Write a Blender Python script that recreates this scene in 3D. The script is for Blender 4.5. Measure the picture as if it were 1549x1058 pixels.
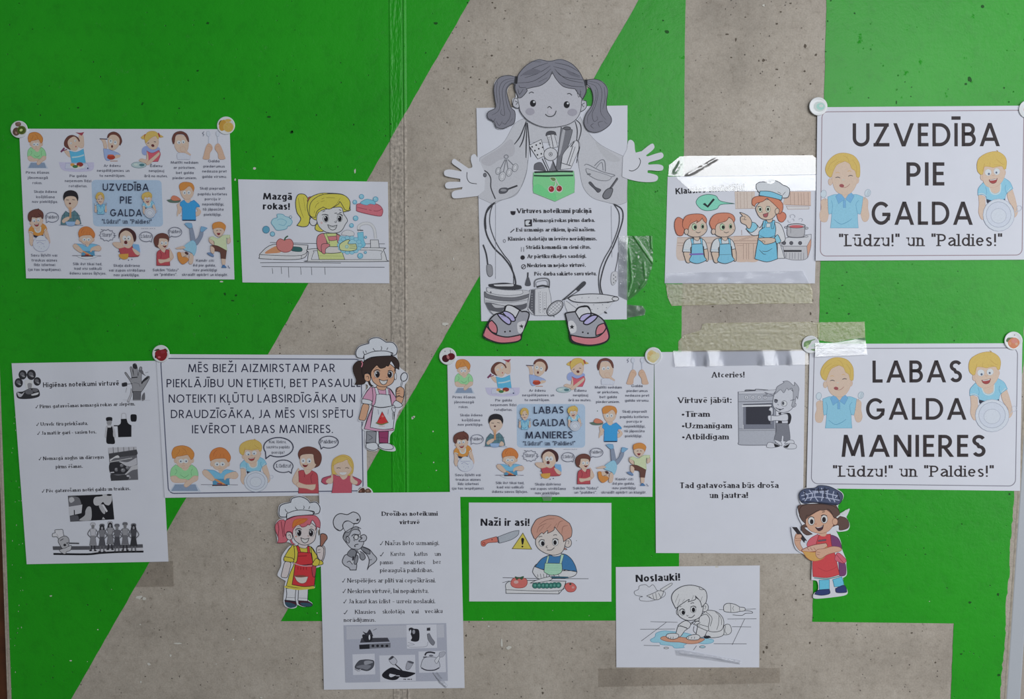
import bpy, bmesh, math, random
from mathutils import Vector, noise
from mathutils.geometry import tessellate_polygon
random.seed(7)
for o in list(bpy.data.objects): bpy.data.objects.remove(o)
SC = bpy.context.scene; COL = SC.collection
PI = math.pi
# ------------------------------------------------------------------ camera
FPX, DIST, PITCH, HC = 1150.0, 1.09, math.radians(3.5), 1.45
cd = bpy.data.cameras.new('camera'); cam = bpy.data.objects.new('camera', cd); COL.objects.link(cam)
cd.sensor_width = 36; cd.lens = 36*FPX/1549; cd.clip_start = .01
cam.location = (0, -DIST, HC); cam.rotation_euler = (PI/2-PITCH, 0, 0); SC.camera = cam
# ------------------------------------------------------------------ light
w = bpy.data.worlds.new('world'); SC.world = w; w.use_nodes = True
w.node_tree.nodes['Background'].inputs[0].default_value = (.86, .93, 1, 1)
w.node_tree.nodes['Background'].inputs[1].default_value = .155
def area(name, loc, target, sx, sy, power, col):
    l = bpy.data.lights.new(name, 'AREA'); l.shape = 'RECTANGLE'; l.size = sx; l.size_y = sy; l.energy = power; l.color = col
    o = bpy.data.objects.new(name, l); COL.objects.link(o); o.location = loc
    o.rotation_euler = (Vector(target)-Vector(loc)).to_track_quat('-Z', 'Y').to_euler(); return o
area('window_light', (1.35, -2.5, 2.38), (.35, 0, 1.6), 1.75, 1.15, 31, (.95, .975, 1))
area('side_fill_light', (2.0, -1.25, 1.3), (.2, 0, 1.35), .8, 1.2, 9, (.96, .98, 1))  # added fill that brightens the lower right, not a known window
SC.view_settings.view_transform = 'Standard'; SC.view_settings.look = 'None'
SC.view_settings.gamma = 1; SC.view_settings.use_curve_mapping = False; SC.view_settings.exposure = 0.24
# ------------------------------------------------------------------ pixel of the photo -> point of the wall plane (y = -off)
cp, sp = math.cos(PITCH), math.sin(PITCH)
def wall(px, py, off=0.0):
    a, b = (px-774.5)/FPX, (529-py)/FPX
    dy, dz = cp+b*sp, b*cp-sp
    t = (DIST-off)/dy
    return (a*t, -off, HC+dz*t)
# ------------------------------------------------------------------ materials
def lin(c):
    c /= 255.0
    return c/12.92 if c <= .04045 else ((c+.055)/1.055)**2.4
PAPER = (168, 170, 182)
MATS = {}
def ink(c, rough=.55):
    if c in MATS: return MATS[c]
    m = bpy.data.materials.new('ink_%d_%d_%d' % c); m.use_nodes = True
    b = m.node_tree.nodes['Principled BSDF']
    pa = (.80, .815, .90); rf = (.392, .402, .468)
    a = [lin(v)/r*p for v, r, p in zip(c, rf, pa)]; k = max(1, max(x/p for x, p in zip(a, pa)))
    g = (a[0]*.3+a[1]*.6+a[2]*.1)*.1; base = tuple((x*.9+g)/k for x in a)
    n = noisen(m.node_tree, 700, 2, .6); r = ramp(m.node_tree, n.outputs[0], [(.3, (.92,)*3), (.62, (1, 1, 1))]); m.node_tree.links.new(mix(m.node_tree, base, r.outputs[0], 1.0, 'MULTIPLY'), b.inputs['Base Color'])
    b.inputs['Roughness'].default_value = rough; b.inputs['Specular IOR Level'].default_value = .25
    MATS[c] = m; return m
def nodes(name):
    m = bpy.data.materials.new(name); m.use_nodes = True; nt = m.node_tree
    return m, nt, nt.nodes['Principled BSDF'], nt.nodes.new, nt.links.new
def ramp(nt, fac, stops):
    r = nt.nodes.new('ShaderNodeValToRGB'); e = r.color_ramp.elements
    e[0].position, e[0].color = stops[0][0], tuple(stops[0][1])+(1,); e[1].position, e[1].color = stops[-1][0], tuple(stops[-1][1])+(1,)
    for p, c in stops[1:-1]:
        x = e.new(p); x.color = tuple(c)+(1,)
    nt.links.new(fac, r.inputs[0]); return r
def noisen(nt, scale, detail=4, rough=.55, vec=None):
    n = nt.nodes.new('ShaderNodeTexNoise'); n.inputs['Scale'].default_value = scale; n.inputs['Detail'].default_value = detail; n.inputs['Roughness'].default_value = rough
    if vec is None:
        g = nt.nodes.new('ShaderNodeNewGeometry'); vec = g.outputs['Position']
    nt.links.new(vec, n.inputs['Vector']); return n
def mix(nt, a, b, f, mode='MIX'):
    n = nt.nodes.new('ShaderNodeMix'); n.data_type = 'RGBA'; n.blend_type = mode
    for s, v in ((n.inputs[0], f), (n.inputs[6], a), (n.inputs[7], b)):
        if hasattr(v, 'links'): nt.links.new(v, s)
        else: s.default_value = v if not isinstance(v, tuple) else (v if len(v) == 4 else v+(1,))
    return n.outputs[2]
def bump(nt, bsdf, h, strength, dist):
    b = nt.nodes.new('ShaderNodeBump'); b.inputs['Strength'].default_value = strength; b.inputs['Distance'].default_value = dist
    nt.links.new(h, b.inputs['Height']); nt.links.new(b.outputs[0], bsdf.inputs['Normal'])
def pores(nt, scale, thr):
    g = nt.nodes.new('ShaderNodeNewGeometry'); v = nt.nodes.new('ShaderNodeTexVoronoi'); v.inputs['Scale'].default_value = scale
    nt.links.new(g.outputs['Position'], v.inputs['Vector'])
    n = noisen(nt, scale*.35, 2); r0 = ramp(nt, n.outputs[0], [(.5, (0, 0, 0)), (.62, (1, 1, 1))])
    r = ramp(nt, v.outputs['Distance'], [(thr*.5, (1, 1, 1)), (thr, (0, 0, 0))])
    return mix(nt, (0, 0, 0), r.outputs[0], r0.outputs[0])
def concrete():
    m, nt, b, N, L = nodes('concrete')
    n1 = noisen(nt, 5, 9, .68); n2 = noisen(nt, 95, 6, .75); n3 = noisen(nt, 420, 2, .6)
    c = ramp(nt, n1.outputs[0], [(.3, (.41, .36, .305)), (.5, (.55, .487, .415)), (.70, (.66, .595, .52))]).outputs[0]
    c = mix(nt, c, ramp(nt, n2.outputs[0], [(.30, (.60, .58, .56)), (.42, (.90, .89, .88)), (.6, (1, 1, 1))]).outputs[0], 1.0, 'MULTIPLY')
    c = mix(nt, c, ramp(nt, n3.outputs[0], [(.3, (.78, .78, .78)), (.6, (1, 1, 1))]).outputs[0], .7, 'MULTIPLY')
    # light scratches
    s = noisen(nt, 26, 9, .75); c = mix(nt, c, (.7, .67, .62), ramp(nt, s.outputs[0], [(.66, (0, 0, 0)), (.72, (.6, .6, .6))]).outputs[0])
    p = pores(nt, 120, .16); c = mix(nt, c, (.12, .105, .09), p)  # shade inside the pores painted into the colour
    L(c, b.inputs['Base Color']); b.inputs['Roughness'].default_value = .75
    a = N('ShaderNodeMath'); a.operation = 'SUBTRACT'; L(n2.outputs[0], a.inputs[0]); L(p, a.inputs[1])
    bump(nt, b, a.outputs[0], .5, .0013); return m
def green():
    m, nt, b, N, L = nodes('green_wall_paint')
    n1 = noisen(nt, 4, 5, .6); n2 = noisen(nt, 45, 8, .7); n3 = noisen(nt, 300, 2, .5)
    c = ramp(nt, n1.outputs[0], [(.3, (.007, .34, .003)), (.7, (.016, .42, .007))]).outputs[0]
    c = mix(nt, c, ramp(nt, n2.outputs[0], [(.28, (.8, .84, .8)), (.5, (1, 1, 1))]).outputs[0], 1.0, 'MULTIPLY')
    p = pores(nt, 75, .10); c = mix(nt, c, (.008, .10, .008), p)  # pits in the paint get their shade as darker green
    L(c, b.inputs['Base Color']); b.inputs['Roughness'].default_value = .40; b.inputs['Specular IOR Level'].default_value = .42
    s = noisen(nt, 30, 9, .8); cr = ramp(nt, s.outputs[0], [(.62, (0, 0, 0)), (.72, (1, 1, 1))])
    a = N('ShaderNodeMath'); a.operation = 'MULTIPLY_ADD'; L(cr.outputs[0], a.inputs[0]); a.inputs[1].default_value = .5; L(n2.outputs[0], a.inputs[2])
    a2 = N('ShaderNodeMath'); a2.operation = 'SUBTRACT'; L(a.outputs[0], a2.inputs[0]); L(p, a2.inputs[1])
    bump(nt, b, a2.outputs[0], .6, .0014); return m
def simple(name, c, rough=.5, spec=.4, metal=0, nscale=0, namt=.2, bmp=0):
    m, nt, b, N, L = nodes(name)
    b.inputs['Roughness'].default_value = rough; b.inputs['Specular IOR Level'].default_value = spec; b.inputs['Metallic'].default_value = metal
    if nscale:
        n = noisen(nt, nscale, 5); k = ramp(nt, n.outputs[0], [(.3, (1-namt,)*3), (.7, (1, 1, 1))])
        L(mix(nt, c, k.outputs[0], 1.0, 'MULTIPLY'), b.inputs['Base Color'])
        if bmp: bump(nt, b, n.outputs[0], .3, bmp)
    else: b.inputs['Base Color'].default_value = c+(1,)
    return m
M_CON, M_GRN = concrete(), green()
M_PAPER = simple('white_office_paper', (.80, .815, .90), .6, .25, 0, 30, .03)
M_CARD = simple('white_card', (.80, .81, .88), .5, .3, 0, 40, .04)
M_GLOSSY = simple('glossy_white_plastic', (.82, .84, .86), .22, .5, 0, 40, .04)
def tape_mat(name, tint, diff, amount, rough, bscale, bstr, ior=1.6):
    m = bpy.data.materials.new(name); m.use_nodes = True; nt = m.node_tree; nt.nodes.clear(); N = nt.nodes.new; L = nt.links.new
    out = N('ShaderNodeOutputMaterial'); tr = N('ShaderNodeBsdfTransparent'); tr.inputs[0].default_value = tint+(1,)
    df = N('ShaderNodeBsdfDiffuse'); df.inputs[0].default_value = diff+(1,)
    gl = N('ShaderNodeBsdfGlossy'); gl.inputs['Roughness'].default_value = rough; gl.inputs[0].default_value = (1, 1, 1, 1)
    n = noisen(nt, bscale, 6, .65); b = N('ShaderNodeBump'); b.inputs['Strength'].default_value = bstr; b.inputs['Distance'].default_value = .0012
    L(n.outputs[0], b.inputs['Height']); L(b.outputs[0], gl.inputs['Normal'])
    m1 = N('ShaderNodeMixShader'); m1.inputs[0].default_value = amount; L(tr.outputs[0], m1.inputs[1]); L(df.outputs[0], m1.inputs[2])
    fr = N('ShaderNodeFresnel'); fr.inputs[0].default_value = ior; L(b.outputs[0], fr.inputs['Normal'])
    m2 = N('ShaderNodeMixShader'); L(fr.outputs[0], m2.inputs[0]); L(m1.outputs[0], m2.inputs[1]); L(gl.outputs[0], m2.inputs[2])
    L(m2.outputs[0], out.inputs[0]); return m
# ------------------------------------------------------------------ objects
def empty(name, loc, label, cat, group=None):
    o = bpy.data.objects.new(name, None); COL.objects.link(o); o.location = loc; o.empty_display_size = .02
    o['label'] = label; o['category'] = cat
    if group: o['group'] = group
    return o
def mesh(name, V, F, mats, parent=None, MI=None, smooth=False):
    me = bpy.data.meshes.new(name); 
    if parent is not None:
        p = parent
        ox, oy, oz = 0, 0, 0
        while p: ox += p.location.x; oy += p.location.y; oz += p.location.z; p = p.parent
        V = [(a-ox, b-oy, c-oz) for a, b, c in V]
    me.from_pydata(V, [], F)
    for m in (mats if isinstance(mats, list) else [mats]): me.materials.append(m)
    if MI: me.polygons.foreach_set('material_index', MI)
    if smooth: me.polygons.foreach_set('use_smooth', [True]*len(F))
    me.update(); o = bpy.data.objects.new(name, me); COL.objects.link(o); o.parent = parent
    return o
def box(name, x0, x1, y0, y1, z0, z1, m, parent=None, bev=0):
    V = [(x, y, z) for x in (x0, x1) for y in (y0, y1) for z in (z0, z1)]
    F = [(0, 1, 3, 2), (4, 6, 7, 5), (0, 4, 5, 1), (2, 3, 7, 6), (0, 2, 6, 4), (1, 5, 7, 3)]
    o = mesh(name, V, F, m, parent)
    if bev:
        b = o.modifiers.new('bevel', 'BEVEL'); b.width = bev; b.segments = 2
    return o
# ------------------------------------------------------------------ curves
def parse(s):
    if not isinstance(s, str): return [(p[0], p[1], False) for p in s]
    r = []
    for t in s.split():
        c = t.endswith('*'); x, y = t.rstrip('*').split(','); r.append((float(x), float(y), c))
    return r
def cr(P, closed, n=5):
    """Catmull-Rom through P; a starred point is a corner"""
    m = len(P); out = []
    if m < 3: return [(p[0], p[1]) for p in P]
    seg = range(m) if closed else range(m-1)
    for i in seg:
        p1, p2 = P[i], P[(i+1) % m]
        p0 = P[i-1] if (closed or i > 0) and not p1[2] else p1
        p3 = P[(i+2) % m] if (closed or i+2 < m) and not p2[2] else p2
        d = math.hypot(p2[0]-p1[0], p2[1]-p1[1])
        for k in range(n):
            t = k/n; a = []
            for j in (0, 1):
                a.append(.5*((2*p1[j])+(-p0[j]+p2[j])*t+(2*p0[j]-5*p1[j]+4*p2[j]-p3[j])*t*t+(-p0[j]+3*p1[j]-3*p2[j]+p3[j])*t**3))
            out.append(tuple(a))
    if not closed: out.append((P[-1][0], P[-1][1]))
    return out
class Sheet:
    """a flat thing on the wall: its distance from the wall at any photo pixel"""
    def __init__(s, quad, base, curl=None):
        s.q = quad; s.base = base; s.curl = curl
        s.x0 = min(p[0] for p in quad); s.x1 = max(p[0] for p in quad); s.y0 = min(p[1] for p in quad); s.y1 = max(p[1] for p in quad)
    def off(s, px, py):
        u = min(1, max(0, (px-s.x0)/(s.x1-s.x0))); v = min(1, max(0, (py-s.y0)/(s.y1-s.y0)))
        return (s.base+(s.curl(u, v) if s.curl else 0))*.001
INKS = []
class Ink:
    def __init__(s, name, parent, sheet, warp=None, lift=.06, k=1):
        s.name, s.parent, s.sheet, s.warp, s.lift = name, parent, sheet, warp, lift
        s.fr = (0, 0, 1, 1, 0); s.k = k; s.reset()
    def reset(s): s.V = []; s.F = []; s.MI = []; s.mats = []
    def at(s, ox, oy, k, ky=None): s.fr = (ox, oy, 1/k, 1/(ky or k), 0); return s
    def fit(s, src, dst, mirror=False):
        sx = (dst[2]-dst[0])/(src[2]-src[0]); sy = (dst[3]-dst[1])/(src[3]-src[1])
        if mirror: s.fr = (dst[2]+src[0]*sx, dst[1]-src[1]*sy, -sx, sy, 0)
        else: s.fr = (dst[0]-src[0]*sx, dst[1]-src[1]*sy, sx, sy, 0)
        return s
    def sc(s): return abs(s.fr[3])
    def P(s, x, y):
        f = s.fr; q = (f[0]+x*f[2], f[1]+y*f[3])
        return s.warp(*q) if s.warp else q
    def mat(s, c):
        m = ink(c) if isinstance(c, tuple) else c
        if m not in s.mats: s.mats.append(m)
        return s.mats.index(m)
    def add(s, pts, faces, c, keep=False):
        b = len(s.V); s.V += [(x, y, s.k) for x, y in pts]; s.F += [tuple(b+i for i in f) for f in faces]
        s.MI += [s.mat(c)]*len(faces)
        if not keep: s.k += 1
    def fillpts(s, pts, c, keep=False):
        tri = tessellate_polygon([[Vector((x, y, 0)) for x, y in pts]])
        s.add(pts, tri, c, keep)
    def f(s, P, c, line=None, lw=1.0, smooth=True, n=5):
        P = parse(P); q = [s.P(p[0], p[1])+(p[2],) for p in P]
        pts = cr(q, True, n) if smooth else [(a, b) for a, b, _ in q]
        if c is not None: s.fillpts(pts, c)
        if line: s.strokepts(pts+[pts[0]], lw, line, True)
    def l(s, P, c, lw=1.0, smooth=True, closed=False, tp=False, n=5):
        P = parse(P); q = [s.P(p[0], p[1])+(p[2],) for p in P]
        pts = cr(q, closed, n) if smooth else [(a, b) for a, b, _ in q]
        if closed: pts = pts+[pts[0]]
        s.strokepts(pts, lw, c, closed, tp)
    def e(s, cx, cy, rx, ry, c, rot=0, line=None, lw=1.0, a0=0, a1=360):
        r = math.radians(rot); n = 20; pts = []
        full = a1-a0 >= 359.9
        for i in range(n if full else n+1):
            t = math.radians(a0+(a1-a0)*i/n); x, y = rx*math.cos(t), ry*math.sin(t)
            pts.append(s.P(cx+x*math.cos(r)-y*math.sin(r), cy+x*math.sin(r)+y*math.cos(r)))
        if c is not None: s.fillpts(pts, c)
        if line: s.strokepts(pts+([pts[0]] if full else []), lw, line, full)
    def strokepts(s, pts, w, c, closed=False, tp=False, wf=None, cuts=(None, None), keep=False):
        if not wf and not keep: w *= 1.28
        q = [pts[0]]
        for p in pts[1:]:
            if math.hypot(p[0]-q[-1][0], p[1]-q[-1][1]) > 1e-4: q.append(p)
        if closed and len(q) > 2 and math.hypot(q[0][0]-q[-1][0], q[0][1]-q[-1][1]) < 1e-3: q.pop()
        n = len(q)
        if n < 2: return
        L = []; R = []
        def d(a, b):
            x, y = b[0]-a[0], b[1]-a[1]; h = math.hypot(x, y) or 1; return x/h, y/h
        for i in range(n):
            if closed: d0, d1 = d(q[i-1], q[i]), d(q[i], q[(i+1) % n])
            else: d0 = d(q[i-1], q[i]) if i else d(q[0], q[1]); d1 = d(q[i], q[i+1]) if i < n-1 else d0
            mx, my = -(d0[1]+d1[1]), d0[0]+d1[0]; h = math.hypot(mx, my) or 1; mx /= h; my /= h
            cs = max(.5, mx*-d1[1]+my*d1[0])
            ww = (wf(d1) if wf else w)/2
            if tp and not closed: ww *= .25+.75*math.sin(PI*min(1, max(0, .06+.88*i/(n-1))))**.6
            hw = ww/cs
            e = 0 if i == 0 else 1 if i == n-1 else None
            if not closed and e is not None and cuts[e] is not None and abs(d1[1]) > .3:
                yy = cuts[e]; dd = d1
                l0 = (q[i][0]-dd[1]*ww, q[i][1]+dd[0]*ww); r0 = (q[i][0]+dd[1]*ww, q[i][1]-dd[0]*ww)
                tl = (yy-l0[1])/dd[1]; tr = (yy-r0[1])/dd[1]
                L.append((l0[0]+dd[0]*tl, yy)); R.append((r0[0]+dd[0]*tr, yy)); continue
            L.append((q[i][0]+mx*hw, q[i][1]+my*hw)); R.append((q[i][0]-mx*hw, q[i][1]-my*hw))
        F = []
        for i in range(n if closed else n-1):
            j = (i+1) % n; F.append((i, j, n+j, n+i))
        s.add(L+R, F, c, keep)
    def done(s, name=None):
        """turn what was drawn so far into one mesh object"""
        if not s.F: return None
        bm = bmesh.new(); vs = [bm.verts.new(v) for v in s.V]
        for f, mi in zip(s.F, s.MI):
            try: fc = bm.faces.new([vs[i] for i in f]); fc.material_index = mi
            except ValueError: pass
        if s.sheet.curl:
            for ax in (0, 1):
                vals = [v[ax] for v in s.V]; g = 8.0; a = math.floor(min(vals)/g)*g+g
                while a < max(vals):
                    co = (a, 0, 0) if ax == 0 else (0, a, 0); no = (1, 0, 0) if ax == 0 else (0, 1, 0)
                    bmesh.ops.bisect_plane(bm, geom=bm.verts[:]+bm.edges[:]+bm.faces[:], dist=1e-5, plane_co=co, plane_no=no); a += g
        V = []
        bm.verts.index_update()
        for v in bm.verts: V.append(wall(v.co.x, v.co.y, s.sheet.off(v.co.x, v.co.y)+s.lift*.001+v.co.z*4.5e-6))
        F = []; MI = []
        for f in bm.faces:
            ids = [v.index for v in f.verts]
            a = 0
            for i in range(len(ids)):
                p, q2 = V[ids[i]], V[ids[(i+1) % len(ids)]]; a += p[0]*q2[2]-q2[0]*p[2]
            if a < 0: ids.reverse()
            F.append(ids); MI.append(f.material_index)
        bm.free()
        o = mesh(name or s.name, V, F, s.mats, s.parent, MI); s.reset(); return o
def sheetgrid(name, sh, mat, parent, thick=.00022, cell=8.0, flat=False):
    (a, b, c, d) = sh.q
    nx = 2 if flat else max(2, int((sh.x1-sh.x0)/cell)); ny = 2 if flat else max(2, int((sh.y1-sh.y0)/cell))
    V = []
    for side in (0, 1):
        for j in range(ny+1):
            for i in range(nx+1):
                u, v = i/nx, j/ny
                x = (a[0]*(1-u)+b[0]*u)*(1-v)+(d[0]*(1-u)+c[0]*u)*v; y = (a[1]*(1-u)+b[1]*u)*(1-v)+(d[1]*(1-u)+c[1]*u)*v
                V.append(wall(x, y, sh.off(x, y)-side*thick))
    N = (nx+1)*(ny+1); F = []
    I = lambda i, j, s: s*N+j*(nx+1)+i
    for j in range(ny):
        for i in range(nx):
            F.append((I(i, j+1, 0), I(i+1, j+1, 0), I(i+1, j, 0), I(i, j, 0))); F.append((I(i, j, 1), I(i+1, j, 1), I(i+1, j+1, 1), I(i, j+1, 1)))
    for i in range(nx): F.append((I(i, 0, 0), I(i+1, 0, 0), I(i+1, 0, 1), I(i, 0, 1))); F.append((I(i, ny, 1), I(i+1, ny, 1), I(i+1, ny, 0), I(i, ny, 0)))
    for j in range(ny): F.append((I(0, j+1, 0), I(0, j, 0), I(0, j, 1), I(0, j+1, 1))); F.append((I(nx, j, 0), I(nx, j+1, 0), I(nx, j+1, 1), I(nx, j, 1)))
    return mesh(name, V, F, mat, parent)
def cutout(name, pts, sh, mat, parent, thick=.0003, lift=0):
    """a shape cut from card: outline in photo pixels"""
    bm = bmesh.new(); tri = tessellate_polygon([[Vector((x, y, 0)) for x, y in pts]]); vs = [bm.verts.new((x, y, 0)) for x, y in pts]
    for t in tri:
        try: bm.faces.new([vs[i] for i in t])
        except ValueError: pass
    if sh.curl:
        for ax in (0, 1):
            vals = [p[ax] for p in pts]; g = 8.0; a = math.floor(min(vals)/g)*g+g
            while a < max(vals):
                bmesh.ops.bisect_plane(bm, geom=bm.verts[:]+bm.edges[:]+bm.faces[:], dist=1e-5, plane_co=(a, 0, 0) if ax == 0 else (0, a, 0), plane_no=(1, 0, 0) if ax == 0 else (0, 1, 0)); a += g
    bm.verts.index_update()
    n = len(bm.verts); V = [wall(v.co.x, v.co.y, sh.off(v.co.x, v.co.y)+lift*.001) for v in bm.verts]; V += [wall(v.co.x, v.co.y, sh.off(v.co.x, v.co.y)+lift*.001-thick) for v in bm.verts]
    F = []
    for f in bm.faces:
        ids = [v.index for v in f.verts]; a = 0
        for i in range(len(ids)):
            p, q = V[ids[i]], V[ids[(i+1) % len(ids)]]; a += p[0]*q[2]-q[0]*p[2]
        if a < 0: ids.reverse()
        F.append(ids); F.append([n+i for i in reversed(ids)])
    for e in bm.edges:
        if len(e.link_faces) == 1: i, j = e.verts[0].index, e.verts[1].index; F.append((i, j, n+j, n+i))
    bm.free(); return mesh(name, V, F, mat, parent)
# ------------------------------------------------------------------ lettering: skeleton letters drawn with a pen
def arc(cx, cy, rx, ry, a0, a1, n=14): return [(cx+rx*math.cos(math.radians(a0+(a1-a0)*i/n)), cy+ry*math.sin(math.radians(a0+(a1-a0)*i/n))) for i in range(n+1)]
def sm(*P): return cr([(x, y, False) for x, y in P], False, 5)
ACC = {'ā': 'am', 'ē': 'em', 'ī': 'ım', 'ū': 'um', 'č': 'cv', 'š': 'sv', 'ž': 'zv', 'ķ': 'k,', 'ļ': 'l,', 'ņ': 'n,', 'ģ': 'g,',
       'Ā': 'Am', 'Ē': 'Em', 'Ī': 'Im', 'Ū': 'Um', 'Č': 'Cv', 'Š': 'Sv', 'Ž': 'Zv', 'Ķ': 'K,', 'Ļ': 'L,', 'Ņ': 'N,'}
def glyph(ch, h, X, ser):
    """-> width, strokes, dots ; cap height 1"""
    t = 1-h; S = []; D = []
    acc = None
    if ch in ACC: ch, acc = ACC[ch]
    w = .6
    if ch == 'A': w = .88 if not ser else .8; S = [[(h, 0), (w/2, 1)], [(w/2, 1), (w-h, 0)], [(w*.24, .3), (w*.76, .3)]]
    elif ch == 'B': w = .62; S = [[(h, 0), (h, 1)], [(h, t)]+arc(w*.5, (t+.53)/2, w*.5-h-.04, (t-.53)/2, 90, -90)+[(h, .53)], [(h, .53)]+arc(w*.5, (.53+h)/2, w*.5-h, (.53-h)/2, 90, -90)+[(h, h)]]
    elif ch == 'C': w = .8; S = [arc(w*.52, .5, w*.52-h, .5-h, 45, 315)]
    elif ch == 'D': w = .79; S = [[(h, 0), (h, 1)], [(h, t)]+arc(w*.4, .5, w*.6-h, .5-h, 90, -90, 18)+[(h, h)]]
    elif ch == 'E': w = .47 if not ser else .58; S = [[(h, 0), (h, 1)], [(h, t), (w, t)], [(h, .52), (w*.93, .52)], [(h, h), (w, h)]]
    elif ch == 'F': w = .46; S = [[(h, 0), (h, 1)], [(h, t), (w, t)], [(h, .5), (w*.9, .5)]]
    elif ch == 'G': w = .86; S = [arc(w*.5, .5, w*.5-h, .5-h, 42, 330, 22), [(w*.56, .45), (w-h*.2, .45)], [(w-h*1.1, .45), (w-h*1.6, .2)]]
    elif ch == 'H': w = .7; S = [[(h, 0), (h, 1)], [(w-h, 0), (w-h, 1)], [(h, .52), (w-h, .52)]]
    elif ch == 'I': w = 2*h; S = [[(h, 0), (h, 1)]]
    elif ch == 'J': w = .4; S = [[(w-h, 1), (w-h, .3)]+arc(w*.3, .3, w*.7-h, .3-h, 0, -110, 8)]
    elif ch == 'K': w = .68; S = [[(h, 0), (h, 1)], [(w-h, 1), (h, .4)], [(w*.38, .6), (w-h*.6, 0)]]
    elif ch == 'L': w = .46; S = [[(h, 0), (h, 1)], [(h, h), (w, h)]]
    elif ch == 'M': w = .98; S = [[(h, 0), (h+.1, 1)], [(h+.1, 1), (w/2, 0.05)], [(w/2, 0.05), (w-h-.1, 1)], [(w-h-.1, 1), (w-h, 0)]]
    elif ch == 'N': w = .74; S = [[(h, 0), (h, 1)], [(w-h, 0), (w-h, 1)], [(h*1.1, 1), (w-h*1.1, 0)]]
    elif ch == 'O': w = .95; S = [arc(w/2, .5, w/2-h, .5-h, 0, 360, 26)]
    elif ch in 'PR':
        w = .58; S = [[(h, 0), (h, 1)], [(h, t)]+arc(w*.48, (t+.45)/2, w*.52-h, (t-.45)/2, 90, -90)+[(h, .45)]]
        if ch == 'R': w = .62; S.append([(w*.42, .45), (w-h*.6, 0)])
    elif ch == 'S': w = .56; S = [arc(w/2, .745, w/2-h, .255-h, 25, 270, 14)[:-1]+arc(w/2, .27, w/2-h, .27-h*.5-h*.5, 90, -155, 14)]
    elif ch == 'T': w = .62; S = [[(w/2, 0), (w/2, 1)], [(0, t), (w, t)]]
    elif ch == 'U': w = .74; S = [[(h, 1), (h, .36)]+arc(w/2, .36, w/2-h, .36-h, 180, 360)+[(w-h, .36), (w-h, 1)]]
    elif ch == 'V': w = .9; S = [[(h, 1), (w/2, 0)], [(w/2, 0), (w-h, 1)]]
    elif ch == 'Z': w = .7; S = [[(w*.04, t), (w*.96, t)], [(w-h*1.3, 1-h*.6), (h*1.3, h*.6)], [(0, h), (w, h)]]
    elif ch == 'a':
        w = .52
        if ser == 2: w = .56; S = [arc(w/2, X/2, w/2-h, X/2-h, 0, 360, 18), [(w-h, X), (w-h, 0)]]
        else: S = [sm((h*.9, X*.8), (w*.28, X-h), (w*.6, X-h), (w-h, X*.7))+[(w-h, 0)], sm((w-h, X*.6), (w*.5, X*.57), (h, X*.3), (w*.38, h), (w-h, X*.28))]
    elif ch == 'b': w = .56; S = [[(h, 1), (h, 0)], arc(w/2, X/2, w/2-h, X/2-h, 0, 360, 18)]
    elif ch == 'c': w = .46; S = [arc(w*.55, X/2, w*.55-h, X/2-h, 48, 312)]
    elif ch == 'd': w = .56; S = [[(w-h, 1), (w-h, 0)], arc(w/2, X/2, w/2-h, X/2-h, 0, 360, 18)]
    elif ch == 'e': w = .54; S = [[(h, X*.52), (w-h, X*.52)], arc(w/2, X/2, w/2-h, X/2-h, 4, 318, 16)]
    elif ch == 'f': w = .36; S = [[(w*.4, 0), (w*.4, .75)]+arc(w*.4+.14, .8, .14, .2-h, 180, 60, 6), [(0, X-h*.8), (w*.95, X-h*.8)]]
    elif ch == 'g': w = .56; S = [arc(w/2, X/2, w/2-h, X/2-h, 0, 360, 18), [(w-h, X), (w-h, -.08)]+arc(w/2, -.08, w/2-h, .2-h, 0, -150, 8)]
    elif ch in 'iı': w = 2*h; S = [[(h, X), (h, 0)]]; D = [(h, X+.2)] if ch == 'i' else []
    elif ch == 'j': w = 2*h+.06; S = [[(w-h, X), (w-h, -.1)]+arc(w-h-.14, -.1, .14, .16, 0, -90, 5)]; D = [(w-h, X+.2)]
    elif ch == 'k': w = .52; S = [[(h, 1), (h, 0)], [(w-h, X), (h, X*.35)], [(w*.4, X*.55), (w-h*.6, 0)]]
    elif ch == 'l': w = 2*h; S = [[(h, 1), (h, 0)]]
    elif ch in 'mn':
        a = .46; w = a; S = [[(h, X), (h, 0)], [(h, X*.55)]+arc(w/2, X*.62, w/2-h, X*.38-h, 180, 0)[1:]+[(w-h, 0)]]
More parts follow.
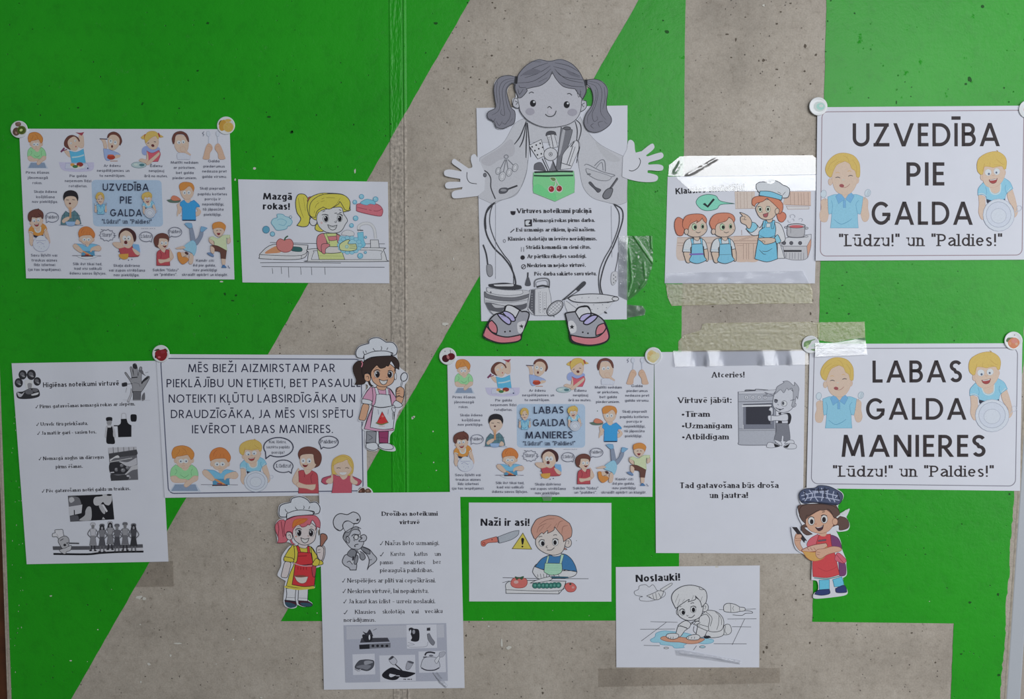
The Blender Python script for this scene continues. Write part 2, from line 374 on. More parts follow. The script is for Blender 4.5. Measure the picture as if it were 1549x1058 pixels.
        if ch == 'm': w = .8; m_ = w/2; S = [[(h, X), (h, 0)], [(h, X*.55)]+arc((h+m_)/2, X*.62, (m_-h)/2, X*.38-h, 180, 0)[1:]+[(m_, 0)], [(m_, X*.55)]+arc((w-h+m_)/2, X*.62, (w-h-m_)/2, X*.38-h, 180, 0)[1:]+[(w-h, 0)]]
    elif ch == 'o': w = .57; S = [arc(w/2, X/2, w/2-h, X/2-h, 0, 360, 18)]
    elif ch == 'p': w = .56; S = [[(h, X), (h, -.28)], arc(w/2, X/2, w/2-h, X/2-h, 0, 360, 18)]
    elif ch == 'r': w = .40; S = [[(h, X), (h, 0)], [(h, X*.45)]+arc(w*.72, X*.6, w*.72-h, X*.4-h, 180, 60, 8)]; D = [(w-h*.2, X-h*1.6, h*.95)] if ser == 1 else []
    elif ch == 's': w = .42; S = [arc(w/2, X*.745, w/2-h, X*.255-h*.75, 25, 270, 10)[:-1]+arc(w/2, X*.27, w/2-h, X*.27-h*.75, 90, -155, 10)]
    elif ch == 't': w = .36; S = [[(w*.42, .92), (w*.42, .16)]+arc(w*.42+.12, .16, .12, .16-h, 180, 280, 6), [(0, X-h*.8), (w, X-h*.8)]]
    elif ch == 'u': w = .5; S = [[(h, X), (h, X*.35)]+arc(w/2, X*.36, w/2-h, X*.36-h, 180, 360)+[(w-h, X*.4)], [(w-h, X), (w-h, 0)]]
    elif ch == 'v': w = .54; S = [[(h, X), (w/2, 0)], [(w/2, 0), (w-h, X)]]
    elif ch == 'y': w = .54; S = [[(h, X), (w/2, 0)], [(w*.3, -.28), (w-h, X)]]
    elif ch == 'z': w = .46; S = [[(0.02, X-h), (w, X-h)], [(w-h, X-h*.6), (h, h*.6)], [(0, h), (w, h)]]
    elif ch == '!': w = 2*h; S = [[(h, 1), (h, .3)]]; D = [(h, h)]
    elif ch == '.': w = 2*h; D = [(h, h)]
    elif ch == ':': w = 2*h; D = [(h, h), (h, X-h)]
    elif ch == ',': w = 2*h; S = [[(h*1.3, h*1.6), (h*.3, -.16)]]
    elif ch == '"': w = .26; S = [[(.05, 1.04), (.05, .76)], [(.21, 1.04), (.21, .76)]]
    elif ch == '?': w = .42; S = [arc(w/2, .75, w/2-h, .25-h, 160, -60, 10)+[(w/2, .28)]]; D = [(w/2, h)]
    elif ch == '-': w = .4; S = [[(0, .36), (w, .36)]]
    elif ch == '(': w = .24; S = [arc(.4, .4, .38, .62, 130, 230, 8)]
    elif ch == ')': w = .24; S = [arc(-.16, .4, .38, .62, 50, -50, 8)]
    elif ch == '•': w = .34; D = [(.17, .4, .17)]
    elif ch == '✓': w = .62; S = [[(0.02, .3), (.16, .04)], [(.14, .04), (.58, .92)]]
    if acc:
        top = (1.0 if ch.isupper() else X) + .14+h
        if acc == 'm': S.append([(w/2-.2, top), (w/2+.2, top)])
        elif acc == 'v': S.append([(w/2-.17, top+.19), (w/2, top)]); S.append([(w/2, top), (w/2+.17, top+.19)])
        elif ch == 'g': S.append([(w/2-.04, top+.14), (w/2+.03, top-.04)])
        else: S.append([(w/2+.03, -.1), (w/2-.03, -.3)])
    return w, S, D
STY = {'sans': dict(t=.135, X=.70, thin=1, ser=0, gap=.17, sp=.38), 'light': dict(t=.12, X=.70, thin=1, ser=2, gap=.15, sp=.36),
       'bold': dict(t=.2, X=.76, thin=.85, ser=0, gap=.09, sp=.32), 'serif': dict(t=.2, X=.70, thin=.5, ser=1, gap=.085, sp=.3, st=.055, sw=.06),
       'reg': dict(t=.13, X=.68, thin=.5, ser=1, gap=.10, sp=.3, st=.045, sw=.065), 'slab': dict(t=.10, X=.72, thin=.9, ser=1, gap=.15, sp=.42, st=.085, sw=.10),
       'calibri': dict(t=.15, X=.68, thin=.9, ser=0, gap=.12, sp=.3)}
def text(I, s, x0, y0, x1, y1, cap, style='serif', col=(38, 38, 46), t=None):
    """baseline from (x0,y0) to (x1,y1) in the current frame, cap = letter height"""
    st = STY[style]; h = (t or st['t'])/2; X = st['X']
    G = []; adv = 0
    for ch in s:
        if ch == ' ': adv += st['sp']; continue
        w, S, D = glyph(ch, h, X, st['ser']); G.append((adv, w, S, D, ch)); adv += w+st['gap']
    total = adv-st['gap']
    a = I.P(x0, y0); b = I.P(x1, y1); L = math.hypot(b[0]-a[0], b[1]-a[1]); ux, uy = (b[0]-a[0])/L, (b[1]-a[1])/L
    capx = cap*I.sc(); kx = L/total; vx, vy = uy, -ux          # up on the page
    lo = Ink('tmp', None, None); lo.mats = I.mats
    for adv, w, S, D, ch in G:
        cap_ = ch.isupper() or ch in ACC and ACC[ch][0].isupper()
        for pts in S:
            q = [(adv+p[0], p[1]) for p in pts]; cuts = []
            for e in (0, -1):
                y = q[e][1]; cuts.append(y if len(q) > 1 and (abs(y) < 1e-6 or abs(y-1) < 1e-6 or abs(y-X) < 1e-6) else None)
            th = 2*h
            wf = (lambda d, th=th: th*(st['thin']+(1-st['thin'])*abs(d[1])*(1 if d[0]*d[1] < .1 else .45))) if st['thin'] < 1 else None
            lo.strokepts(q, th, col, False, False, wf, cuts, True)
            if st['ser'] == 1 and ch not in '!,"?-✓()' :
                for e, n in ((0, 1), (-1, -2)):
                    y = q[e][1]; vert = abs(q[n][1]-q[e][1]) > abs(q[n][0]-q[e][0])*.8
                    if cuts[0 if e == 0 else 1] is None or not vert: continue
                    if ch in 'aUu' and y == 0 and ch != 'a' : continue
                    x = q[e][0]; sw = st['sw']; hh = st['st']
                    xl, xr = x-h-sw, x+h+sw
                    if y > .5 and not cap_ and ch not in 'vy': xr = x+h*.6
                    if (ch in 'AMV' or (ACC.get(ch, ' ')[0] in 'AMV')) and ((y == 1) != (ch == 'V')) and .2 < (x-adv)/w < .8: continue
                    if ch == 'v' and y == 0: continue
                    yy = (0, hh) if y < .1 else (y-hh, y)
                    if y < .1 and (ch == 'd' or ch == 'a'): xl = x-h*.6
                    lo.add([(xl, yy[0]), (xr, yy[0]), (xr, yy[1]), (xl, yy[1])], [(0, 1, 2, 3)], col, True)
        for p in D:
            r = p[2] if len(p) > 2 else h*1.15
            lo.add([(adv+p[0]+r*math.cos(k*PI/4+.39), p[1]+r*math.sin(k*PI/4+.39)) for k in range(8)], [tuple(range(8))], col, True)
    base = len(I.V)
    for x, y, _ in lo.V:
        I.V.append((a[0]+ux*x*kx+vx*y*capx, a[1]+uy*x*kx+vy*y*capx, I.k))
    I.F += [tuple(base+i for i in f) for f in lo.F]; I.mats = lo.mats; I.MI += [I.mat(col)]*len(lo.F)
    I.k += 1
# ------------------------------------------------------------------ printed figures (coordinates of enlarged views)
K = (36, 36, 44); WH = (186, 190, 200); DL = (88, 72, 66)
SKN = (204, 180, 165); SKD = (158, 124, 106); BLO = (205, 175, 85); BLD = (150, 118, 50); AQ = (114, 167, 193); AQD = (62, 118, 152)
ORG = (196, 128, 52); ORD = (140, 82, 40); BRN = (88, 52, 46); BRD = (52, 32, 34)
def eye(I, x, y, rx, ry, white=(205, 210, 218), px=0, py=0, pr=None, pc=(62, 74, 98)):
    I.e(x, y, rx, ry, white); I.e(x+px, y+py, (pr or rx*.3), (pr or rx*.3)*1.15, pc)
def spoon_boy(I):
    I.f("40,880 25,800 45,730 40,650 90,620 130,650 135,720 130,800 105,885", SKN, SKD, .3)
    I.f("500,760 500,660 540,605 590,640 590,730 605,820 580,880 530,875", SKN, SKD, .3)
    I.e(70, 565, 33, 44, (160, 172, 185), 10, (110, 122, 140), .4); I.e(588, 555, 34, 44, (160, 172, 185), 20, (110, 122, 140), .4)
    I.l("575,590 600,520", (110, 122, 140), .35); I.l("590,595 615,530", (110, 122, 140), .35); I.l("85,605 92,640", (120, 130, 146), .5); I.l("560,598 548,630", (120, 130, 146), .5)
    for y in (665, 695, 725): I.l("108,%d 132,%d" % (y, y+5), SKD, .3); I.l("505,%d 530,%d" % (y, y+5), SKD, .3)
    I.f("120,600* 215,570 320,600 440,570 535,600* 505,790 470,800 478,960* 150,960* 165,800 130,790", AQ, AQD, .35)
    I.l("165,800 175,700 160,640", AQD, .4); I.l("470,800 450,690 480,640", AQD, .4); I.l("190,860 270,915 350,890 405,850", AQD, .6, tp=True)
    I.f("280,520 280,590 325,635* 375,590 380,520", SKN)
    I.f("262,550* 325,625* 285,650 245,680* 210,590*", (88, 138, 178), AQD, .3); I.f("385,540* 325,625* 385,670* 430,590*", (88, 138, 178), AQD, .3)
    I.f("300,640* 330,640* 330,725* 300,725*", (88, 138, 178), AQD, .25, False)
    I.e(150, 425, 24, 40, SKN, 0, SKD, .3); I.e(462, 405, 24, 40, SKN, 0, SKD, .3)
    I.f("165,330 175,430 215,530 300,575 380,560 440,490 465,400 450,280 330,170 200,230", SKN, SKD, .25)
    I.f("150,375* 110,340 92,270 130,180 210,110 310,90 420,120 485,200 498,290 490,370 455,365* 440,300 400,270 375,215 320,185* 230,225 190,290 165,360*", BLO, BLD, .45)
    for s in ("320,185 250,190 190,240", "375,215 350,150 300,120", "120,300 150,220 230,160", "455,340 455,240 410,170"): I.l(s, BLD, .4, tp=True)
    I.l("212,322 235,315 258,322", (190, 150, 90), .6); I.l("352,305 375,297 395,305", (190, 150, 90), .6)
    I.l("208,378 238,370 266,380", (60, 55, 60), .9, tp=True); I.l("358,362 385,350 415,358", (60, 55, 60), .9, tp=True)
    I.l("290,398 303,403 316,396", (150, 165, 160), .6); I.l("290,490 340,485 380,450", (130, 80, 75), .5, tp=True); I.e(283, 470, 28, 20, (128, 62, 66), 10)
def plate_boy(I, shirt=AQ, sd=AQD, hair=BLO, hd=BLD):
    I.f("100,560* 110,680 105,790 150,870 190,800 185,600*", SKN, SKD, .3); I.f("470,560 490,650 550,740 560,840 600,780 575,640 530,500*", SKN, SKD, .3)
    I.f("205,620* 300,600 440,600* 420,680 230,680", (40, 42, 58))
    I.f("95,580* 100,500 160,430* 260,470 420,370* 500,420 540,500* 460,560 440,620* 330,650 205,625* 195,590 150,570", shirt, sd, .4)
    I.l("195,590 205,530 190,480", sd, .4); I.l("460,560 440,500 450,460", sd, .4); I.l("97,565 150,560 198,585", (180, 195, 205), .8); I.l("520,488 470,540", (180, 195, 205), .8)
    I.f("250,480 260,530 310,560 370,530 380,440", SKN); I.l("235,480 265,550 320,570 375,540 385,450", (175, 192, 202), 1.2)
    I.e(152, 365, 25, 38, SKN, 0, SKD, .3); I.e(425, 310, 22, 36, SKN, 0, SKD, .3)
    I.f("155,330 165,420 220,480 320,480 400,420 440,330 420,240 280,190 180,230", SKN, SKD, .25)
    I.f("130,335* 90,290 85,200 120,130 220,75 340,60 430,110 460,180 450,265* 425,270 400,235 330,240 290,250 240,240 180,240 165,290 155,330*", hair, hd, .45)
    for s in ("330,150 390,200 430,215", "180,200 170,240 150,300", "250,180 245,240", "300,215 380,225"): I.l(s, hd, .5, tp=True)
    I.l("330,45 350,55 335,65", hd, .6)
    I.e(225, 308, 42, 40, (200, 206, 216), 0, (150, 140, 140), .25); I.e(335, 298, 40, 40, (200, 206, 216), 0, (150, 140, 140), .25)
    I.e(234, 326, 13, 14, (70, 82, 105)); I.e(330, 310, 12, 13, (70, 82, 105))
    I.l("275,340 290,347 305,340", SKD, .5)
    I.f("235,395* 290,390 342,378* 325,425 285,440 250,425", (132, 50, 52), (80, 35, 40), .4); I.f("248,396 290,392 330,382 328,392 290,402 252,404", (205, 205, 210))
def plate(I):
    I.e(360, 815, 200, 192, (172, 178, 192), 0, (130, 136, 155), .5); I.e(358, 810, 158, 152, (160, 166, 182), 0, (128, 134, 152), .6); I.e(358, 825, 98, 88, (168, 174, 188), 0, (135, 140, 158), .5)
    I.e(620, 735, 36, 30, None, -35, (150, 155, 170), .5); I.l("598,760 575,785", (150, 155, 170), .8)
def plateboy(I, **k): plate_boy(I, **k); plate(I)
def sink_boy(I):
    I.f("150,885* 225,770* 530,770* 600,885*", (150, 160, 178), None, 1, False); I.f("185,870* 235,785* 520,785* 555,870*", (108, 124, 150), (90, 102, 128), .3, False)
    I.f("165,650 180,560 240,500* 370,560 470,500* 540,560 560,660 500,700 300,720 190,690", (120, 175, 128), (78, 130, 90), .4)
    I.l("230,640 260,600 240,560", (78, 130, 90), .4); I.l("470,660 460,600 480,560", (78, 130, 90), .4); I.l("300,640 370,680 430,640", (78, 130, 90), .5, tp=True)
    I.f("180,665* 170,700 210,750 330,755 400,740 390,710 300,700 240,660", SKN, SKD, .4); I.f("560,665* 550,720 480,760 400,820 360,800 380,750 440,710 500,660", SKN, SKD, .4)
    I.f("320,520 340,570 380,585 420,560 430,510", SKN); I.e(240, 440, 22, 36, SKN, 0, SKD, .3); I.e(480, 440, 20, 34, SKN, 0, SKD, .3)
    I.f("240,380 245,460 290,530 370,550 440,520 475,450 470,360 350,320", SKN, SKD, .25)
    I.f("200,410* 185,340 210,270 260,240 350,230 440,260 500,330 495,400 460,430* 430,380 405,360 330,375 260,385 235,410*", ORG, ORD, .5)
    for s in ("250,370 290,320 300,280", "330,370 360,330", "400,355 380,300 330,260"): I.l(s, ORD, .4, tp=True)
    eye(I, 320, 450, 34, 32, pc=(62, 74, 98), px=-6, py=4, pr=10); eye(I, 385, 448, 34, 32, px=6, py=4, pr=10)
    I.l("340,482 355,488 370,482", SKD, .5); I.l("330,520 355,515 378,520", SKD, .5)
def cut_boy(I):
    I.l("600,785 1125,788", (110, 108, 122), .7); I.f("690,800 860,850 1060,800 1000,790 760,790", (175, 180, 192))
    I.f("765,700* 770,790* 1010,790* 1000,690*", AQD); I.f("640,570* 780,580 870,620 960,570 1100,600* 1010,680 1000,700 780,700 740,640", (92, 152, 186), (62, 100, 140), .4)
    I.f("620,600* 650,575 700,590 790,690 780,730 730,720 640,650", SKN, SKD, .4); I.f("930,690 960,640 1080,600 1130,650 1090,700 980,690 940,720", SKN, SKD, .4)
    I.f("810,700 900,750 960,790 900,780 800,720", (196, 134, 80)); I.l("830,770 900,775", (130, 50, 45), 1.5); I.l("760,795 980,792", (60, 35, 40), 1.4)
    I.f("850,560 860,610 880,625 900,610 920,560", SKN); I.e(755, 490, 20, 34, SKN, 0, SKD, .3); I.e(990, 490, 20, 34, SKN, 0, SKD, .3)
    I.f("750,430 760,500 800,560 880,580 950,550 990,500 985,420 870,380", SKN, SKD, .25)
    I.f("735,450* 725,370 770,290 870,255 960,290 1020,380 1010,450 985,465* 955,420 920,410 820,415 770,430", (190, 112, 48), ORD, .5)
    for s in ("800,400 830,350", "870,405 880,350", "930,410 920,350", "780,380 790,330 830,290"): I.l(s, (140, 70, 36), .5, tp=True)
    eye(I, 830, 492, 36, 30, px=0, py=5, pr=10); eye(I, 905, 492, 36, 30, px=4, py=6, pr=10); I.l("845,550 870,556 895,548", SKD, .5)
def thanks_boy(I, shirt=(150, 58, 68), sd=(96, 34, 46)):
    I.f("500,520* 450,600 420,690 470,745 520,700 540,600", SKN, SKD, .5)
    I.f("500,560* 560,545 620,590 680,550* 750,600 765,720 770,855* 500,855* 505,700", shirt, sd, .5)
    I.l("580,560 580,640", sd, .5); I.l("680,720 665,640 690,590", sd, .5)
    I.f("470,735 500,705* 600,740 730,735* 720,790 680,812 600,790 500,775", SKN, SKD, .5)
    I.f("580,520 590,590 610,605* 660,570 690,500", SKN); I.f("540,330 520,420 540,490 600,530 680,530 730,480 750,380 640,310", SKN, SKD, .3); I.e(750, 455, 22, 34, SKN, 15, SKD, .4)
    I.f("515,400* 495,330 530,260 620,230 720,250 790,310 810,390 780,480 715,515* 740,470 720,450 705,370* 690,330 590,330 530,350", BRN, BRD, .4)
    eye(I, 565, 420, 30, 34, px=-2, py=2, pr=9); eye(I, 640, 420, 32, 34, px=8, py=6, pr=10)
    I.f("555,470* 600,480 628,470* 605,500 575,500", (110, 36, 42), (70, 30, 34), .4)
def thumbs_girl(I):
    I.f("810,690 830,650 930,620* 960,640* 900,720 860,735 815,710", (150, 62, 84), (80, 30, 50), .6); I.f("1345,700 1320,670 1230,630* 1200,650* 1260,740 1310,745", (150, 62, 84), (80, 30, 50), .6)
    I.f("955,600* 1100,640 1200,600* 1215,720 1210,855* 945,855* 965,720", (156, 66, 84), (100, 40, 60), .5)
    I.f("950,590* 945,480 980,390 1090,340 1190,370 1235,460 1230,570 1200,620* 960,600*", BLO, BLD, .5)
    I.f("1050,600 1080,660 1110,670 1150,640 1150,590", SKN, SKD, .3)
    I.f("980,470 980,540 1030,610 1100,625 1170,600 1210,540 1205,460 1130,400 1030,430", SKN, SKD, .3)
    I.f("960,490* 990,400 1080,360 1170,390 1220,460 1215,520* 1170,450 1150,400 1090,430 1020,450", BLO, BLD, .4)
    I.l("1010,520 1040,512 1065,522", (70, 60, 60), .7); I.l("1125,518 1150,512 1178,522", (70, 60, 60), .7); I.f("1045,575 1100,570 1150,573 1130,605 1090,612 1055,600", (205, 208, 215), SKD, .4)
    I.f("870,690 900,660 935,645 942,605 958,610 960,700 930,725 880,715", SKN, SKD, .5); I.f("1290,700 1250,670 1225,640 1218,600 1200,605 1195,690 1230,730 1280,735", SKN, SKD, .5)
def bubble(I, cx, cy, rx, ry, tx, ty, c=(60, 64, 82), lw=.8, side=1):
    a = math.degrees(math.atan2(ty-cy, tx-cx)); P = arc(cx, cy, rx, ry, a+14, a+346, 24); I.l([(x, y) for x, y in P]+[(tx, ty)], c, lw, False, True)
# ---- the sheet with many small children (quadrants at 9.98)
Q = 9.98
def multi(I, title):
    TC = (70, 72, 90)
    I.at(678, 538, Q)
    # title panel
    I.at(650, 510, 4.069); I.f(arc(560, 435, 25, 22, 180, 270, 5)+arc(932, 435, 25, 22, 270, 360, 5)+arc(932, 660, 25, 22, 0, 90, 5)+arc(562, 660, 25, 22, 90, 180, 5), (140, 160, 186), None, smooth=False)
    I.at(0, 0, 1); I.done('title_panel')
    # first row
    I.fit((145, 225, 600, 890), (686.5, 543.5, 718, 596)); sink_boy(I); I.done('printed_child')
    I.at(678, 538, Q)
    I.f("560,485* 1080,485* 1030,605 640,605", (158, 156, 184)); I.f("660,500* 980,500* 1010,580* 650,580*", (170, 174, 196), (130, 132, 165), .4, False)
    I.f("870,270 860,180 880,80 925,80 940,180 930,270", SKN, SKD, .3); I.f("640,320 700,400 750,405 740,350 680,320", SKN, SKD, .3)
    I.f("820,60* 890,65 950,55* 910,105 880,90", (130, 50, 66)); I.l("595,340 650,280", (100, 50, 80), 2); I.l("600,330 690,300", (100, 50, 80), 1)
    I.f("720,320* 820,340 930,295* 955,490* 750,490*", (72, 158, 198), AQD, .3); I.l("755,415 850,405 935,380", (170, 200, 215), 1.6)
    I.f("700,290* 650,250 655,180 710,115 780,100 850,130 880,180* 860,200 750,300", BRN, BRD, .3)
    I.f("700,220 720,160 800,120 860,180 865,250 820,320 740,300", SKN); I.e(748, 215, 16, 16, (205, 210, 218)); I.e(812, 180, 16, 16, (205, 210, 218)); I.e(750, 217, 5, 5, K); I.e(814, 182, 5, 5, K); I.e(820, 262, 9, 11, (150, 60, 66))
    I.e(830, 545, 110, 38, (190, 192, 200)); I.e(760, 520, 32, 22, (205, 150, 60)); I.e(800, 545, 40, 22, (52, 96, 60)); I.e(870, 515, 50, 32, (120, 44, 40)); I.e(850, 540, 14, 10, (190, 170, 90)); I.e(985, 570, 10, 12, (50, 55, 90))
    I.done('printed_child')
    I.f("1190,160* 1240,150 1270,200 1280,280 1235,290* 1220,200", SKN, SKD, .3); I.l("1175,150 1290,155", (60, 50, 70), 1)
    I.f("1225,290* 1300,300 1440,350* 1470,380 1400,400 1290,460 1240,420", (122, 140, 180), (80, 92, 140), .3)
    I.f("1285,140* 1310,80 1390,50 1470,90 1505,180 1475,245* 1440,200 1400,100", BRN, BRD, .3)
    I.f("1300,160 1340,100 1420,100 1470,160 1450,250 1380,310 1310,290 1295,220", SKN, SKD, .25)
    I.e(1340, 185, 26, 30, (205, 210, 218)); I.e(1405, 205, 24, 30, (205, 210, 218)); I.e(1337, 180, 8, 8, (60, 66, 90)); I.e(1402, 198, 8, 8, (60, 66, 90)); I.e(1355, 258, 14, 20, (80, 32, 34))
    I.f("1380,430 1460,410 1470,380 1400,380", SKN); I.e(1335, 412, 60, 34, (140, 48, 34)); I.e(1330, 385, 50, 12, (170, 70, 40)); I.l("1320,465 1430,465", (150, 110, 90), .8)
    I.done('printed_child')
    for s, x0, x1, y in (("Pirms ēšanas", 68, 412, 648), ("jānomazgā", 92, 388, 722), ("rokas.", 162, 305, 795), ("Pie galda", 712, 962, 695), ("neņemam līdzi", 640, 1030, 765), ("rotaļlietas.", 698, 970, 838), ("Ar ēdienu", 1222, 1470, 548), ("nespēlējamies un", 1120, 1600, 618), ("to nemētājam.", 1155, 1535, 690), ("Skaļa ēdiena", 180, 515, 920), ("košļāšana", 210, 480, 995), ("nav pieklājīga.", 148, 527, 1062)):
        text(I, s, x0, y, x1, y, 38, 'light', TC, .13)
    I.done('printed_captions')
    I.at(833, 538, Q)
    I.e(195, 520, 110, 42, (140, 158, 165), 0, (80, 110, 120), .4); I.e(240, 520, 40, 20, (62, 100, 110)); I.e(150, 515, 30, 16, (175, 190, 190))
    I.f("250,300 320,250 500,270 490,340 280,380", (118, 132, 178)); I.f("320,320* 400,350 500,310* 520,370 480,470* 310,475*", (172, 72, 90), (110, 40, 60), .4)
    I.f("240,130* 300,90 310,150 260,150", BLO, BLD, .3); I.f("575,120* 520,90 500,110 530,130", BLO, BLD, .3); I.e(300, 115, 12, 35, (140, 60, 50), 10); I.e(512, 95, 12, 35, (140, 60, 50), -20)
    I.f("300,180 340,260 400,300 470,280 500,190 470,110 350,110", SKN, SKD, .3)
    I.f("310,210* 295,130 340,60 410,40 480,60 505,130 490,150 460,110 400,130 350,170", BLO, BLD, .4)
    I.l("335,215 360,205", K, .7); I.l("430,190 460,195", K, .7); I.e(412, 245, 24, 20, (84, 40, 44), 20)
    I.f("200,460 240,430 310,440 320,330 340,400 330,500 280,490", SKN, SKD, .3); I.f("330,520 310,490 430,390 500,340 500,380 400,470", SKN, SKD, .3)
    I.done('printed_child')
    # the boy with his fingers in his mouth
    I.f("770,360 850,345 960,370 950,440* 770,440*", (168, 172, 188), (140, 142, 162), .3); I.f("735,230 750,290 800,340 900,330 940,250 930,150 830,90 740,130", SKN, SKD, .3)
    I.f("715,225* 700,150 740,70 830,40 910,70 945,130 950,190* 930,180 890,100 830,80 760,100 735,200", BRN, BRD, .3)
    eye(I, 800, 198, 28, 26, px=4, py=6, pr=8); eye(I, 865, 190, 26, 26, px=2, py=6, pr=8); I.f("820,270 880,260 900,310 970,370* 960,385* 890,350 830,330", SKN, SKD, .3); I.l("830,330 890,335", SKD, .5)
    I.done('printed_child')
    # two fists with fork and spoon
    for m in (1, -1):
        X = lambda x: 1312+m*x
        I.f([(X(-160), 430), (X(-150), 380), (X(-110), 260), (X(-70), 215), (X(-30), 240), (X(-20), 290), (X(-60), 350), (X(-75), 430)], (190, 158, 138), SKD, .4)
        I.l([(X(-90), 250), (X(-40), 265), (X(-30), 310)], SKD, .5); I.l([(X(-70), 210), (X(-60), 70)], (150, 156, 172), .8)
        I.e(X(-70), 75, 26, 38, (165, 170, 185), 0, (140, 146, 162), .3)
    I.l("1180,45 1155,70 1175,85 1160,110", (60, 66, 90), .5)
    I.done('printed_child')
    for s, x0, x1, y in (("Ēdienu", 362, 540, 548), ("nespļauj", 340, 565, 618), ("ārā no mutes.", 270, 615, 692), ("Maltīti neēdam", 668, 1075, 500), ("ar pirkstiem,", 708, 1030, 572), ("bet galda", 742, 1000, 645), ("piederumiem.", 688, 1045, 718), ("Galda", 1222, 1388, 478), ("piederumus", 1150, 1465, 552), ("nedauza pret", 1130, 1490, 622), ("galda virsmu.", 1125, 1488, 698), ("Skaļi pieprasīt", 1085, 1455, 865), ("papildu kotletes", 1050, 1480, 945), ("porciju ir", 1150, 1385, 1015)):
        text(I, s, x0, y, x1, y, 38, 'light', TC, .13)
    I.done('printed_captions')
    I.done('printed_child')
    # orange haired boy with the cutlet
    I.f("790,1100 740,1160 730,1250 770,1190 810,1130", SKN); I.f("735,1080* 760,1200 790,1180 800,1060", SKN, SKD, .3); I.f("1050,1130 1085,1180 1050,1230 1000,1240 990,1200 1040,1170 1020,1130", SKN, SKD, .3)
    I.f("790,1045* 850,1015 920,1040 990,1015* 1060,1080 1070,1110* 1010,1130 1005,1300* 805,1300* 810,1130 780,1090", (38, 132, 190), (30, 90, 150), .4); I.l("810,1300 1003,1300", (30, 38, 60), 1.2)
    I.f("850,1000 880,1050 920,1050 940,1000", SKN); I.f("800,860 800,920 840,990 900,1005 960,970 990,900 980,820 880,780", SKN, SKD, .3)
    I.f("790,880* 780,810 820,770 890,760 970,780 1000,840 985,895* 960,840 920,820 850,870", ORG, ORD, .4)
    eye(I, 855, 910, 26, 28, px=2, py=4, pr=8); eye(I, 918, 908, 26, 28, px=0, py=4, pr=8)
    I.f("585,1015* 690,1000 800,1015* 760,1050 640,1050", (74, 92, 84)); I.f("650,1000 680,955 740,965 790,1010 700,1025", (178, 106, 82), (120, 60, 48), .3)
    I.at(678, 644, Q)
    I.done('printed_child')
    # black haired boy eating noodles
    I.f("560,310* 580,200 640,120* 700,150 770,110* 830,180 860,300* 760,315 640,315", (72, 104, 116), (44, 60, 74), .4)
    for x in (620, 680, 760, 810): I.l("%d,140 %d,300" % (x, x-10), (48, 74, 84), .4)
    for y in (180, 230, 275): I.l("580,%d 850,%d" % (y, y), (48, 74, 84), .4)
    I.f("680,60 690,120 720,130 750,60", SKN); I.f("630,-60 640,30 690,85 750,80 810,20 815,-60 720,-110", SKN, SKD, .3)
    I.f("615,-30* 610,-90 640,-150 720,-175 800,-150 830,-80 820,-20* 790,-80 720,-95 650,-80", (34, 32, 38), (22, 20, 26), .3)
    I.l("650,-40 690,-35", K, .6); I.l("740,-45 780,-38", K, .6); I.e(705, 12, 16, 13, (70, 34, 38)); I.l("690,60 700,120 695,220", (180, 130, 90), 1); I.l("715,60 712,220", (180, 130, 90), 1)
    I.f("580,260 620,220 680,200 690,230 640,270 600,290", SKN, SKD, .3); I.f("770,300 800,240 840,270 830,305", SKN, SKD, .3)
    I.f("630,270* 775,270* 750,325 660,325", (130, 160, 200), (90, 120, 165), .3)
    I.l("535,318 890,322", (110, 125, 150), .5)
    I.done('printed_child')
    # brown haired boy handing over a bowl
    I.fit((75, 45, 660, 1000), (685.5, 652.5, 721, 714)); plate_boy(I, shirt=(204, 140, 56), sd=(150, 96, 40), hair=BRN, hd=BRD); I.at(678, 644, Q)
    I.e(262, 590, 120, 105, (172, 177, 192), 0, (140, 142, 168), .4); I.e(262, 530, 75, 60, (182, 187, 200), 0, (150, 152, 175), .3)
    for s in ("200,580 240,560 300,590", "230,630 240,625", "300,620 310,630", "190,540 330,540", "260,650 262,660"): I.l(s, (110, 112, 150), .5)
    bubble(I, 435, 208, 98, 70, 348, 285, (80, 84, 104), .6)
    I.done('printed_child')
    text(I, "Paldies!", 350, 225, 520, 222, 44, 'slab', (60, 62, 80))
    I.done('printed_child')
    for s, x0, x1, y in (("Savu šķīvīti vai", 108, 492, 765), ("traukus aiznes", 115, 490, 835), ("līdz izlietnei", 150, 458, 900), ("(ja tas iespējams).", 62, 545, 968), ("Sāk ēst tikai tad,", 722, 1148, 885), ("kad visi salikuši", 740, 1140, 950), ("ēdienu savos šķīvjos.", 668, 1205, 1018)): text(I, s, x0, y, x1, y, 38, 'light', TC, .13)
    I.fit((610, 250, 1135, 860), (750.5, 677.5, 793, 725)); cut_boy(I); I.done('printed_child')
    I.at(678, 644, Q)
    I.done('printed_child')
    # slurping boy
    P = []
    for i in range(22):
        a = 2*PI*i/22; r = 1 if i % 2 else .82; P.append((1240+118*r*math.cos(a), 460+86*r*math.sin(a)))
    I.l(P, (70, 72, 92), .5, False, True); text(I, "Slurp!", 1165, 478, 1305, 472, 50, 'slab', (60, 62, 80)); I.l("1150,375 1180,390", (60, 62, 80), .5); I.l("1340,460 1372,465", (60, 62, 80), .5)
    I.f("1400,640* 1500,600 1600,620* 1700,720 1680,760* 1560,765 1440,740", (150, 58, 68), (96, 34, 46), .4); I.f("1600,580* 1700,590* 1710,700 1640,700", (98, 140, 180))
    I.f("1320,590 1340,560 1500,570 1560,600 1440,640 1380,640", SKN, SKD, .4); I.f("1600,640 1700,700 1690,740 1640,720", SKN, SKD, .3)
    I.f("1425,480 1440,420 1530,390 1620,450 1620,560 1560,640 1480,620 1440,560", SKN, SKD, .3)
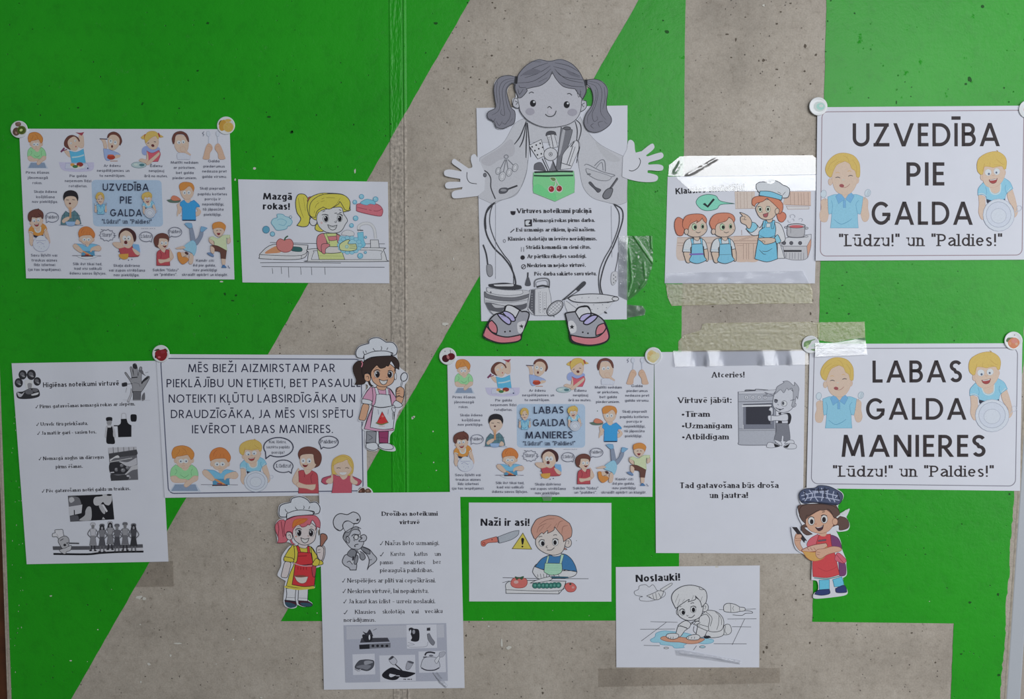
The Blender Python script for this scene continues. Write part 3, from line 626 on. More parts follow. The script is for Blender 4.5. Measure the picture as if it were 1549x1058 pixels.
    I.f("1408,505* 1415,430 1470,370 1560,360 1640,410 1665,480 1650,540 1630,545* 1600,440 1520,390 1440,430", (60, 36, 38), BRD, .3)
    I.e(1492, 500, 30, 36, (205, 210, 218)); I.e(1555, 500, 30, 36, (205, 210, 218)); I.e(1500, 508, 8, 9, K); I.e(1548, 508, 8, 9, K); I.e(1508, 560, 24, 26, (80, 34, 38)); I.l("1470,590 1540,600", (150, 156, 170), .8)
    I.f("1400,730* 1540,720* 1530,780 1470,800 1410,770", (214, 160, 60), (160, 110, 40), .3)
    for x, y in ((1400, 690), (1540, 812), (1410, 795), (1590, 800)): I.e(x, y, 8, 8, (70, 72, 100))
    I.done('printed_child')
    for s, x0, x1, y in (("Skaļa dzēriena", 1315, 1700, 905), ("vai zupas strēbšana", 1245, 1775, 972), ("nav pieklājīga.", 1315, 1690, 1038)): text(I, s, x0, y, x1, y, 38, 'light', TC, .13)
    I.at(833, 644, Q)
    I.fit((415, 225, 815, 860), (870, 686.5, 899, 733), True); thanks_boy(I); I.done('printed_child')
    I.at(833, 644, Q)
    bubble(I, 262, 478, 98, 70, 340, 552, (70, 72, 92), .6); text(I, "Lūdzu!", 188, 492, 345, 490, 46, 'slab', (60, 62, 80)); bubble(I, 692, 410, 100, 68, 610, 488, (70, 72, 92), .6); text(I, "Paldies!", 605, 425, 780, 420, 46, 'slab', (60, 62, 80))
    [I.l([(x, 360), (x+18, 360)], (120, 120, 138), .5) for x in (200, 226, 256, 282, 322, 350, 384)]
    I.done('printed_child')
    for s, x0, x1, y in (("nepieklājīgi,", 1110, 1430, 30), ("tā jāpasūta", 1115, 1418, 102), ("pieklājīgi.", 1128, 1385, 176), ("Sakām \"lūdzu\"", 342, 720, 965), ("un \"paldies\".", 360, 700, 1028), ("Kamēr citi", 985, 1245, 828), ("ēd pie galda,", 938, 1270, 895), ("nav pieklājīgi", 938, 1285, 962), ("skraidīt apkārt un klaigāt.", 770, 1445, 1028)): text(I, s, x0, y, x1, y, 38, 'light', TC, .13)
    I.done('printed_child')
    # boy standing on his hands
    I.f("905,350* 955,350* 985,520 960,560 920,530", (108, 118, 140), (80, 88, 112), .3); I.f("1060,400* 1110,400* 1090,480 1010,590 975,540 1030,480", (108, 118, 140), (80, 88, 112), .3)
    I.f("835,295* 870,280 940,285* 950,340 900,355", (96, 138, 172), (60, 90, 130), .3); I.f("1170,352* 1120,335 1080,330* 1065,390 1100,405", (96, 138, 172), (60, 90, 130), .3)
    I.f("880,560 960,530 1000,620 960,740 920,700 820,660 810,620", (128, 178, 205), (80, 130, 165), .3); I.f("690,640* 800,610 830,640 720,650", SKN, SKD, .3); I.f("900,720 945,740 930,850 880,850", SKN, SKD, .3)
    I.e(800, 770, 80, 72, SKN, 30, SKD, .3); I.f("715,740 730,810 790,865 870,810 850,770 780,760 760,700 720,700", ORG, ORD, .4); I.e(850, 710, 30, 20, (70, 44, 44), 30); I.l("800,760 850,745", K, .5)
    I.done('printed_child')
    # running boy
    I.f("1200,480 1250,540 1250,590 1190,540", SKN, SKD, .4); I.f("1490,460 1505,540 1460,570 1460,500", SKN, SKD, .4)
    I.f("1190,500* 1240,470 1320,500 1400,455 1500,450* 1480,500 1440,500 1445,670* 1330,640 1270,610 1260,540", (184, 196, 160), (130, 146, 110), .4)
    I.f("1205,600* 1300,600 1440,670* 1420,790* 1350,780* 1340,690 1260,670", (84, 54, 48), BRD, .3); I.f("1210,610 1260,640 1250,710 1210,690", SKN, SKD, .3); I.f("1360,785* 1415,790* 1410,860 1370,870", SKN, SKD, .3)
    I.f("1150,705* 1200,700 1245,735* 1240,758 1180,735", (88, 112, 150), (50, 70, 110), .3); I.f("1355,910* 1385,870 1430,910*", (60, 100, 146), (40, 66, 110), .3)
    I.f("1260,370 1280,440 1340,475 1400,430 1425,360 1340,340", SKN, SKD, .3); I.f("1250,365* 1250,300 1300,270 1380,268 1440,320 1420,395* 1400,360 1330,345", ORG, ORD, .4)
    I.l("1300,390 1325,382", K, .6); I.l("1350,380 1375,388", K, .6); I.f("1305,420* 1360,420* 1345,450 1318,450", (110, 40, 46)); I.l("1450,880 1465,910 1480,915", (70, 74, 100), .6)
    I.done('printed_children_and_captions')
    # title
    TK = (30, 34, 56)
    if title == 0:
        I.at(650, 510, 4.069)
        text(I, "LABAS", 642, 472, 824, 470, 43, 'sans', TK); I.done('title_lettering'); text(I, "GALDA", 636, 550, 836, 548, 43, 'sans', TK); I.done('title_lettering'); text(I, "MANIERES", 590, 626, 880, 624, 43, 'sans', TK); I.done('title_lettering'); text(I, "\"Lūdzu!\" un \"Paldies!\"", 576, 668, 896, 667, 25, 'slab', (50, 56, 78), .14); I.done('subtitle_lettering')
        I.fit((25, 90, 630, 960), (785, 617.5, 803.5, 650)); spoon_boy(I); I.done('printed_child'); I.fit((75, 45, 660, 1000), (858.5, 614, 882, 652)); plateboy(I); I.done('printed_child')
    else:
        I.at(650, 510, 4.069)
        text(I, "UZVEDĪBA", 601, 474, 878, 474, 43, 'sans', TK); I.done('title_lettering'); text(I, "PIE", 702, 548, 773, 548, 43, 'sans', TK); I.done('title_lettering'); text(I, "GALDA", 641, 622, 832, 622, 43, 'sans', TK); I.done('title_lettering'); text(I, "\"Lūdzu!\" un \"Paldies!\"", 590, 664, 888, 664, 25, 'slab', (50, 56, 78), .14); I.done('subtitle_lettering')
        I.fit((25, 90, 630, 960), (785, 629, 803.5, 660)); spoon_boy(I); I.done('printed_child'); I.fit((75, 45, 660, 1000), (855, 628, 878, 665)); plateboy(I)
    I.done('printed_child')
# ------------------------------------------------------------------ the wall
WT = .16
def rect_edges():
    L0, L1 = wall(-3, 560), wall(14, 1058); R0, R1 = wall(1547, 520), wall(1515, 1058)
    ext = lambda a, b, z: a[0]+(b[0]-a[0])*(z-a[2])/(b[2]-a[2])
    return [ext(L0, L1, .3), ext(L0, L1, 2.7)], [ext(R0, R1, .3), ext(R0, R1, 2.7)]
(LB, LT_), (RB, RT_) = rect_edges()
RT_ = max(RT_, RB+.06)
wv = [(LB, 0, .3), (RB, 0, .3), (RT_, 0, 2.7), (LT_, 0, 2.7)]; wv += [(x, WT, z) for x, y, z in wv]
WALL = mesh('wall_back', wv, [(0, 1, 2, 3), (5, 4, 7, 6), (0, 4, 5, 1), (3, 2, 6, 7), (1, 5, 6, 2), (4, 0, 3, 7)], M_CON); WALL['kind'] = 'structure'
def W2(px, py): a = wall(px, py); return (a[0], a[2])
def paint(name, pts, t=.0004):
    n = len(pts); tri = tessellate_polygon([[Vector((x, z, 0)) for x, z in pts]])
    V = [(x, -t, z) for x, z in pts]+[(x, 0.0004, z) for x, z in pts]; F = []
    for f in tri:
        a, b, c = [pts[i] for i in f]; cr_ = (b[0]-a[0])*(c[1]-a[1])-(c[0]-a[0])*(b[1]-a[1])
        F.append(tuple(f) if cr_ > 0 else tuple(reversed(f)))
    for i in range(n): j = (i+1) % n; F.append((i, j, n+j, n+i))
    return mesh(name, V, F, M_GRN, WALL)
def zat(a, b, z):  # extend the line a-b to height z
    a, b = W2(*a), W2(*b); return (a[0]+(b[0]-a[0])*(z-a[1])/(b[1]-a[1]), z)
E_ = .0015
def wob(a, b, n, amp):
    """a masked paint edge wanders a little"""
    out = []
    for i in range(n):
        t = i/n; out.append((a[0]+(b[0]-a[0])*t+random.uniform(-amp, amp), a[1]+(b[1]-a[1])*t))
    return out
lo_, hi_ = .3, .95
for _ in range(40):
    mz = (lo_+hi_)/2
    if zat((711, 0), (108, 1058), mz)[0] < LB+(LT_-LB)*(mz-.3)/2.4+.004: lo_ = mz
    else: hi_ = mz
pl = [zat((711, 0), (108, 1058), hi_)]+wob(W2(108, 1058), W2(711, 0), 90, .0005)+[zat((711, 0), (108, 1058), 2.7), (LT_+.001, 2.7)]
paint('green_paint', pl)
DA, DB = (926, 70), (425, 940)
apex = None
va, vb = W2(1037, 0), W2(1026, 940); da, db = W2(*DA), W2(*DB)
t_ = ((va[0]-da[0])*(vb[1]-va[1])-(va[1]-da[1])*(vb[0]-va[0]))/((db[0]-da[0])*(vb[1]-va[1])-(db[1]-da[1])*(vb[0]-va[0]))
apex = (da[0]+(db[0]-da[0])*t_, da[1]+(db[1]-da[1])*t_)
paint('green_paint', wob(W2(425, 940), W2(1025.8, 939), 40, .0004)+wob(W2(1025.8, 939), apex, 60, .0004)+wob(apex, W2(425, 940), 90, .0005))
redge = [(RB+(RT_-RB)*(z-.3)/2.4-.0055+random.uniform(-.0012, .0010)+.0008*math.sin(z*61), z) for z in [.3+i*.006 for i in range(401)]]
pr = [zat((1442.5, 943.5), (1438, 1058), .3)]+redge+[zat((1250, 0), (1228.8, 941), 2.7)]+wob(W2(1250, 0), W2(1228.8, 941), 70, .0004)+wob(W2(1228.8, 941), W2(1442.5, 943.5), 25, .0004)+wob(W2(1442.5, 943.5), W2(1438, 1058), 20, .0003)
paint('green_paint', pr)
def in_green(px, py):
    lx = 711+(108-711)*py/1058
    if px < lx: return True
    ix = 926+(425-926)*(py-70)/870
    return px > ix and py < 940 and px < 1037-py*.0117
# board seam running down the wall
prof = [(-21, 0), (-20.4, .9), (-19, 1.0), (-17.5, .8), (-16, .7), (-14, .75), (-12, .7), (-10, .6), (-8, .65), (-6, .7), (-4, .75), (-2.4, .7), (-1.6, .5), (-1.0, .02), (.2, .02), (.8, 1.3), (2.0, 1.4), (3.2, .7), (5, 0)]
prof = [(prof[i][0]+(prof[i+1][0]-prof[i][0])*k/4, prof[i][1]+(prof[i+1][1]-prof[i][1])*k/4) for i in range(len(prof)-1) for k in range(4)]+[prof[-1]]
V = []; F = []; MI = []; rows = 620
for j in range(rows+1):
    py = -60+j*1180/rows; cx = 609.5+ (py/1058)*6.5
    for i, (dx, h) in enumerate(prof):
        r = noise.noise(Vector((dx*.25, py*.05, 3)))*.5+noise.noise(Vector((dx*.6, py*.2, 9)))*.35
        hh = h+(r if -19 < dx < -2 else r*.25 if h > .1 else 0)
        x, y, z = wall(cx+dx, py); V.append((x, -(max(0, hh)*.001+.0001+(.0004 if in_green(cx+dx, py) else 0)), z))
n = len(prof)
for j in range(rows):
    for i in range(n-1):
        F.append((j*n+i, (j+1)*n+i, (j+1)*n+i+1, j*n+i+1)); MI.append(1 if in_green(609.5+(-60+(j+.5)*1180/rows)/1058*6.5+(prof[i][0]+prof[i+1][0])/2, -60+(j+.5)*1180/rows) else 0)
M_SEAM = simple('rough_seam_mortar', (.62, .55, .475), .85, .2, 0, 220, .5, .002)
mesh('board_seam', V, F, [M_SEAM, M_GRN], WALL, MI, True)
# air holes in the concrete: flat ragged discs, the shade inside each hollow painted as dark colour
HOLES = [(1100, 52, 3, 1.2), (1113, 60, 1.5, 3), (1128, 26, 1.6, 1), (1175, 36, 2, 1.6), (1181, 18, 1.8, 1.2), (1196, 5, 2, 1.2), (1218, 70, 2, 3.4), (1234, 83, 2, 2), (1155, 91, 2.6, 2.4), (1148, 92, 1.2, 1.6), (1175, 105, 2.4, 1.4), (1217, 108, 1.8, 1.4), (1226, 127, 1.6, 1.2), (1173, 129, 1.2, 1.2), (1106, 87, 1.6, 1.2),
 (1009, 48, 3.6, 2.6), (1003, 31, 1.6, 1.2), (1257, 1, 1.4, 1.2), (1293, 20, 1.4, 1.4), (1486, 10, 2.6, 2.4), (1252, 32, 1.3, 1.3), (1249, 78, 1.2, 1), (1369, 124, 1, 1), (1379, 132, 1, 1), (1378, 146, 1.2, 1), (1519, 133, 1.6, 1.4), (1314, 148, 1.2, 1),
 (659, 35, 3.2, 2), (707, 4, 1.5, 1.5), (745, 4, 1.5, 1.5), (749, 12, 1.6, 1.5), (709, 32, 1.8, 1), (744, 84, 2.2, 1.6), (677, 87, 1.8, 1.2), (715, 101, 1.3, 1.2), (712, 117, 1.6, 1.2), (737, 124, 1.4, 2.8), (691, 74, 1.2, .8), (678, 135, 1.2, 1.2), (725, 120, 1.4, .9),
 (1281, 412, 1.2, 1), (1274, 432, 1.8, 1), (1251, 474, 1.6, 1.3), (1284, 475, 2, 1.3), (1229, 455, 1.6, 2), (1228, 488, 1.6, 2.2), (1226, 475, 1.4, 2.4), (1078, 464, 1.6, 1.2), (1090, 471, 1.3, 1), (1115, 466, 1.2, 1),
 (1204, 908, 1.6, 1.6), (1215, 900, 1.6, 1.2), (1400, 839, 1.4, .9), (1370, 840, 1, 1), (1379, 958, 2, 1.2), (1415, 1003, 1.6, 1.3), (1225, 973, 1.4, 1.8), (1155, 987, 1.6, 2.2), (1155, 930, 1.2, 1.2), (1296, 946, 1.2, 1), (1160, 980, 2, 2.2), (1190, 945, 1.2, 1), (1354, 989, 1.2, 1), (1467, 912, 2.6, 1.8), (1454, 990, 2, 1.2), (1510, 900, 1.8, 2.6), (1511, 1022, 2.4, 2), (1527, 748, 2, 2),
 (821, 1049, 1.6, 2.4), (820, 1042, 1.2, 1.2), (704, 995, 1.2, 1.4), (697, 1010, 1, 1.2), (670, 1048, 1, 1.2), (705, 962, 1.4, 2), (441, 200, 2.6, 2), (442, 199, 1.4, 2), (215, 158, 1.4, 1), (314, 35, 2.6, 1.6), (299, 107, 2, 1.4), (118, 163, 1.8, 1.2), (271, 164, 1.6, 1), (407, 177, 3, 1.4), (403, 170, 1, 1.2), (216, 156, 1.5, 1), (339, 149, 1.2, 1.2), (515, 95, 1, .8), (419, 115, 1.2, 1), (360, 365, 1.5, 1.2), (340, 445, 2, 2), (352, 455, 2.4, 1.2), (357, 447, 2, 1.6), (1467, 120, 3, 4.5), (1461, 127, 2, 2), (1356, 155, 1, 3)]
M_HOLE = simple('air_hole_shade', (.15, .125, .10), .9, .1); M_HOLG = simple('air_hole_shade_green', (.006, .10, .006), .6, .3)
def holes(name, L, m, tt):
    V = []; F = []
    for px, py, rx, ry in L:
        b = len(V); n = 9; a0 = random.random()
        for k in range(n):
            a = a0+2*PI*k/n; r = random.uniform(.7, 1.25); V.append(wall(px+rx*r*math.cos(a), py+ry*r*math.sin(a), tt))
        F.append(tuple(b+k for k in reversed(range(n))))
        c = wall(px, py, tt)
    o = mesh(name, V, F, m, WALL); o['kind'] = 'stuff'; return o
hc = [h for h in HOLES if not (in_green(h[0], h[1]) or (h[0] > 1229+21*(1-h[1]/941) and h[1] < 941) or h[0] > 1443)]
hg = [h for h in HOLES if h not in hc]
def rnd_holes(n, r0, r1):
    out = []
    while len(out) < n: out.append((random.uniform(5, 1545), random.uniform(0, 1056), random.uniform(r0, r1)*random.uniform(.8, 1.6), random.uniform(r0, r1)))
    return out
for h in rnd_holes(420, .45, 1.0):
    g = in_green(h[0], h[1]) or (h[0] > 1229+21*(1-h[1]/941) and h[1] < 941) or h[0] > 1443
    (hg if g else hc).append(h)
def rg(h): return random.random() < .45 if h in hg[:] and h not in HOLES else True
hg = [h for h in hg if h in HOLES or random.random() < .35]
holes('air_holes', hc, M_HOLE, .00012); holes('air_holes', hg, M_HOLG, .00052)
# paint chips and plaster specks
SP = [(537, 259, 1.2, 3.4), (356, 272, 1.4, 1.8), (686, 392, 1, 2.2), (674, 490, 5, 2.4), (335, 426, 3, 1.2), (385, 255, 2.5, 1.8), (624, 633, 1.8, 2), (626, 631, 2, 1.8), (1084, 858, 3, 1), (655, 653, 1, 1), (656, 700, 1, 1), (660, 712, 1, 1), (210, 904, 5, 3), (218, 906, 3, 2), (77, 902, 2, 1), (107, 1000, 2, 1.2), (225, 1005, 3, 2), (258, 992, 2, 2), (353, 968, 1.4, 1.4), (377, 967, 1.6, 1.4), (213, 1032, 1.2, 2), (395, 1056, 2, 1.2), (327, 1005, 1, 1), (212, 945, 1.6, 1), (148, 953, 1, 1), (443, 969, 1, 1), (269, 974, 6, 1.2), (759, 973, 2, 6), (770, 980, 4, 3), (739, 948, 2, 1.2), (1058, 1014, 1.6, 1), (1155, 8, 2, 1.6)]
M_SPK = simple('pale_plaster_fleck', (.70, .68, .62), .6, .3)
SPR = [(random.uniform(110, 1430), random.uniform(860, 1056), random.uniform(.4, .9), random.uniform(.4, .9)) for _ in range(40)]+[(random.uniform(15, 40), random.uniform(560, 1050), random.uniform(.2, .45), random.uniform(.5, 1.3)) for _ in range(36)]
holes('plaster_flecks', SP+SPR, M_SPK, .00056)
# left: brown door jamb set back a little; right: bare plaster edge, grey metal frame and the bright passage behind
M_WOOD = simple('dark_brown_stained_wood', (.15, .05, .018), .45, .4, 0, 25, .5)
M_SILL = simple('bare_beige_plaster', (.52, .46, .38), .85, .2, 0, 140, .35, .002)
M_FRAME = simple('pale_grey_powder_coated_metal', (.50, .53, .58), .4, .5, 0, 3, .05)
M_FAR = simple('cream_plaster', (.8, .7, .62), .8, .2, 0, 3, .08)
def slab(name, xb, xt, wb, y0, y1, m, bev=.002):
    V = [(x, y, z) for (x, z) in ((xb, .3), (xb+wb, .3), (xt+wb, 2.7), (xt, 2.7)) for y in (y0, y1)]
    F = [(0, 2, 4, 6), (3, 1, 7, 5), (0, 1, 3, 2), (6, 4, 5, 7), (2, 3, 5, 4), (1, 0, 6, 7)]
    o = mesh(name, V, F, m); b = o.modifiers.new('bevel', 'BEVEL'); b.width = bev; b.segments = 2; o['kind'] = 'structure'; return o
slab('trim_1', LB-.0022, LT_-.0022, .0018, -.0012, WT, M_SILL, .0004)
slab('door_1', LB-.30, LT_-.30, .297, .010, .055, M_WOOD)
slab('trim_2', RB+.0005, RT_+.0005, .0035, .0005, WT, M_SILL, .0006)
slab('trim_3', RB+.0045, RT_+.0045, .0235, .004, .09, M_FRAME, .003)
area('passage_light', (RB+1.0, .5, 2.5), (RB+.9, 1.5, 1.2), .8, .8, 16, (1, .97, .93))
far = box('wall_right', RB-.05, RB+2.2, 1.5, 1.6, .3, 2.7, M_FAR); far['kind'] = 'structure'
flr = box('floor', -2.6, 3.2, -4.2, 1.6, .22, .3, simple('grey_vinyl_floor', (.42, .40, .38), .5, .4, 0, 6, .1)); flr['kind'] = 'structure'
# ------------------------------------------------------------------ sheets of paper
import math as _m
def curl(l=1.0, b=.5, r=.2, rip=.12, ph=0, fr=2.2, t=.1):
    return lambda u, v: l*(1-u)**5+b*v**6+r*u**6+t*(1-v)**6+rip*math.sin(2*PI*fr*u+ph)*math.exp(-1.6*v)+rip+.15*rip*math.sin(9*v+ph*2)
def poster(name, quad, base, label, cat='poster', mat=None, group=None, **c):
    sh = Sheet(quad, base, curl(**c)); cx = sum(p[0] for p in quad)/4; by = max(p[1] for p in quad)
    T = empty(name, wall(cx, by, 0), label, cat, group)
    sheetgrid('paper_sheet', sh, mat or M_PAPER, T); return T, sh
def border(I, q, ins, r, c=(88, 90, 112), lw=1.1):
    """thin printed frame with rounded corners"""
    (a, b, c_, d) = q; P = []
    w_, h_ = math.hypot(b[0]-a[0], b[1]-a[1]), math.hypot(d[0]-a[0], d[1]-a[1])
    def at(x, y):
        u, v = x/w_, y/h_; return ((a[0]*(1-u)+b[0]*u)*(1-v)+(d[0]*(1-u)+c_[0]*u)*v, (a[1]*(1-u)+b[1]*u)*(1-v)+(d[1]*(1-u)+c_[1]*u)*v)
    for cx, cy, s in ((w_-ins-r, ins+r, -90), (w_-ins-r, h_-ins-r, 0), (ins+r, h_-ins-r, 90), (ins+r, ins+r, 180)):
        for k in range(7): t = math.radians(s+k*15); P.append(at(cx+r*math.cos(t), cy+r*math.sin(t)))
    I.at(0, 0, 1); I.l(P, c, lw, False, True); I.done('printed_border')
DK = (34, 32, 40)
# 1. small children on table behaviour (left) and good manners (centre)
T, sh = poster('poster', [(28.8, 194.8), (347.5, 195.5), (354.7, 423), (39.5, 421.3)], .3, 'white table manners poster of many small cartoon children, at far left on green wall', l=1.8, b=.9, rip=.2, t=.4)
def warp1(x, y):
    v = (y-539)/213; xl = 676.5+4.2*v; xr = 989.5-2.5*v; u = (x-xl)/(xr-xl)
    a, b, c_, d = (28.8, 194.8), (347.5, 195.5), (354.7, 423), (39.5, 421.3)
    return ((a[0]*(1-u)+b[0]*u)*(1-v)+(d[0]*(1-u)+c_[0]*u)*v, (a[1]*(1-u)+b[1]*u)*(1-v)+(d[1]*(1-u)+c_[1]*u)*v)
I = Ink('print', T, sh, warp1); multi(I, 1)
T, sh = poster('poster', [(676.5, 539), (989.5, 540), (987, 752), (680.7, 752)], .3, 'white table manners poster of many small cartoon children, below the paper girl\'s shoes', l=1.2, b=.5, rip=.2, t=.3)
I = Ink('print', T, sh); multi(I, 0)
# 2. large titled posters at the right
uq = [(1236.5, 162.3), (1556, 159.8), (1553, 393), (1233.8, 394.6)]
T, sh = poster('poster', uq, 1.2, 'large white table behaviour title poster with two blond boys, at upper right', l=1.1, b=.5, rip=.15)
I = Ink('print', T, sh); border(I, uq, 7, 9, (120, 100, 110), .9); I.at(1210, 130, 3.779)
BK = (40, 34, 38)
text(I, "UZVEDĪBA", 302, 347, 1143, 345, 133, 'sans', BK, .15); I.done('title_lettering'); text(I, "PIE", 609, 570, 826, 570, 133, 'sans', BK, .15); I.done('title_lettering'); text(I, "GALDA", 410, 795, 988, 795, 133, 'sans', BK, .15); I.done('title_lettering')
text(I, "\"Lūdzu!\" un \"Paldies!\"", 225, 918, 1155, 916, 70, 'slab', BK, .13); I.done('subtitle_lettering')
I.fit((25, 90, 630, 960), (1240, 231.5, 1318, 345)); spoon_boy(I); I.done('printed_boy_with_fork_and_spoon')
I.fit((75, 45, 660, 1000), (1477, 227.5, 1546.5, 349)); plateboy(I); I.done('printed_boy_with_plate')
lq = [(1225, 520.5), (1546.5, 519.5), (1543, 743), (1220, 739)]
T, sh = poster('poster', lq, .35, 'large white good manners title poster with two blond boys, at lower right', l=1.0, b=.5, rip=.15)
I = Ink('print', T, sh); border(I, lq, 7, 10, (100, 98, 112), .9); I.at(1190, 480, 3.649)
text(I, "LABAS", 474, 362, 968, 360, 122, 'sans', BK, .15); I.done('title_lettering'); text(I, "GALDA", 438, 567, 992, 567, 120, 'sans', BK, .15); I.done('title_lettering'); text(I, "MANIERES", 303, 772, 1098, 772, 122, 'sans', BK, .15); I.done('title_lettering')
text(I, "\"Lūdzu!\" un \"Paldies!\"", 257, 882, 1142, 882, 62, 'slab', BK, .13); I.done('subtitle_lettering')
I.at(1230, 530, 8.135); spoon_boy(I); I.done('printed_boy_with_fork_and_spoon'); I.at(1455, 525, 7.835); plateboy(I); I.done('printed_boy_with_plate')
# 3. poster about etiquette
eq = [(236, 536), (552.5, 537.5), (555.7, 749), (249, 753.5)]
T, sh = poster('poster', eq, .9, 'white poster of a long sentence in capitals above five cartoon children', l=1.6, b=.1, rip=.2, t=.2)
I = Ink('print', T, sh); border(I, eq, 6.5, 9, (70, 74, 96), 1.2); I.at(220, 500, 3.688); NV = (34, 36, 58)
for s, x0, x1, y in (("MĒS BIEŽI AIZMIRSTAM PAR", 238, 1057, 234), ("PIEKLĀJĪBU UN ETIĶETI, BET PASAULE", 118, 1200, 318), ("NOTEIKTI KĻŪTU LABSIRDĪGĀKA UN", 130, 1170, 404), ("DRAUDZĪGĀKA, JA MĒS VISI SPĒTU", 142, 1158, 490), ("IEVĒROT LABAS MANIERES.", 260, 1046, 575)):
    text(I, s, x0, y, x1, y-2, 46, 'sans', NV, .13); I.done('lettering')
I.done('lettering')
I.at(240, 650, 9.388); sink_boy(I); I.done('printed_boy_at_sink'); I.at(240, 650, 9.388); cut_boy(I); I.done('printed_boy_cutting_food')
I.fit((75, 45, 660, 1000), (361.5, 664.5, 414, 744)); plateboy(I); I.done('printed_boy_with_plate')
I.at(395, 650, 8.851); thanks_boy(I); I.done('printed_boy_with_folded_arms'); thumbs_girl(I); I.done('printed_girl_with_thumbs_up')
bubble(I, 232, 238, 198, 130, 65, 390, NV, 1.1); bubble(I, 298, 493, 130, 84, 405, 588, NV, .9); bubble(I, 905, 170, 130, 80, 805, 262, NV, .9)
for s, x0, x1, y, c in (("Kai, lūdzu,", 108, 335, 182, 34), ("sautēta papildu", 72, 380, 252, 34), ("porcija?", 145, 315, 325, 36), ("Lūdzu!", 205, 400, 508, 46), ("Paldies!", 795, 1015, 185, 46)): text(I, s, x0, y, x1, y, c, 'slab', NV)
I.done('speech_bubbles')
# ------------------------------------------------------------------ hygiene rules page
T, sh = poster('rules_page', [(17.5, 549.8), (239, 546), (254.9, 850), (40.4, 854)], .3, 'white page of hygiene rules with grey pictures, at lower left of wall', 'rules page', l=1.5, b=.8, rip=.5, fr=2.5, t=.5)
I = Ink('print', T, sh); I.at(15, 545, 6.735)
text(I, "Higiēnas noteikumi virtuvē", 338, 278, 1112, 258, 50, 'calibri', DK, .17); I.done('lettering')
for s, x0, y0, x1, y1 in (("✓ Pirms gatavošanas nomazgā rokas ar ziepēm.", 262, 492, 1275, 462), ("✓ Uzvelc tīru priekšautu.", 270, 672, 795, 662), ("✓ Ja mati ir gari - sasien tos.", 280, 763, 880, 748), ("✓ Nomazgā augļus un dārzeņus", 295, 1022, 960, 1005)): text(I, s, x0, y0, x1, y1, 36, 'serif', DK, .19); I.done('lettering')
I.at(0, 520, 3.021); text(I, "pirms ēšanas.", 255, 571, 378, 568, 16, 'serif', DK, .19); text(I, "✓ Pēc gatavošanas notīri galdu un traukus.", 192, 682, 596, 670, 16, 'serif', DK, .19)
I.done('lettering')
I.at(15, 545, 6.735); G1, G2, G3, G4 = (40, 40, 46), (84, 84, 92), (120, 120, 128), (150, 150, 160)
for x, y, r in ((130, 150, 42), (218, 150, 46), (90, 232, 42), (278, 218, 38)): I.e(x, y, r, r*1.15, G1); I.e(x-4, y-6, r*.55, r*.5, G2, 30); I.e(x+8, y+14, r*.4, r*.2, G3, 20)
I.f("150,215 190,200 225,215 235,290 200,320 165,290", (172, 173, 180)); I.f("180,240 222,240 215,300 190,300", G3)
I.f("70,330 130,320 200,290 280,290 305,340 290,375 200,395 85,390", G1); I.f("75,330 120,345 150,320 120,370 90,372", G4); I.e(195, 325, 40, 25, G2); I.e(258, 305, 30, 20, G2); I.f("220,350 290,330 280,352 230,362", (170, 171, 180)); I.done('grey_picture_of_food')
# annotated hand
HS = G3
I.f("1250,330* 1245,260 1215,200 1180,150 1170,130 1185,128 1230,190 1240,170 1225,90 1228,70 1242,75 1262,160* 1252,60 1262,38 1285,40 1298,80 1305,165* 1320,80 1338,70 1345,90 1340,190 1345,225 1370,200 1400,165 1422,170 1415,200 1370,280 1335,330*", HS, G1, .5)
I.f("1255,320* 1335,320* 1330,410* 1255,410*", G2, G1, .5, False); I.l("1240,180 1300,175", G1, 1.2); I.f("1140,235* 1190,228 1195,265* 1145,270", G1)
I.l("1195,245 1250,240", G1, .5); I.f("1235,290 1225,350 1195,420 1215,420 1245,340", G4, G2, .4); I.l("1190,280 1180,330", G3, .5); I.f("1250,50 1270,38 1295,60 1290,90 1262,85", G1)
I.f("1310,100 1350,105 1365,140 1385,160 1360,150 1320,120", G2); I.f("1340,225 1380,180 1418,170 1400,195 1360,225 1345,245", G1); I.l("1380,130 1410,122", G3, .5); I.f("1345,365 1372,330 1375,400 1345,415", G2); I.l("1260,230 1310,240 1325,270", G2, .5); I.l("1150,405 1430,410", G4, .4); I.done('grey_picture_of_hand')
I.at(150, 620, 8.8125)
I.f("90,125 100,105 135,98 170,105 175,130 165,155 105,155", (28, 28, 34)); I.f("105,155 165,150 160,200 130,215 108,195", G3); I.f("80,300 100,215 180,215 215,300 210,380 85,380", G4); I.f("110,240* 120,222* 160,222* 178,240 190,330 210,445 150,458 98,440 100,330", (24, 24, 30)); I.f("115,222* 158,220* 158,238* 118,240*", (178, 178, 188), None, 1, False)
I.l("300,125 300,60 330,48 355,60 362,125", G4, .9); I.f("290,125* 365,122* 385,180 430,210* 430,362* 255,368* 245,215* 285,185", (24, 24, 30)); I.l("195,215 250,215", G1, 1.2); I.l("430,212 475,215 470,245 432,268", (175, 176, 186), .7); I.f("420,75 455,62 498,75 495,150 460,160 425,150", (24, 24, 30)); I.done('picture_of_black_aprons')
I.f("120,510* 498,495* 520,935* 158,950*", G2, None, 1, False); I.f("120,510* 498,495* 500,530* 130,585*", G4, None, 1, False); I.f("130,590* 500,535* 505,600 380,620 135,650*", (56, 56, 62))
for x in (185, 250, 325, 395, 460): I.l("%d,500 %d,630" % (x, x+8), (60, 60, 66), .6)
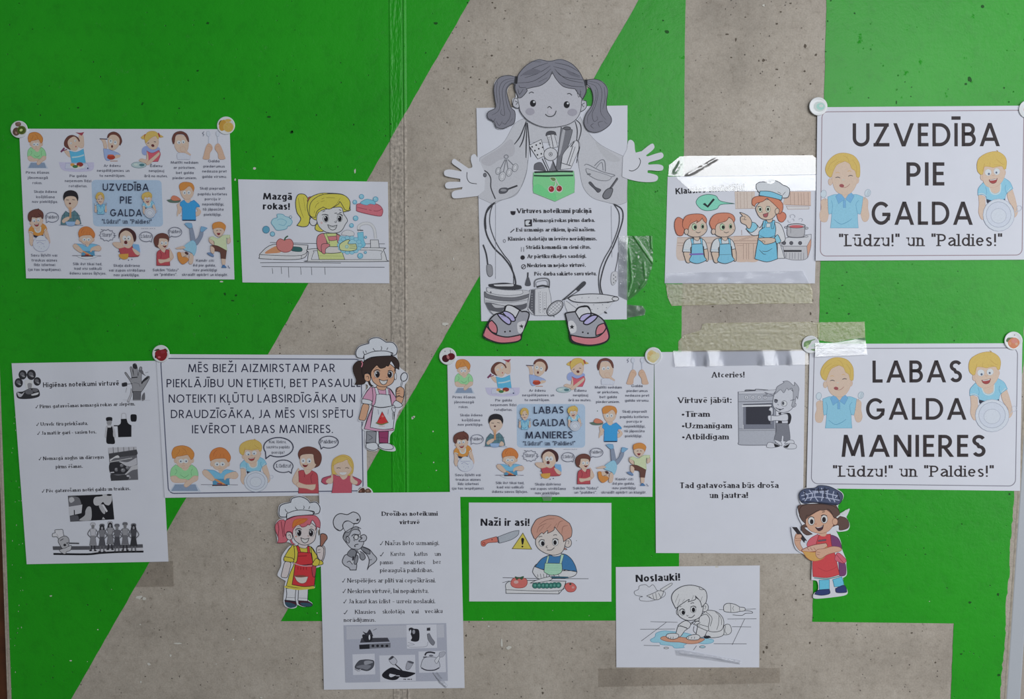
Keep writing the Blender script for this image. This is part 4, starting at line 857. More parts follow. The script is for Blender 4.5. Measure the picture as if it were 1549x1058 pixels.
I.f("140,670* 240,610 270,640 200,650 150,690*", (165, 165, 172)); I.l("140,700 440,645", (160, 160, 166), .8); I.f("270,690 380,700 498,640* 505,730* 400,760 300,720", G4); I.f("350,855 400,800 430,760 510,735* 512,790 440,810 360,865", (150, 150, 158))
I.f("140,720 260,700 340,740 400,780 350,850 250,860 150,850", (38, 38, 44))
for x, y, r in ((230, 800, 28), (300, 745, 24), (318, 808, 30), (380, 775, 26)): I.e(x, y, r, r*.9, (92, 92, 100)); I.e(x-6, y-8, r*.4, r*.3, (130, 130, 138))
I.f("155,865 250,880 340,870 400,900 380,940* 160,950*", (48, 48, 54)); I.l("150,840 200,835", G4, 1.4); I.e(385, 885, 20, 12, G4); I.e(410, 905, 12, 16, G3); I.done('grey_picture_of_washing_fruit')
I.at(60, 730, 8.373)
I.f("358,172* 915,150* 945,470* 388,500*", (26, 26, 32), None, 1, False); I.f("365,180* 440,180 500,200 530,280* 370,310*", (90, 90, 98)); I.f("375,200 420,190 440,230 400,260 375,240", (150, 150, 158)); I.f("370,310* 540,282* 530,390* 380,425*", (158, 158, 168)); I.l("438,350 445,490", G1, 1.2); I.f("385,430* 480,420 500,490* 390,498*", (70, 70, 78))
I.f("580,360 610,310 650,320 660,420 650,480* 590,488* 500,480 570,420", (138, 138, 146)); I.f("680,240 700,190 760,180 800,170 790,155* 915,152* 915,230 880,290 830,280 800,250 760,290 700,290", (150, 150, 158)); I.e(880, 160, 32, 12, (24, 24, 30)); I.f("750,300 800,280 830,340 825,400 790,380", (140, 140, 148)); I.f("790,285* 810,280* 862,365* 845,380*", (180, 180, 190), None, 1, False); I.f("790,470* 805,440 830,470*", (140, 140, 146)); I.done('grey_picture_of_washing_up')
I.f("165,812* 640,808* 640,855* 170,858*", (70, 70, 78), None, 1, False); I.f("640,805* 1305,785* 1308,828* 660,850*", (70, 70, 78), None, 1, False); I.f("640,850* 1305,828* 1310,875* 680,890*", (158, 158, 168), None, 1, False); I.l("175,908 600,912 780,895 1050,882 1315,878", (22, 22, 28), 2.2)
I.f("240,720* 215,690 165,690 165,650 195,640 195,605 250,600 290,600 300,650 310,685*", (170, 170, 180), G1, .6); I.f("235,750 250,710 320,680 365,710 370,760 340,770 370,790 340,840 290,840 260,800", (140, 140, 148), G1, .6); I.e(318, 795, 18, 16, (30, 30, 36)); I.l("260,740 300,715", K, .8); I.f("250,860 330,830 400,800 390,860 340,880 330,905 300,905", (150, 150, 158), G1, .5); I.l("370,772 500,775", (60, 60, 66), 1.6); I.l("215,650 240,700", G3, .4)
for i, (x, y0, sk, tp) in enumerate(((675, 515, (110, 110, 118), (150, 150, 160)), (790, 530, (66, 66, 74), (100, 100, 108)), (893, 500, (100, 100, 108), (120, 120, 128)), (980, 530, (60, 60, 68), (84, 84, 92)), (1082, 510, (90, 90, 98), (120, 120, 128)), (1190, 525, (44, 44, 50), (60, 60, 68)))):
    I.f("%d,%d %d,%d %d,%d %d,%d" % (x-28, y0+30, x-22, y0, x+24, y0, x+26, y0+32), G4 if i in (0, 2) else G2, G2, .3); I.e(x, y0+48, 19, 26, (100, 100, 106))
    if i in (1, 2, 5): I.f("%d,%d %d,%d %d,%d %d,%d" % (x-22, y0+20, x+22, y0+20, x+34, y0+120, x-34, y0+120), (38, 38, 44)); I.e(x, y0+52, 13, 20, (120, 120, 128))
    I.f("%d,%d* %d,%d %d,%d %d,%d*" % (x-38, y0+80, x-14, y0+72, x+16, y0+72, x+40, y0+80)+" %d,%d %d,%d*  %d,%d* %d,%d" % (x+30, y0+170, x+46, y0+285, x-44, y0+285, x-28, y0+170), tp, G1, .3)
    I.f("%d,%d* %d,%d* %d,%d* %d,%d*" % (x-24, y0+160, x+24, y0+160, x+44, y0+280, x-42, y0+280), sk, None, 1, False)
    for s in (-1, 1): I.l([(x+s*38, y0+85), (x+s*66, y0+140), (x+s*28, y0+185)], G2, 1.0); I.l([(x+s*20, y0+285), (x+s*24, y0+345)], G1 if i % 2 == 0 else G2, 1.6); I.e(x+s*30, y0+350, 18, 9, G1)
I.done('grey_picture_of_cooks')
# ------------------------------------------------------------------ safety rules page
T, sh = poster('rules_page', [(482.6, 746.6), (696, 744.5), (702.9, 1041.4), (490, 1044)], 2.0, 'white page of safety rules with grumpy cook drawing, bottom centre of wall', 'rules page', l=.3, b=.7, rip=.22, fr=1.6, t=.3)
I = Ink('print', T, sh); I.at(400, 740, 3.328)
for s, x0, x1, y, c, st in (("Drošības noteikumi", 590, 872, 136, 22, 'serif'), ("virtuvē", 680, 782, 178, 21, 'serif'), ("✓ Nažus lieto uzmanīgi.", 582, 880, 284, 22, 'reg'), ("✓", 582, 602, 340, 22, 'reg'), ("Karstus", 636, 708, 338, 21, 'reg'), ("katlus", 755, 822, 338, 21, 'reg'), ("un", 858, 888, 338, 21, 'reg'), ("pannas", 582, 648, 380, 21, 'reg'), ("neaiztiec", 702, 812, 380, 21, 'reg'), ("bez", 850, 888, 378, 21, 'reg'), ("pieaugušā palīdzības.", 582, 850, 420, 21, 'reg'), ("✓ Nespēlējies ar plīti vai cepeškrāsni.", 392, 862, 472, 22, 'reg'), ("✓ Neskrien virtuvē, lai nepakristu.", 394, 826, 525, 22, 'reg'), ("✓ Ja kaut kas izlīst - uzreiz noslauki.", 398, 860, 577, 22, 'reg'), ("✓", 400, 420, 632, 22, 'reg'), ("Klausies", 456, 560, 630, 21, 'reg'), ("skolotāja", 595, 705, 628, 21, 'reg'), ("vai", 740, 776, 628, 21, 'reg'), ("vecāku", 808, 896, 626, 21, 'reg'), ("norādījumus.", 400, 560, 670, 20, 'reg')):
    text(I, s, x0, y, x1, y-1, c, st, DK, .2 if st == 'serif' else .15); I.done('lettering')
I.done('lettering'); I.at(495, 765, 10.07); O = (44, 44, 52)
I.f("165,380* 110,330 92,240 130,160 200,125 300,140 350,120 400,100 470,130 505,200 470,270 400,280* 330,240 270,245 235,300 240,350 200,385", (158, 160, 172), O, 1); I.f("240,320 280,400 340,390 380,350 410,290* 330,240 260,260", (158, 160, 172), O, .6)
I.f("110,320 140,350 190,380 160,385 130,360", O); I.e(462, 220, 22, 16, O, -40); I.e(430, 275, 45, 7, O)
I.f("265,410* 240,490 290,570 360,650 420,665 490,665 540,610 555,550 500,480 500,400 400,340 300,390", (150, 152, 164), O, .8)
I.f("500,470* 560,445 600,480 590,530 550,550 480,545 530,500", (150, 152, 164), O, .9); I.f("240,500* 270,420 340,400 380,350 440,320 515,355* 470,340 500,400 460,370 380,380 330,460 290,480 290,570*", (120, 122, 132), O, .7); I.e(315, 525, 26, 50, (150, 152, 164), -10, O, .8); I.l("310,500 325,550", O, .7)
I.e(440, 485, 34, 38, (200, 202, 212), 0, O, .9); I.e(405, 490, 10, 14, O); I.e(495, 460, 14, 24, (200, 202, 212), 0, O, .6); I.l("370,470 410,440 480,450", O, 1); I.l("420,545 400,520", O, .7); I.l("415,625 430,600 475,590", O, 1); I.e(425, 628, 12, 7, O)
I.f("370,660* 330,740 270,760 230,850 260,910 330,950 350,985* 440,985* 450,900 420,860 430,780 450,700", (146, 148, 160), O, .9); I.f("365,665* 440,690 430,760 400,800 310,760 320,710", (104, 106, 116), O, .7)
I.f("545,630* 640,670 700,740 755,810 720,870 640,930 610,980* 640,850 610,760 540,690", (146, 148, 160), O, .9); I.f("530,630* 640,680 650,740 600,730 520,670", (104, 106, 116), O, .7); I.f("430,690 500,700 560,740 580,800 540,835 500,800 490,740", (110, 112, 122), O, .8); I.f("440,760 470,780 460,860 430,900 410,870", (112, 114, 124), O, .8)
I.e(372, 868, 16, 14, (205, 207, 215)); I.f("390,770 415,800 400,840 380,830", O); I.l("300,870 340,850 385,900", O, .8); I.l("640,830 680,825", O, .7); I.l("475,680 500,730", (200, 202, 212), 1.4); I.done('printed_grumpy_cook')
I.at(515, 935, 9.11); GP = (138, 141, 158)
I.f("45,105* 1458,75* 1480,870* 70,895*", GP, None, 1, False); I.f("80,120* 910,105* 912,270* 85,300*", (150, 152, 166), None, 1, False); I.f("1330,95* 1425,90* 1430,270* 1335,275*", (152, 154, 168), None, 1, False)
I.f("165,505* 470,495* 480,780* 175,790*", (164, 166, 180), None, 1, False); I.f("535,520* 1028,510* 1040,870* 550,885*", (164, 166, 180), None, 1, False); I.f("908,98* 1325,92* 1332,415* 918,425*", (172, 174, 188), None, 1, False); I.f("1075,465* 1445,455* 1455,750* 1085,760*", (164, 166, 180), None, 1, False); I.done('grey_picture_panel')
I.f("258,370* 690,345* 690,412* 262,435*", (92, 94, 106), None, 1, False); I.f("258,375* 400,366* 402,428* 262,435*", (30, 30, 38), None, 1, False)
for x in (448, 512, 575, 640): I.e(x, 388, 20, 18, (30, 30, 38))
I.f("290,280* 650,275* 680,330* 270,345*", (54, 54, 64), None, 1, False); I.f("300,240 350,230 430,240 440,300 400,330 330,325", (32, 32, 40)); I.e(400, 270, 12, 36, (170, 172, 184)); I.f("310,190 360,210 400,160 430,200 450,260 410,230 370,250 330,220", (44, 44, 54)); I.l("450,175 500,150", (100, 102, 116), .8)
I.f("940,160 980,135 1010,150 1080,170 1085,300 1040,330 970,315 985,270", (30, 30, 38)); I.e(962, 200, 12, 36, (172, 174, 188), 10); I.e(1010, 195, 20, 30, (120, 122, 134)); I.l("930,340 1020,370 930,380 960,405 1100,405 1190,390 1205,330", (120, 122, 136), .5); I.f("1195,225* 1225,215* 1260,280 1300,340 1270,380 1210,310", (100, 102, 114), (50, 50, 60), .4); I.f("1190,140* 1238,135* 1238,178* 1190,180*", (44, 44, 52), None, 1, False)
I.f("200,690 250,600 320,580 400,580 460,600 450,680 380,730 300,720", (64, 66, 76), (30, 30, 38), .5); I.f("330,600 400,590 450,615 340,650", (120, 122, 134)); I.f("215,680 300,650 420,660 370,715 300,700", (100, 102, 114)); I.f("195,705 240,720 290,700 250,740", (150, 152, 166), (60, 60, 70), .3)
I.f("575,780 650,710 720,685 820,720 1030,760* 1030,775* 900,825 760,800 820,800 780,850 700,860 600,830", (26, 26, 34)); I.f("680,770* 770,790* 700,820 670,800", (164, 166, 180)); I.l("730,620 850,730", (40, 40, 48), 1.4); I.f("665,570* 720,530 780,600 740,650 690,620", (150, 152, 166), (70, 70, 80), .5); I.f("665,575* 715,525* 735,545 690,580", (50, 50, 60)); I.f("900,690 930,600 1000,620 960,700 920,720", (130, 132, 146), (70, 70, 80), .4); I.f("930,595 1005,610 1000,635 935,615", (70, 72, 84))
for x in (870, 890, 925, 945, 970): I.l("%d,850 %d,848" % (x, x+14), (36, 36, 44), 1.2)
I.f("1110,660 1150,560 1250,540 1330,560 1370,650 1350,700 1240,725 1130,700", (158, 160, 174), (80, 82, 94), .6); I.l("1115,690 1180,722 1290,722 1360,690", (50, 50, 62), 1.3); I.l("1165,520 1185,485 1240,475 1305,488", (38, 38, 48), 1.8); I.l("1140,545 1190,540", (60, 60, 70), 1.2); I.f("1300,590 1350,530 1370,545 1330,630", (180, 182, 194), (80, 82, 94), .5); I.f("1360,530 1370,480 1440,470 1430,520 1390,545", (140, 142, 156), (100, 102, 116), .4); I.e(1250, 522, 30, 12, (90, 92, 104)); I.done('grey_picture_of_appliances')
# ------------------------------------------------------------------ "remember" page
T, sh = poster('rules_page', [(989.8, 533), (1218, 531), (1213.7, 838), (992.2, 837)], .5, 'white page of reminders with grey stove and boy, taped across its top', 'rules page', l=.8, b=.4, rip=.15)
I = Ink('print', T, sh); I.at(980, 480, 2.858)
for s, x0, x1, y in (("Atceries!", 275, 418, 262), ("Virtuvē jābūt:", 128, 362, 372), ("•Tīram", 146, 268, 432), ("•Uzmanīgam", 147, 364, 482), ("•Atbildīgam", 148, 350, 530), ("Tad gatavošana būs droša", 138, 565, 740), ("un jautra!", 267, 433, 783)): text(I, s, x0, y, x1, y-1, 25, 'serif', DK, .19); I.done('lettering')
I.done('lettering'); I.at(1110, 565, 8.467)
I.f("55,240* 540,212* 535,920* 100,920 62,880*", (138, 141, 154), (84, 86, 98), .8, True); I.f("60,238* 545,210* 530,262* 60,265*", (158, 160, 172), (84, 86, 98), .4, False); I.l("60,365 500,355", (84, 86, 98), .7); I.l("140,225 165,212 270,215 290,205 440,215", (80, 82, 92), 1.0); I.l("140,226 280,220", (50, 50, 60), .8)
for x in (163, 245, 325, 400): I.e(x, 308, 24, 26, (160, 162, 174), 0, (84, 86, 98), .4); I.l("%d,295 %d,325" % (x, x), (100, 102, 114), .8)
I.f("120,395* 520,380* 520,705* 122,712*", (96, 99, 114), None, 1, False); I.f("155,430* 490,420* 480,655* 155,655*", (42, 43, 54), None, 1, False); I.l("105,420 480,412", (172, 174, 184), 2); I.l("120,402 490,392", (56, 58, 70), 1); I.l("60,712 530,710", (90, 92, 104), .6); I.l("60,735 530,732", (110, 112, 124), .6); I.l("120,660 120,712", (170, 172, 182), .8); I.done('grey_picture_of_stove')
B1 = (164, 166, 178); OL = (74, 76, 88)
I.f("540,640* 700,640* 720,850 640,870* 622,800 610,870* 520,850 545,740", (98, 100, 112), OL, .5); I.f("620,800* 634,810 630,870* 612,870*", (170, 172, 184)); I.f("515,850 600,880 615,930 560,900", B1, OL, .5); I.f("650,900 700,860 760,860 770,900 700,900", B1, OL, .5)
I.f("420,930 450,885 540,900 590,930 500,955 430,950", B1, OL, .5); I.f("470,885* 590,930 530,945 510,900", (26, 26, 32)); I.f("640,940 700,900 790,910 795,960 700,970", B1, OL, .5); I.f("640,940* 720,900* 690,950 660,952", (26, 26, 32))
I.f("640,515* 710,508 738,560 720,640 690,655* 690,600", (34, 34, 42)); I.f("440,545 480,540 560,545 640,520 690,530 692,600 640,610 540,605 460,612 438,580", B1, OL, .6); I.f("565,640* 620,640* 615,610* 570,610*", (34, 34, 42)); I.f("450,470 470,435 500,450 500,520 480,540 475,490", B1, OL, .6); I.l("480,500 475,650", (110, 112, 124), 1); I.f("570,505* 610,505* 605,530* 580,530*", (40, 40, 48))
I.e(765, 405, 34, 30, B1, -20, OL, .6); I.f("520,250* 500,360 510,430 570,490 660,500 740,460 770,380 780,260 640,160", (160, 162, 174), OL, .6)
I.f("540,215* 560,170 640,120 630,105* 700,102 770,160 780,115* 820,160 835,200 830,240 820,330* 800,300 780,420* 740,420 760,330 760,230* 740,190 700,215 680,190 640,250 600,210 560,240 520,270 540,230", (134, 136, 148), OL, .5)
I.e(540, 355, 22, 24, (80, 82, 94), 0, OL, .4); I.e(645, 388, 36, 36, (185, 187, 196), 0, OL, .5); I.e(632, 385, 15, 22, (60, 62, 74)); I.l("520,335 565,350", (50, 50, 60), 1.2); I.l("725,350 780,335", (70, 72, 84), .7); I.l("535,440 590,465 640,450", (60, 62, 74), .8); I.f("570,455 610,460 600,475 585,475", (60, 62, 74)); I.l("560,395 575,410", OL, .6); I.l("500,290 380,290 430,270 400,245 520,290", (100, 102, 114), .7); I.done('grey_picture_of_boy')
# ------------------------------------------------------------------ "wash your hands"
LN = (42, 44, 52); PW = (186, 187, 195)
T, sh = poster('drawing_page', [(360.2, 271.4), (586.7, 275.3), (589, 428.9), (366.8, 427.5)], .3, 'coloured drawing of a girl with yellow ponytail washing hands, left of centre', 'drawing', l=.6, b=.5, r=.5, rip=.45, fr=3, ph=1)
I = Ink('print', T, sh); I.at(340, 240, 5.039)
text(I, "Mazgā", 291, 312, 512, 316, 50, 'bold', (26, 26, 34), .2); text(I, "rokas!", 290, 388, 496, 390, 50, 'bold', (26, 26, 34), .2); I.done('lettering')
I.l("345,640 700,648 880,650", LN, .6); I.l("1060,650 1220,650", LN, .6); I.l("270,795 500,793 885,797", LN, .6); I.l("280,824 700,827 1218,829", LN, .6)
for x, y0, y1 in ((362, 835, 878), (430, 828, 880), (485, 826, 908), (578, 828, 885), (660, 828, 888), (762, 830, 886)): I.l("%d,%d %d,%d" % (x, y0, x+4, y1), LN, .5)
I.f("265,730* 370,655 635,660* 632,690* 585,765 290,765 265,750", PW, LN, .7); I.l("268,733 585,738 632,668", LN, .6); I.l("585,740 583,765", LN, .5)
I.f("308,722 330,700 395,668 430,690 420,715 350,722", (205, 142, 100), (170, 100, 60), .4); I.f("500,670* 580,678 585,708 520,706 500,690", (40, 82, 84), LN, .4); I.f("395,640 420,612 450,620 500,615 522,650 505,700 455,715 405,690", (196, 118, 118), (110, 50, 54), .7); I.l("455,625 462,605 482,590", (46, 76, 60), 1.6); I.done('drawn_fruit_on_cutting_board')
I.f("630,780* 640,720 670,688 1180,680 1210,700 1232,770 1200,785 650,785", PW, LN, .7); I.f("660,770* 680,715 720,702 1160,700 1190,730 1195,770*", (172, 174, 184), LN, .5); I.f("1110,620* 1170,620* 1178,680* 1112,680*", PW, LN, .6, False); I.l("1030,560 1020,520 1060,495 1110,500 1140,540 1150,610", (130, 132, 140), 3.4); I.l("1030,560 1020,520 1060,495 1110,500 1140,540 1150,610", PW, 2.6); I.l("1010,545 1055,548", LN, 1)
I.f("1012,565* 1055,560* 1060,620 1072,660 1040,680 1020,640", (98, 165, 190), (60, 120, 150), .5); I.done('drawn_sink_and_tap')
# body
I.f("720,770* 705,690 705,600 750,570* 850,570* 890,600 890,690 915,770*", (190, 200, 130), LN, .6); I.f("700,640 710,590 752,570 770,600 780,660 770,720 740,715 710,690", (202, 120, 130), LN, .7); I.f("780,595* 855,590* 850,620 800,625", (202, 120, 130), LN, .5); I.f("850,572* 885,600 880,630 860,640", (202, 120, 130), LN, .5); I.f("755,575* 775,572* 800,640* 785,645*", (190, 200, 130), LN, .4)
I.f("770,670* 860,672 880,665* 890,710 830,722 760,720*", (192, 188, 190), LN, .7); I.f("740,655 790,650 800,665 770,690 765,725 740,715", (202, 120, 130), LN, .6); I.l("715,740 900,745", (140, 150, 90), .5)
I.f("875,600 920,595 960,600 1010,620 1030,660 1020,700 990,720 940,720 880,700", (132, 182, 200), (70, 130, 160), .5)
for i in range(14):
    a = 2*PI*i/14; I.e(952+78*math.cos(a), 660+58*math.sin(a), 17, 14, (122, 176, 198), 0, (66, 124, 156), .4)
I.f("880,650 930,620 955,622* 940,650 1000,650* 1005,690 960,705 890,700 875,680", (198, 208, 150), LN, .6); I.l("950,665 1000,668", LN, .4); I.l("950,682 1000,684", LN, .4); I.e(930, 672, 12, 12, (160, 195, 180), 0, (66, 124, 156), .4); I.f("890,580 905,555 940,545 980,560 985,585 950,590 920,585", PW, (110, 112, 124), .5); I.done('drawn_soapy_hands')
# head
I.f("640,315* 610,275 560,275 540,330 550,410 580,460 550,510* 600,520 640,500 650,400", (214, 204, 62), LN, .8); I.f("628,325* 640,295 665,295 645,335*", (176, 84, 60), LN, .5)
I.f("700,500 690,540 730,558 760,545 740,510", (214, 204, 62), LN, .7); I.e(675, 478, 28, 34, PW, 0, LN, .7); I.f("640,430* 628,360 650,300 720,268 800,264 900,275 945,320 955,380 940,400 780,430 700,470", (214, 204, 62), LN, .8); I.f("700,470* 705,430 740,395 880,370 905,420 935,470 920,500 890,550 840,568 770,560 720,520", PW, LN, .7)
I.f("690,450* 705,400 750,370* 800,385 870,345* 880,330 915,390* 945,400* 955,330 910,280 820,268 730,280 660,330 645,400 655,440", (214, 204, 62), LN, .7)
for s in ("700,330 760,300 840,300", "680,420 700,350 760,320", "800,385 850,350 880,300", "560,300 575,380 600,450", "600,295 615,400"): I.l(s, (120, 108, 40), .6, tp=True)
I.e(770, 458, 22, 28, (205, 207, 214), 0, LN, .4); I.e(772, 460, 15, 22, (24, 24, 30)); I.e(876, 455, 20, 28, (205, 207, 214), 0, LN, .4); I.e(876, 458, 14, 22, (24, 24, 30)); I.e(766, 450, 4, 5, WH); I.e(870, 448, 4, 5, WH)
I.l("740,430 765,425 790,432", LN, .8); I.l("855,425 880,422 900,438", LN, .8); I.l("745,405 765,397", LN, .7); I.l("870,390 888,396", LN, .7); I.l("835,480 848,488 850,472", LN, .6); I.f("785,505* 820,515 855,508* 845,535 820,545 795,530", (205, 207, 214), LN, .7); I.l("792,520 848,522", LN, .4); I.e(738, 490, 8, 10, (186, 160, 164)); I.done('drawn_girl_with_ponytail')
I.f("355,490 370,460 400,450 400,425 440,425 460,440 490,450 515,480 500,510 480,515 470,535 430,545 395,545 375,520", (150, 190, 206), (80, 130, 155), .7); I.l("400,470 430,460 470,480 450,510 410,500", (90, 140, 165), .6); I.e(315, 542, 26, 27, (72, 132, 160), 0, (50, 96, 124), .6); I.e(364, 575, 17, 17, (110, 160, 182), 0, (50, 96, 124), .6); I.e(502, 446, 9, 10, PW, 0, (50, 96, 124), .5)
I.done('drawn_soap_bubbles'); I.f("1005,365* 1020,345 1150,345 1200,380 1200,425 1170,438 1020,405 1005,385", (196, 104, 120), (120, 50, 66), .7); I.l("1010,372 1150,400 1198,385", (120, 50, 66), .6); I.f("1035,340 1060,318 1090,310 1140,325 1145,350 1110,345 1080,355", (96, 160, 184), (60, 110, 140), .5); I.done('drawn_soap_bar')
for x, y, r in ((1043, 290, 17), (1150, 310, 19), (992, 332, 15), (998, 455, 18), (967, 510, 15), (1033, 742, 20), (1074, 600, 9), (1072, 716, 9)): I.e(x, y, r, r, (110, 166, 190), 0, (62, 118, 148), .6); I.e(x-r*.3, y-r*.3, r*.3, r*.3, (170, 200, 212))
I.done('drawn_soap_bubbles')
# ------------------------------------------------------------------ "knives are sharp"
T, sh = poster('drawing_page', [(709.2, 760.7), (924.9, 761.2), (924.9, 910.6), (709.8, 910.3)], .3, 'coloured drawing of a boy in green apron cutting vegetables, with warning triangle', 'drawing', l=.4, b=.4, r=.3, rip=.15, fr=2)
I = Ink('print', T, sh); I.at(690, 740, 5.568)
text(I, "Naži ir asi!", 206, 311, 618, 312, 60, 'bold', (26, 26, 34), .2); I.done('lettering')
I.f("210,455 225,435 340,402* 352,445 270,455 240,482 215,478", (186, 104, 92), (84, 40, 40), .6); I.f("350,405* 470,360 530,350* 520,390 460,430 365,458*", (136, 142, 154), (60, 64, 76), .6); I.e(232, 460, 11, 11, (170, 80, 70), 0, (84, 40, 40), .5); I.e(302, 428, 5, 5, (60, 40, 44)); I.f("345,405* 356,402* 362,455* 352,458*", (60, 64, 76), None, 1, False); I.done('drawn_knife')
I.f("562,372* 636,508* 472,504*", (196, 182, 66), (90, 82, 44), .8, False); I.f("548,425 558,412 572,425 564,470* 554,470*", (26, 26, 30)); I.e(558, 486, 8, 8, (26, 26, 30)); I.done('drawn_warning_triangle')
I.l("392,748 680,755 1115,757", LN, .6); I.l("390,790 450,775", LN, .5)
I.f("418,850* 470,775 925,778* 905,835 865,885* 420,880*", PW, LN, .7); I.l("418,850 865,858 925,780", LN, .6); I.l("865,858 865,885", LN, .5)
I.f("460,790 480,755 530,745 590,760 598,800 570,830 510,835 470,820", (188, 96, 92), (110, 44, 44), .6); I.e(505, 785, 20, 14, (212, 170, 170)); I.f("495,738 530,745 570,735 555,765 530,755 510,768", (44, 74, 54)); I.f("915,825 935,795 985,795 1013,830 990,865 940,865", (190, 92, 90), (110, 44, 44), .6); I.e(962, 802, 10, 8, (40, 60, 50)); I.e(985, 830, 12, 10, (212, 150, 150))
for x in (665, 700, 735, 765, 800, 830, 862): I.e(x, 815-(4 if x > 800 else 0), 24, 24, (38, 96, 90), 0, (24, 60, 60), .4); I.e(x, 813, 10, 10, (70, 130, 120))
I.done('drawn_vegetables_on_board')
I.f("645,690 670,640 700,640 760,700 750,760 690,755 655,720", PW, LN, .7); I.f("1015,690 1000,730 930,750 850,755 790,745 800,700 900,690 960,670", PW, LN, .7)
I.f("665,655* 720,590 780,560* 900,548 960,580 1000,640 1018,700* 940,685 890,680 740,680 690,665", (44, 98, 146), LN, .7); I.f("748,625* 890,628* 892,690 860,720 790,725 740,700*", (150, 196, 172), LN, .6); I.f("770,565* 785,565* 770,628* 755,625*", (168, 205, 184), LN, .4); I.f("885,550* 908,556* 888,630* 870,628*", (168, 205, 184), LN, .4); I.l("660,655 740,685", LN, .6); I.l("900,690 1010,690", LN, .6)
for y in (645, 665, 685): I.l("752,%d 885,%d" % (y, y+2), (110, 160, 136), .4)
I.l("685,720 690,745", LN, .5); I.l("710,715 715,750", LN, .5); I.l("735,715 740,745", LN, .5); I.l("820,720 835,750", LN, .5); I.l("860,715 870,745", LN, .5); I.f("795,735* 945,740* 945,752* 810,752*", (38, 74, 94), None, 1, False); I.f("622,795* 700,760 790,738* 805,765 720,785", (186, 188, 196), LN, .6)
I.f("800,540 810,565 840,570 880,560 880,530", PW, LN, .5); I.e(940, 455, 32, 38, (196, 186, 186), 0, LN, .7); I.l("932,440 950,440 945,465", LN, .5); I.f("905,490 935,510 915,512 900,505", (150, 106, 96), LN, .5)
I.f("670,430* 672,470 700,510 760,545 830,558 890,535 915,480 920,400 830,300 700,340", (196, 188, 188), LN, .7)
I.f("655,415* 632,350 655,290 690,250 780,222* 860,230 920,265 955,290* 975,340 970,400 940,420 905,445* 895,400 870,370 830,320* 820,350 770,375* 770,350 735,380* 720,370 690,400 668,425*", (160, 118, 106), LN, .7)
for s in ("700,300 760,260 830,250", "680,370 700,320 760,290", "850,330 870,280 900,270", "890,380 900,320 940,310", "760,340 800,300", "820,330 850,290", "700,360 740,310"): I.l(s, (112, 76, 68), .6, tp=True)
I.e(722, 455, 24, 30, (205, 207, 214), 0, LN, .4); I.e(729, 460, 14, 20, (22, 22, 28)); I.e(835, 450, 26, 30, (205, 207, 214), 0, LN, .4); I.e(833, 452, 14, 20, (22, 22, 28)); I.l("695,450 715,428 745,432", LN, .8); I.l("812,425 840,418 862,430", LN, .8); I.l("695,408 712,400 725,402", LN, .7); I.l("818,392 835,386 850,390", LN, .7); I.l("768,478 757,490 772,498", LN, .6); I.l("765,515 800,515 828,495", LN, .8); I.done('drawn_boy_in_apron')
# ------------------------------------------------------------------ "wipe up"
T, sh = poster('drawing_page', [(931.5, 858.3), (1149.4, 855.8), (1148.5, 1010.2), (932.4, 1010.2)], .3, 'mostly uncoloured drawing of a boy kneeling and wiping a blue puddle', 'drawing', l=.5, b=.4, r=.3, rip=.1)
I = Ink('print', T, sh); I.at(910, 840, 5.569); text(I, "Noslauki!", 288, 228, 662, 215, 60, 'bold', (26, 26, 34), .2); I.done('lettering')
for s in ("412,562 640,568", "325,626 620,624", "355,762 490,765", "1060,540 1305,538", "1100,605 1260,607", "945,748 1222,750", "335,725 545,568", "1205,540 1100,758", "800,765 775,800", "990,460 1030,462", "1205,458 1300,455"): I.l(s, LN, .5)
I.done('drawn_floor_lines'); I.f("275,310 310,290 320,260 370,250 400,270 430,250 450,270 470,300 530,310 535,340 500,365 450,380 400,390 330,385 320,360 345,350 290,340", (170, 172, 184), LN, .5); I.done('drawn_dust_cloud'); I.f("495,290* 580,240 592,252 510,310*", PW, LN, .5); I.f("380,345* 440,320 480,300* 520,310 500,360 470,378 430,370", PW, LN, .6)
for s in ("400,350 420,365", "430,330 440,370", "455,320 465,375", "480,320 500,360"): I.l(s, LN, .5)
I.done('drawn_brush')
I.f("1030,470* 1030,430 1060,408 1120,415 1165,440* 1205,445 1205,470 1165,475* 1120,485 1050,480", PW, LN, .7); I.l("1085,410 1090,482", LN, .5); I.l("1160,442 1165,475", LN, .5); I.l("1115,430 1105,450 1115,470", LN, .4); I.l("1105,505 1180,510 1215,492 1270,490 1260,475 1205,470", LN, .6); I.done('drawn_bottle')
I.f("412,715 450,690 460,660 520,640 600,645 720,660 800,690 860,700 940,715 930,740 860,750 760,735 690,765 695,780 620,785 590,765 500,755 490,738 430,735", (128, 176, 198), (84, 132, 160), .6); I.e(545, 784, 20, 7, PW, 0, LN, .5); I.e(850, 775, 24, 9, (150, 186, 204), 0, LN, .5)
I.f("500,710 510,690 560,685 640,690 740,700 860,705 850,725 800,745 730,748 660,735 560,730", (214, 154, 128), (120, 74, 60), .6); I.done('drawn_cloth_in_puddle')
I.f("1010,640* 1040,590 1080,590 1095,640 1070,670 1020,670", PW, LN, .6); I.l("1045,595 1040,640 1055,668", LN, .5); I.f("880,640* 1010,560 1030,620 1020,680 930,698 880,680", PW, LN, .7)
I.f("890,465* 960,475 1015,520 1030,580 1000,640 900,640 830,560 760,570 740,600 820,520", PW, LN, .7); I.l("960,480 1005,530 1010,590", LN, .5); I.l("990,510 985,580 970,630", LN, .5); I.l("880,480 930,530 915,600", LN, .6); I.l("780,600 775,640 800,665", LN, .6)
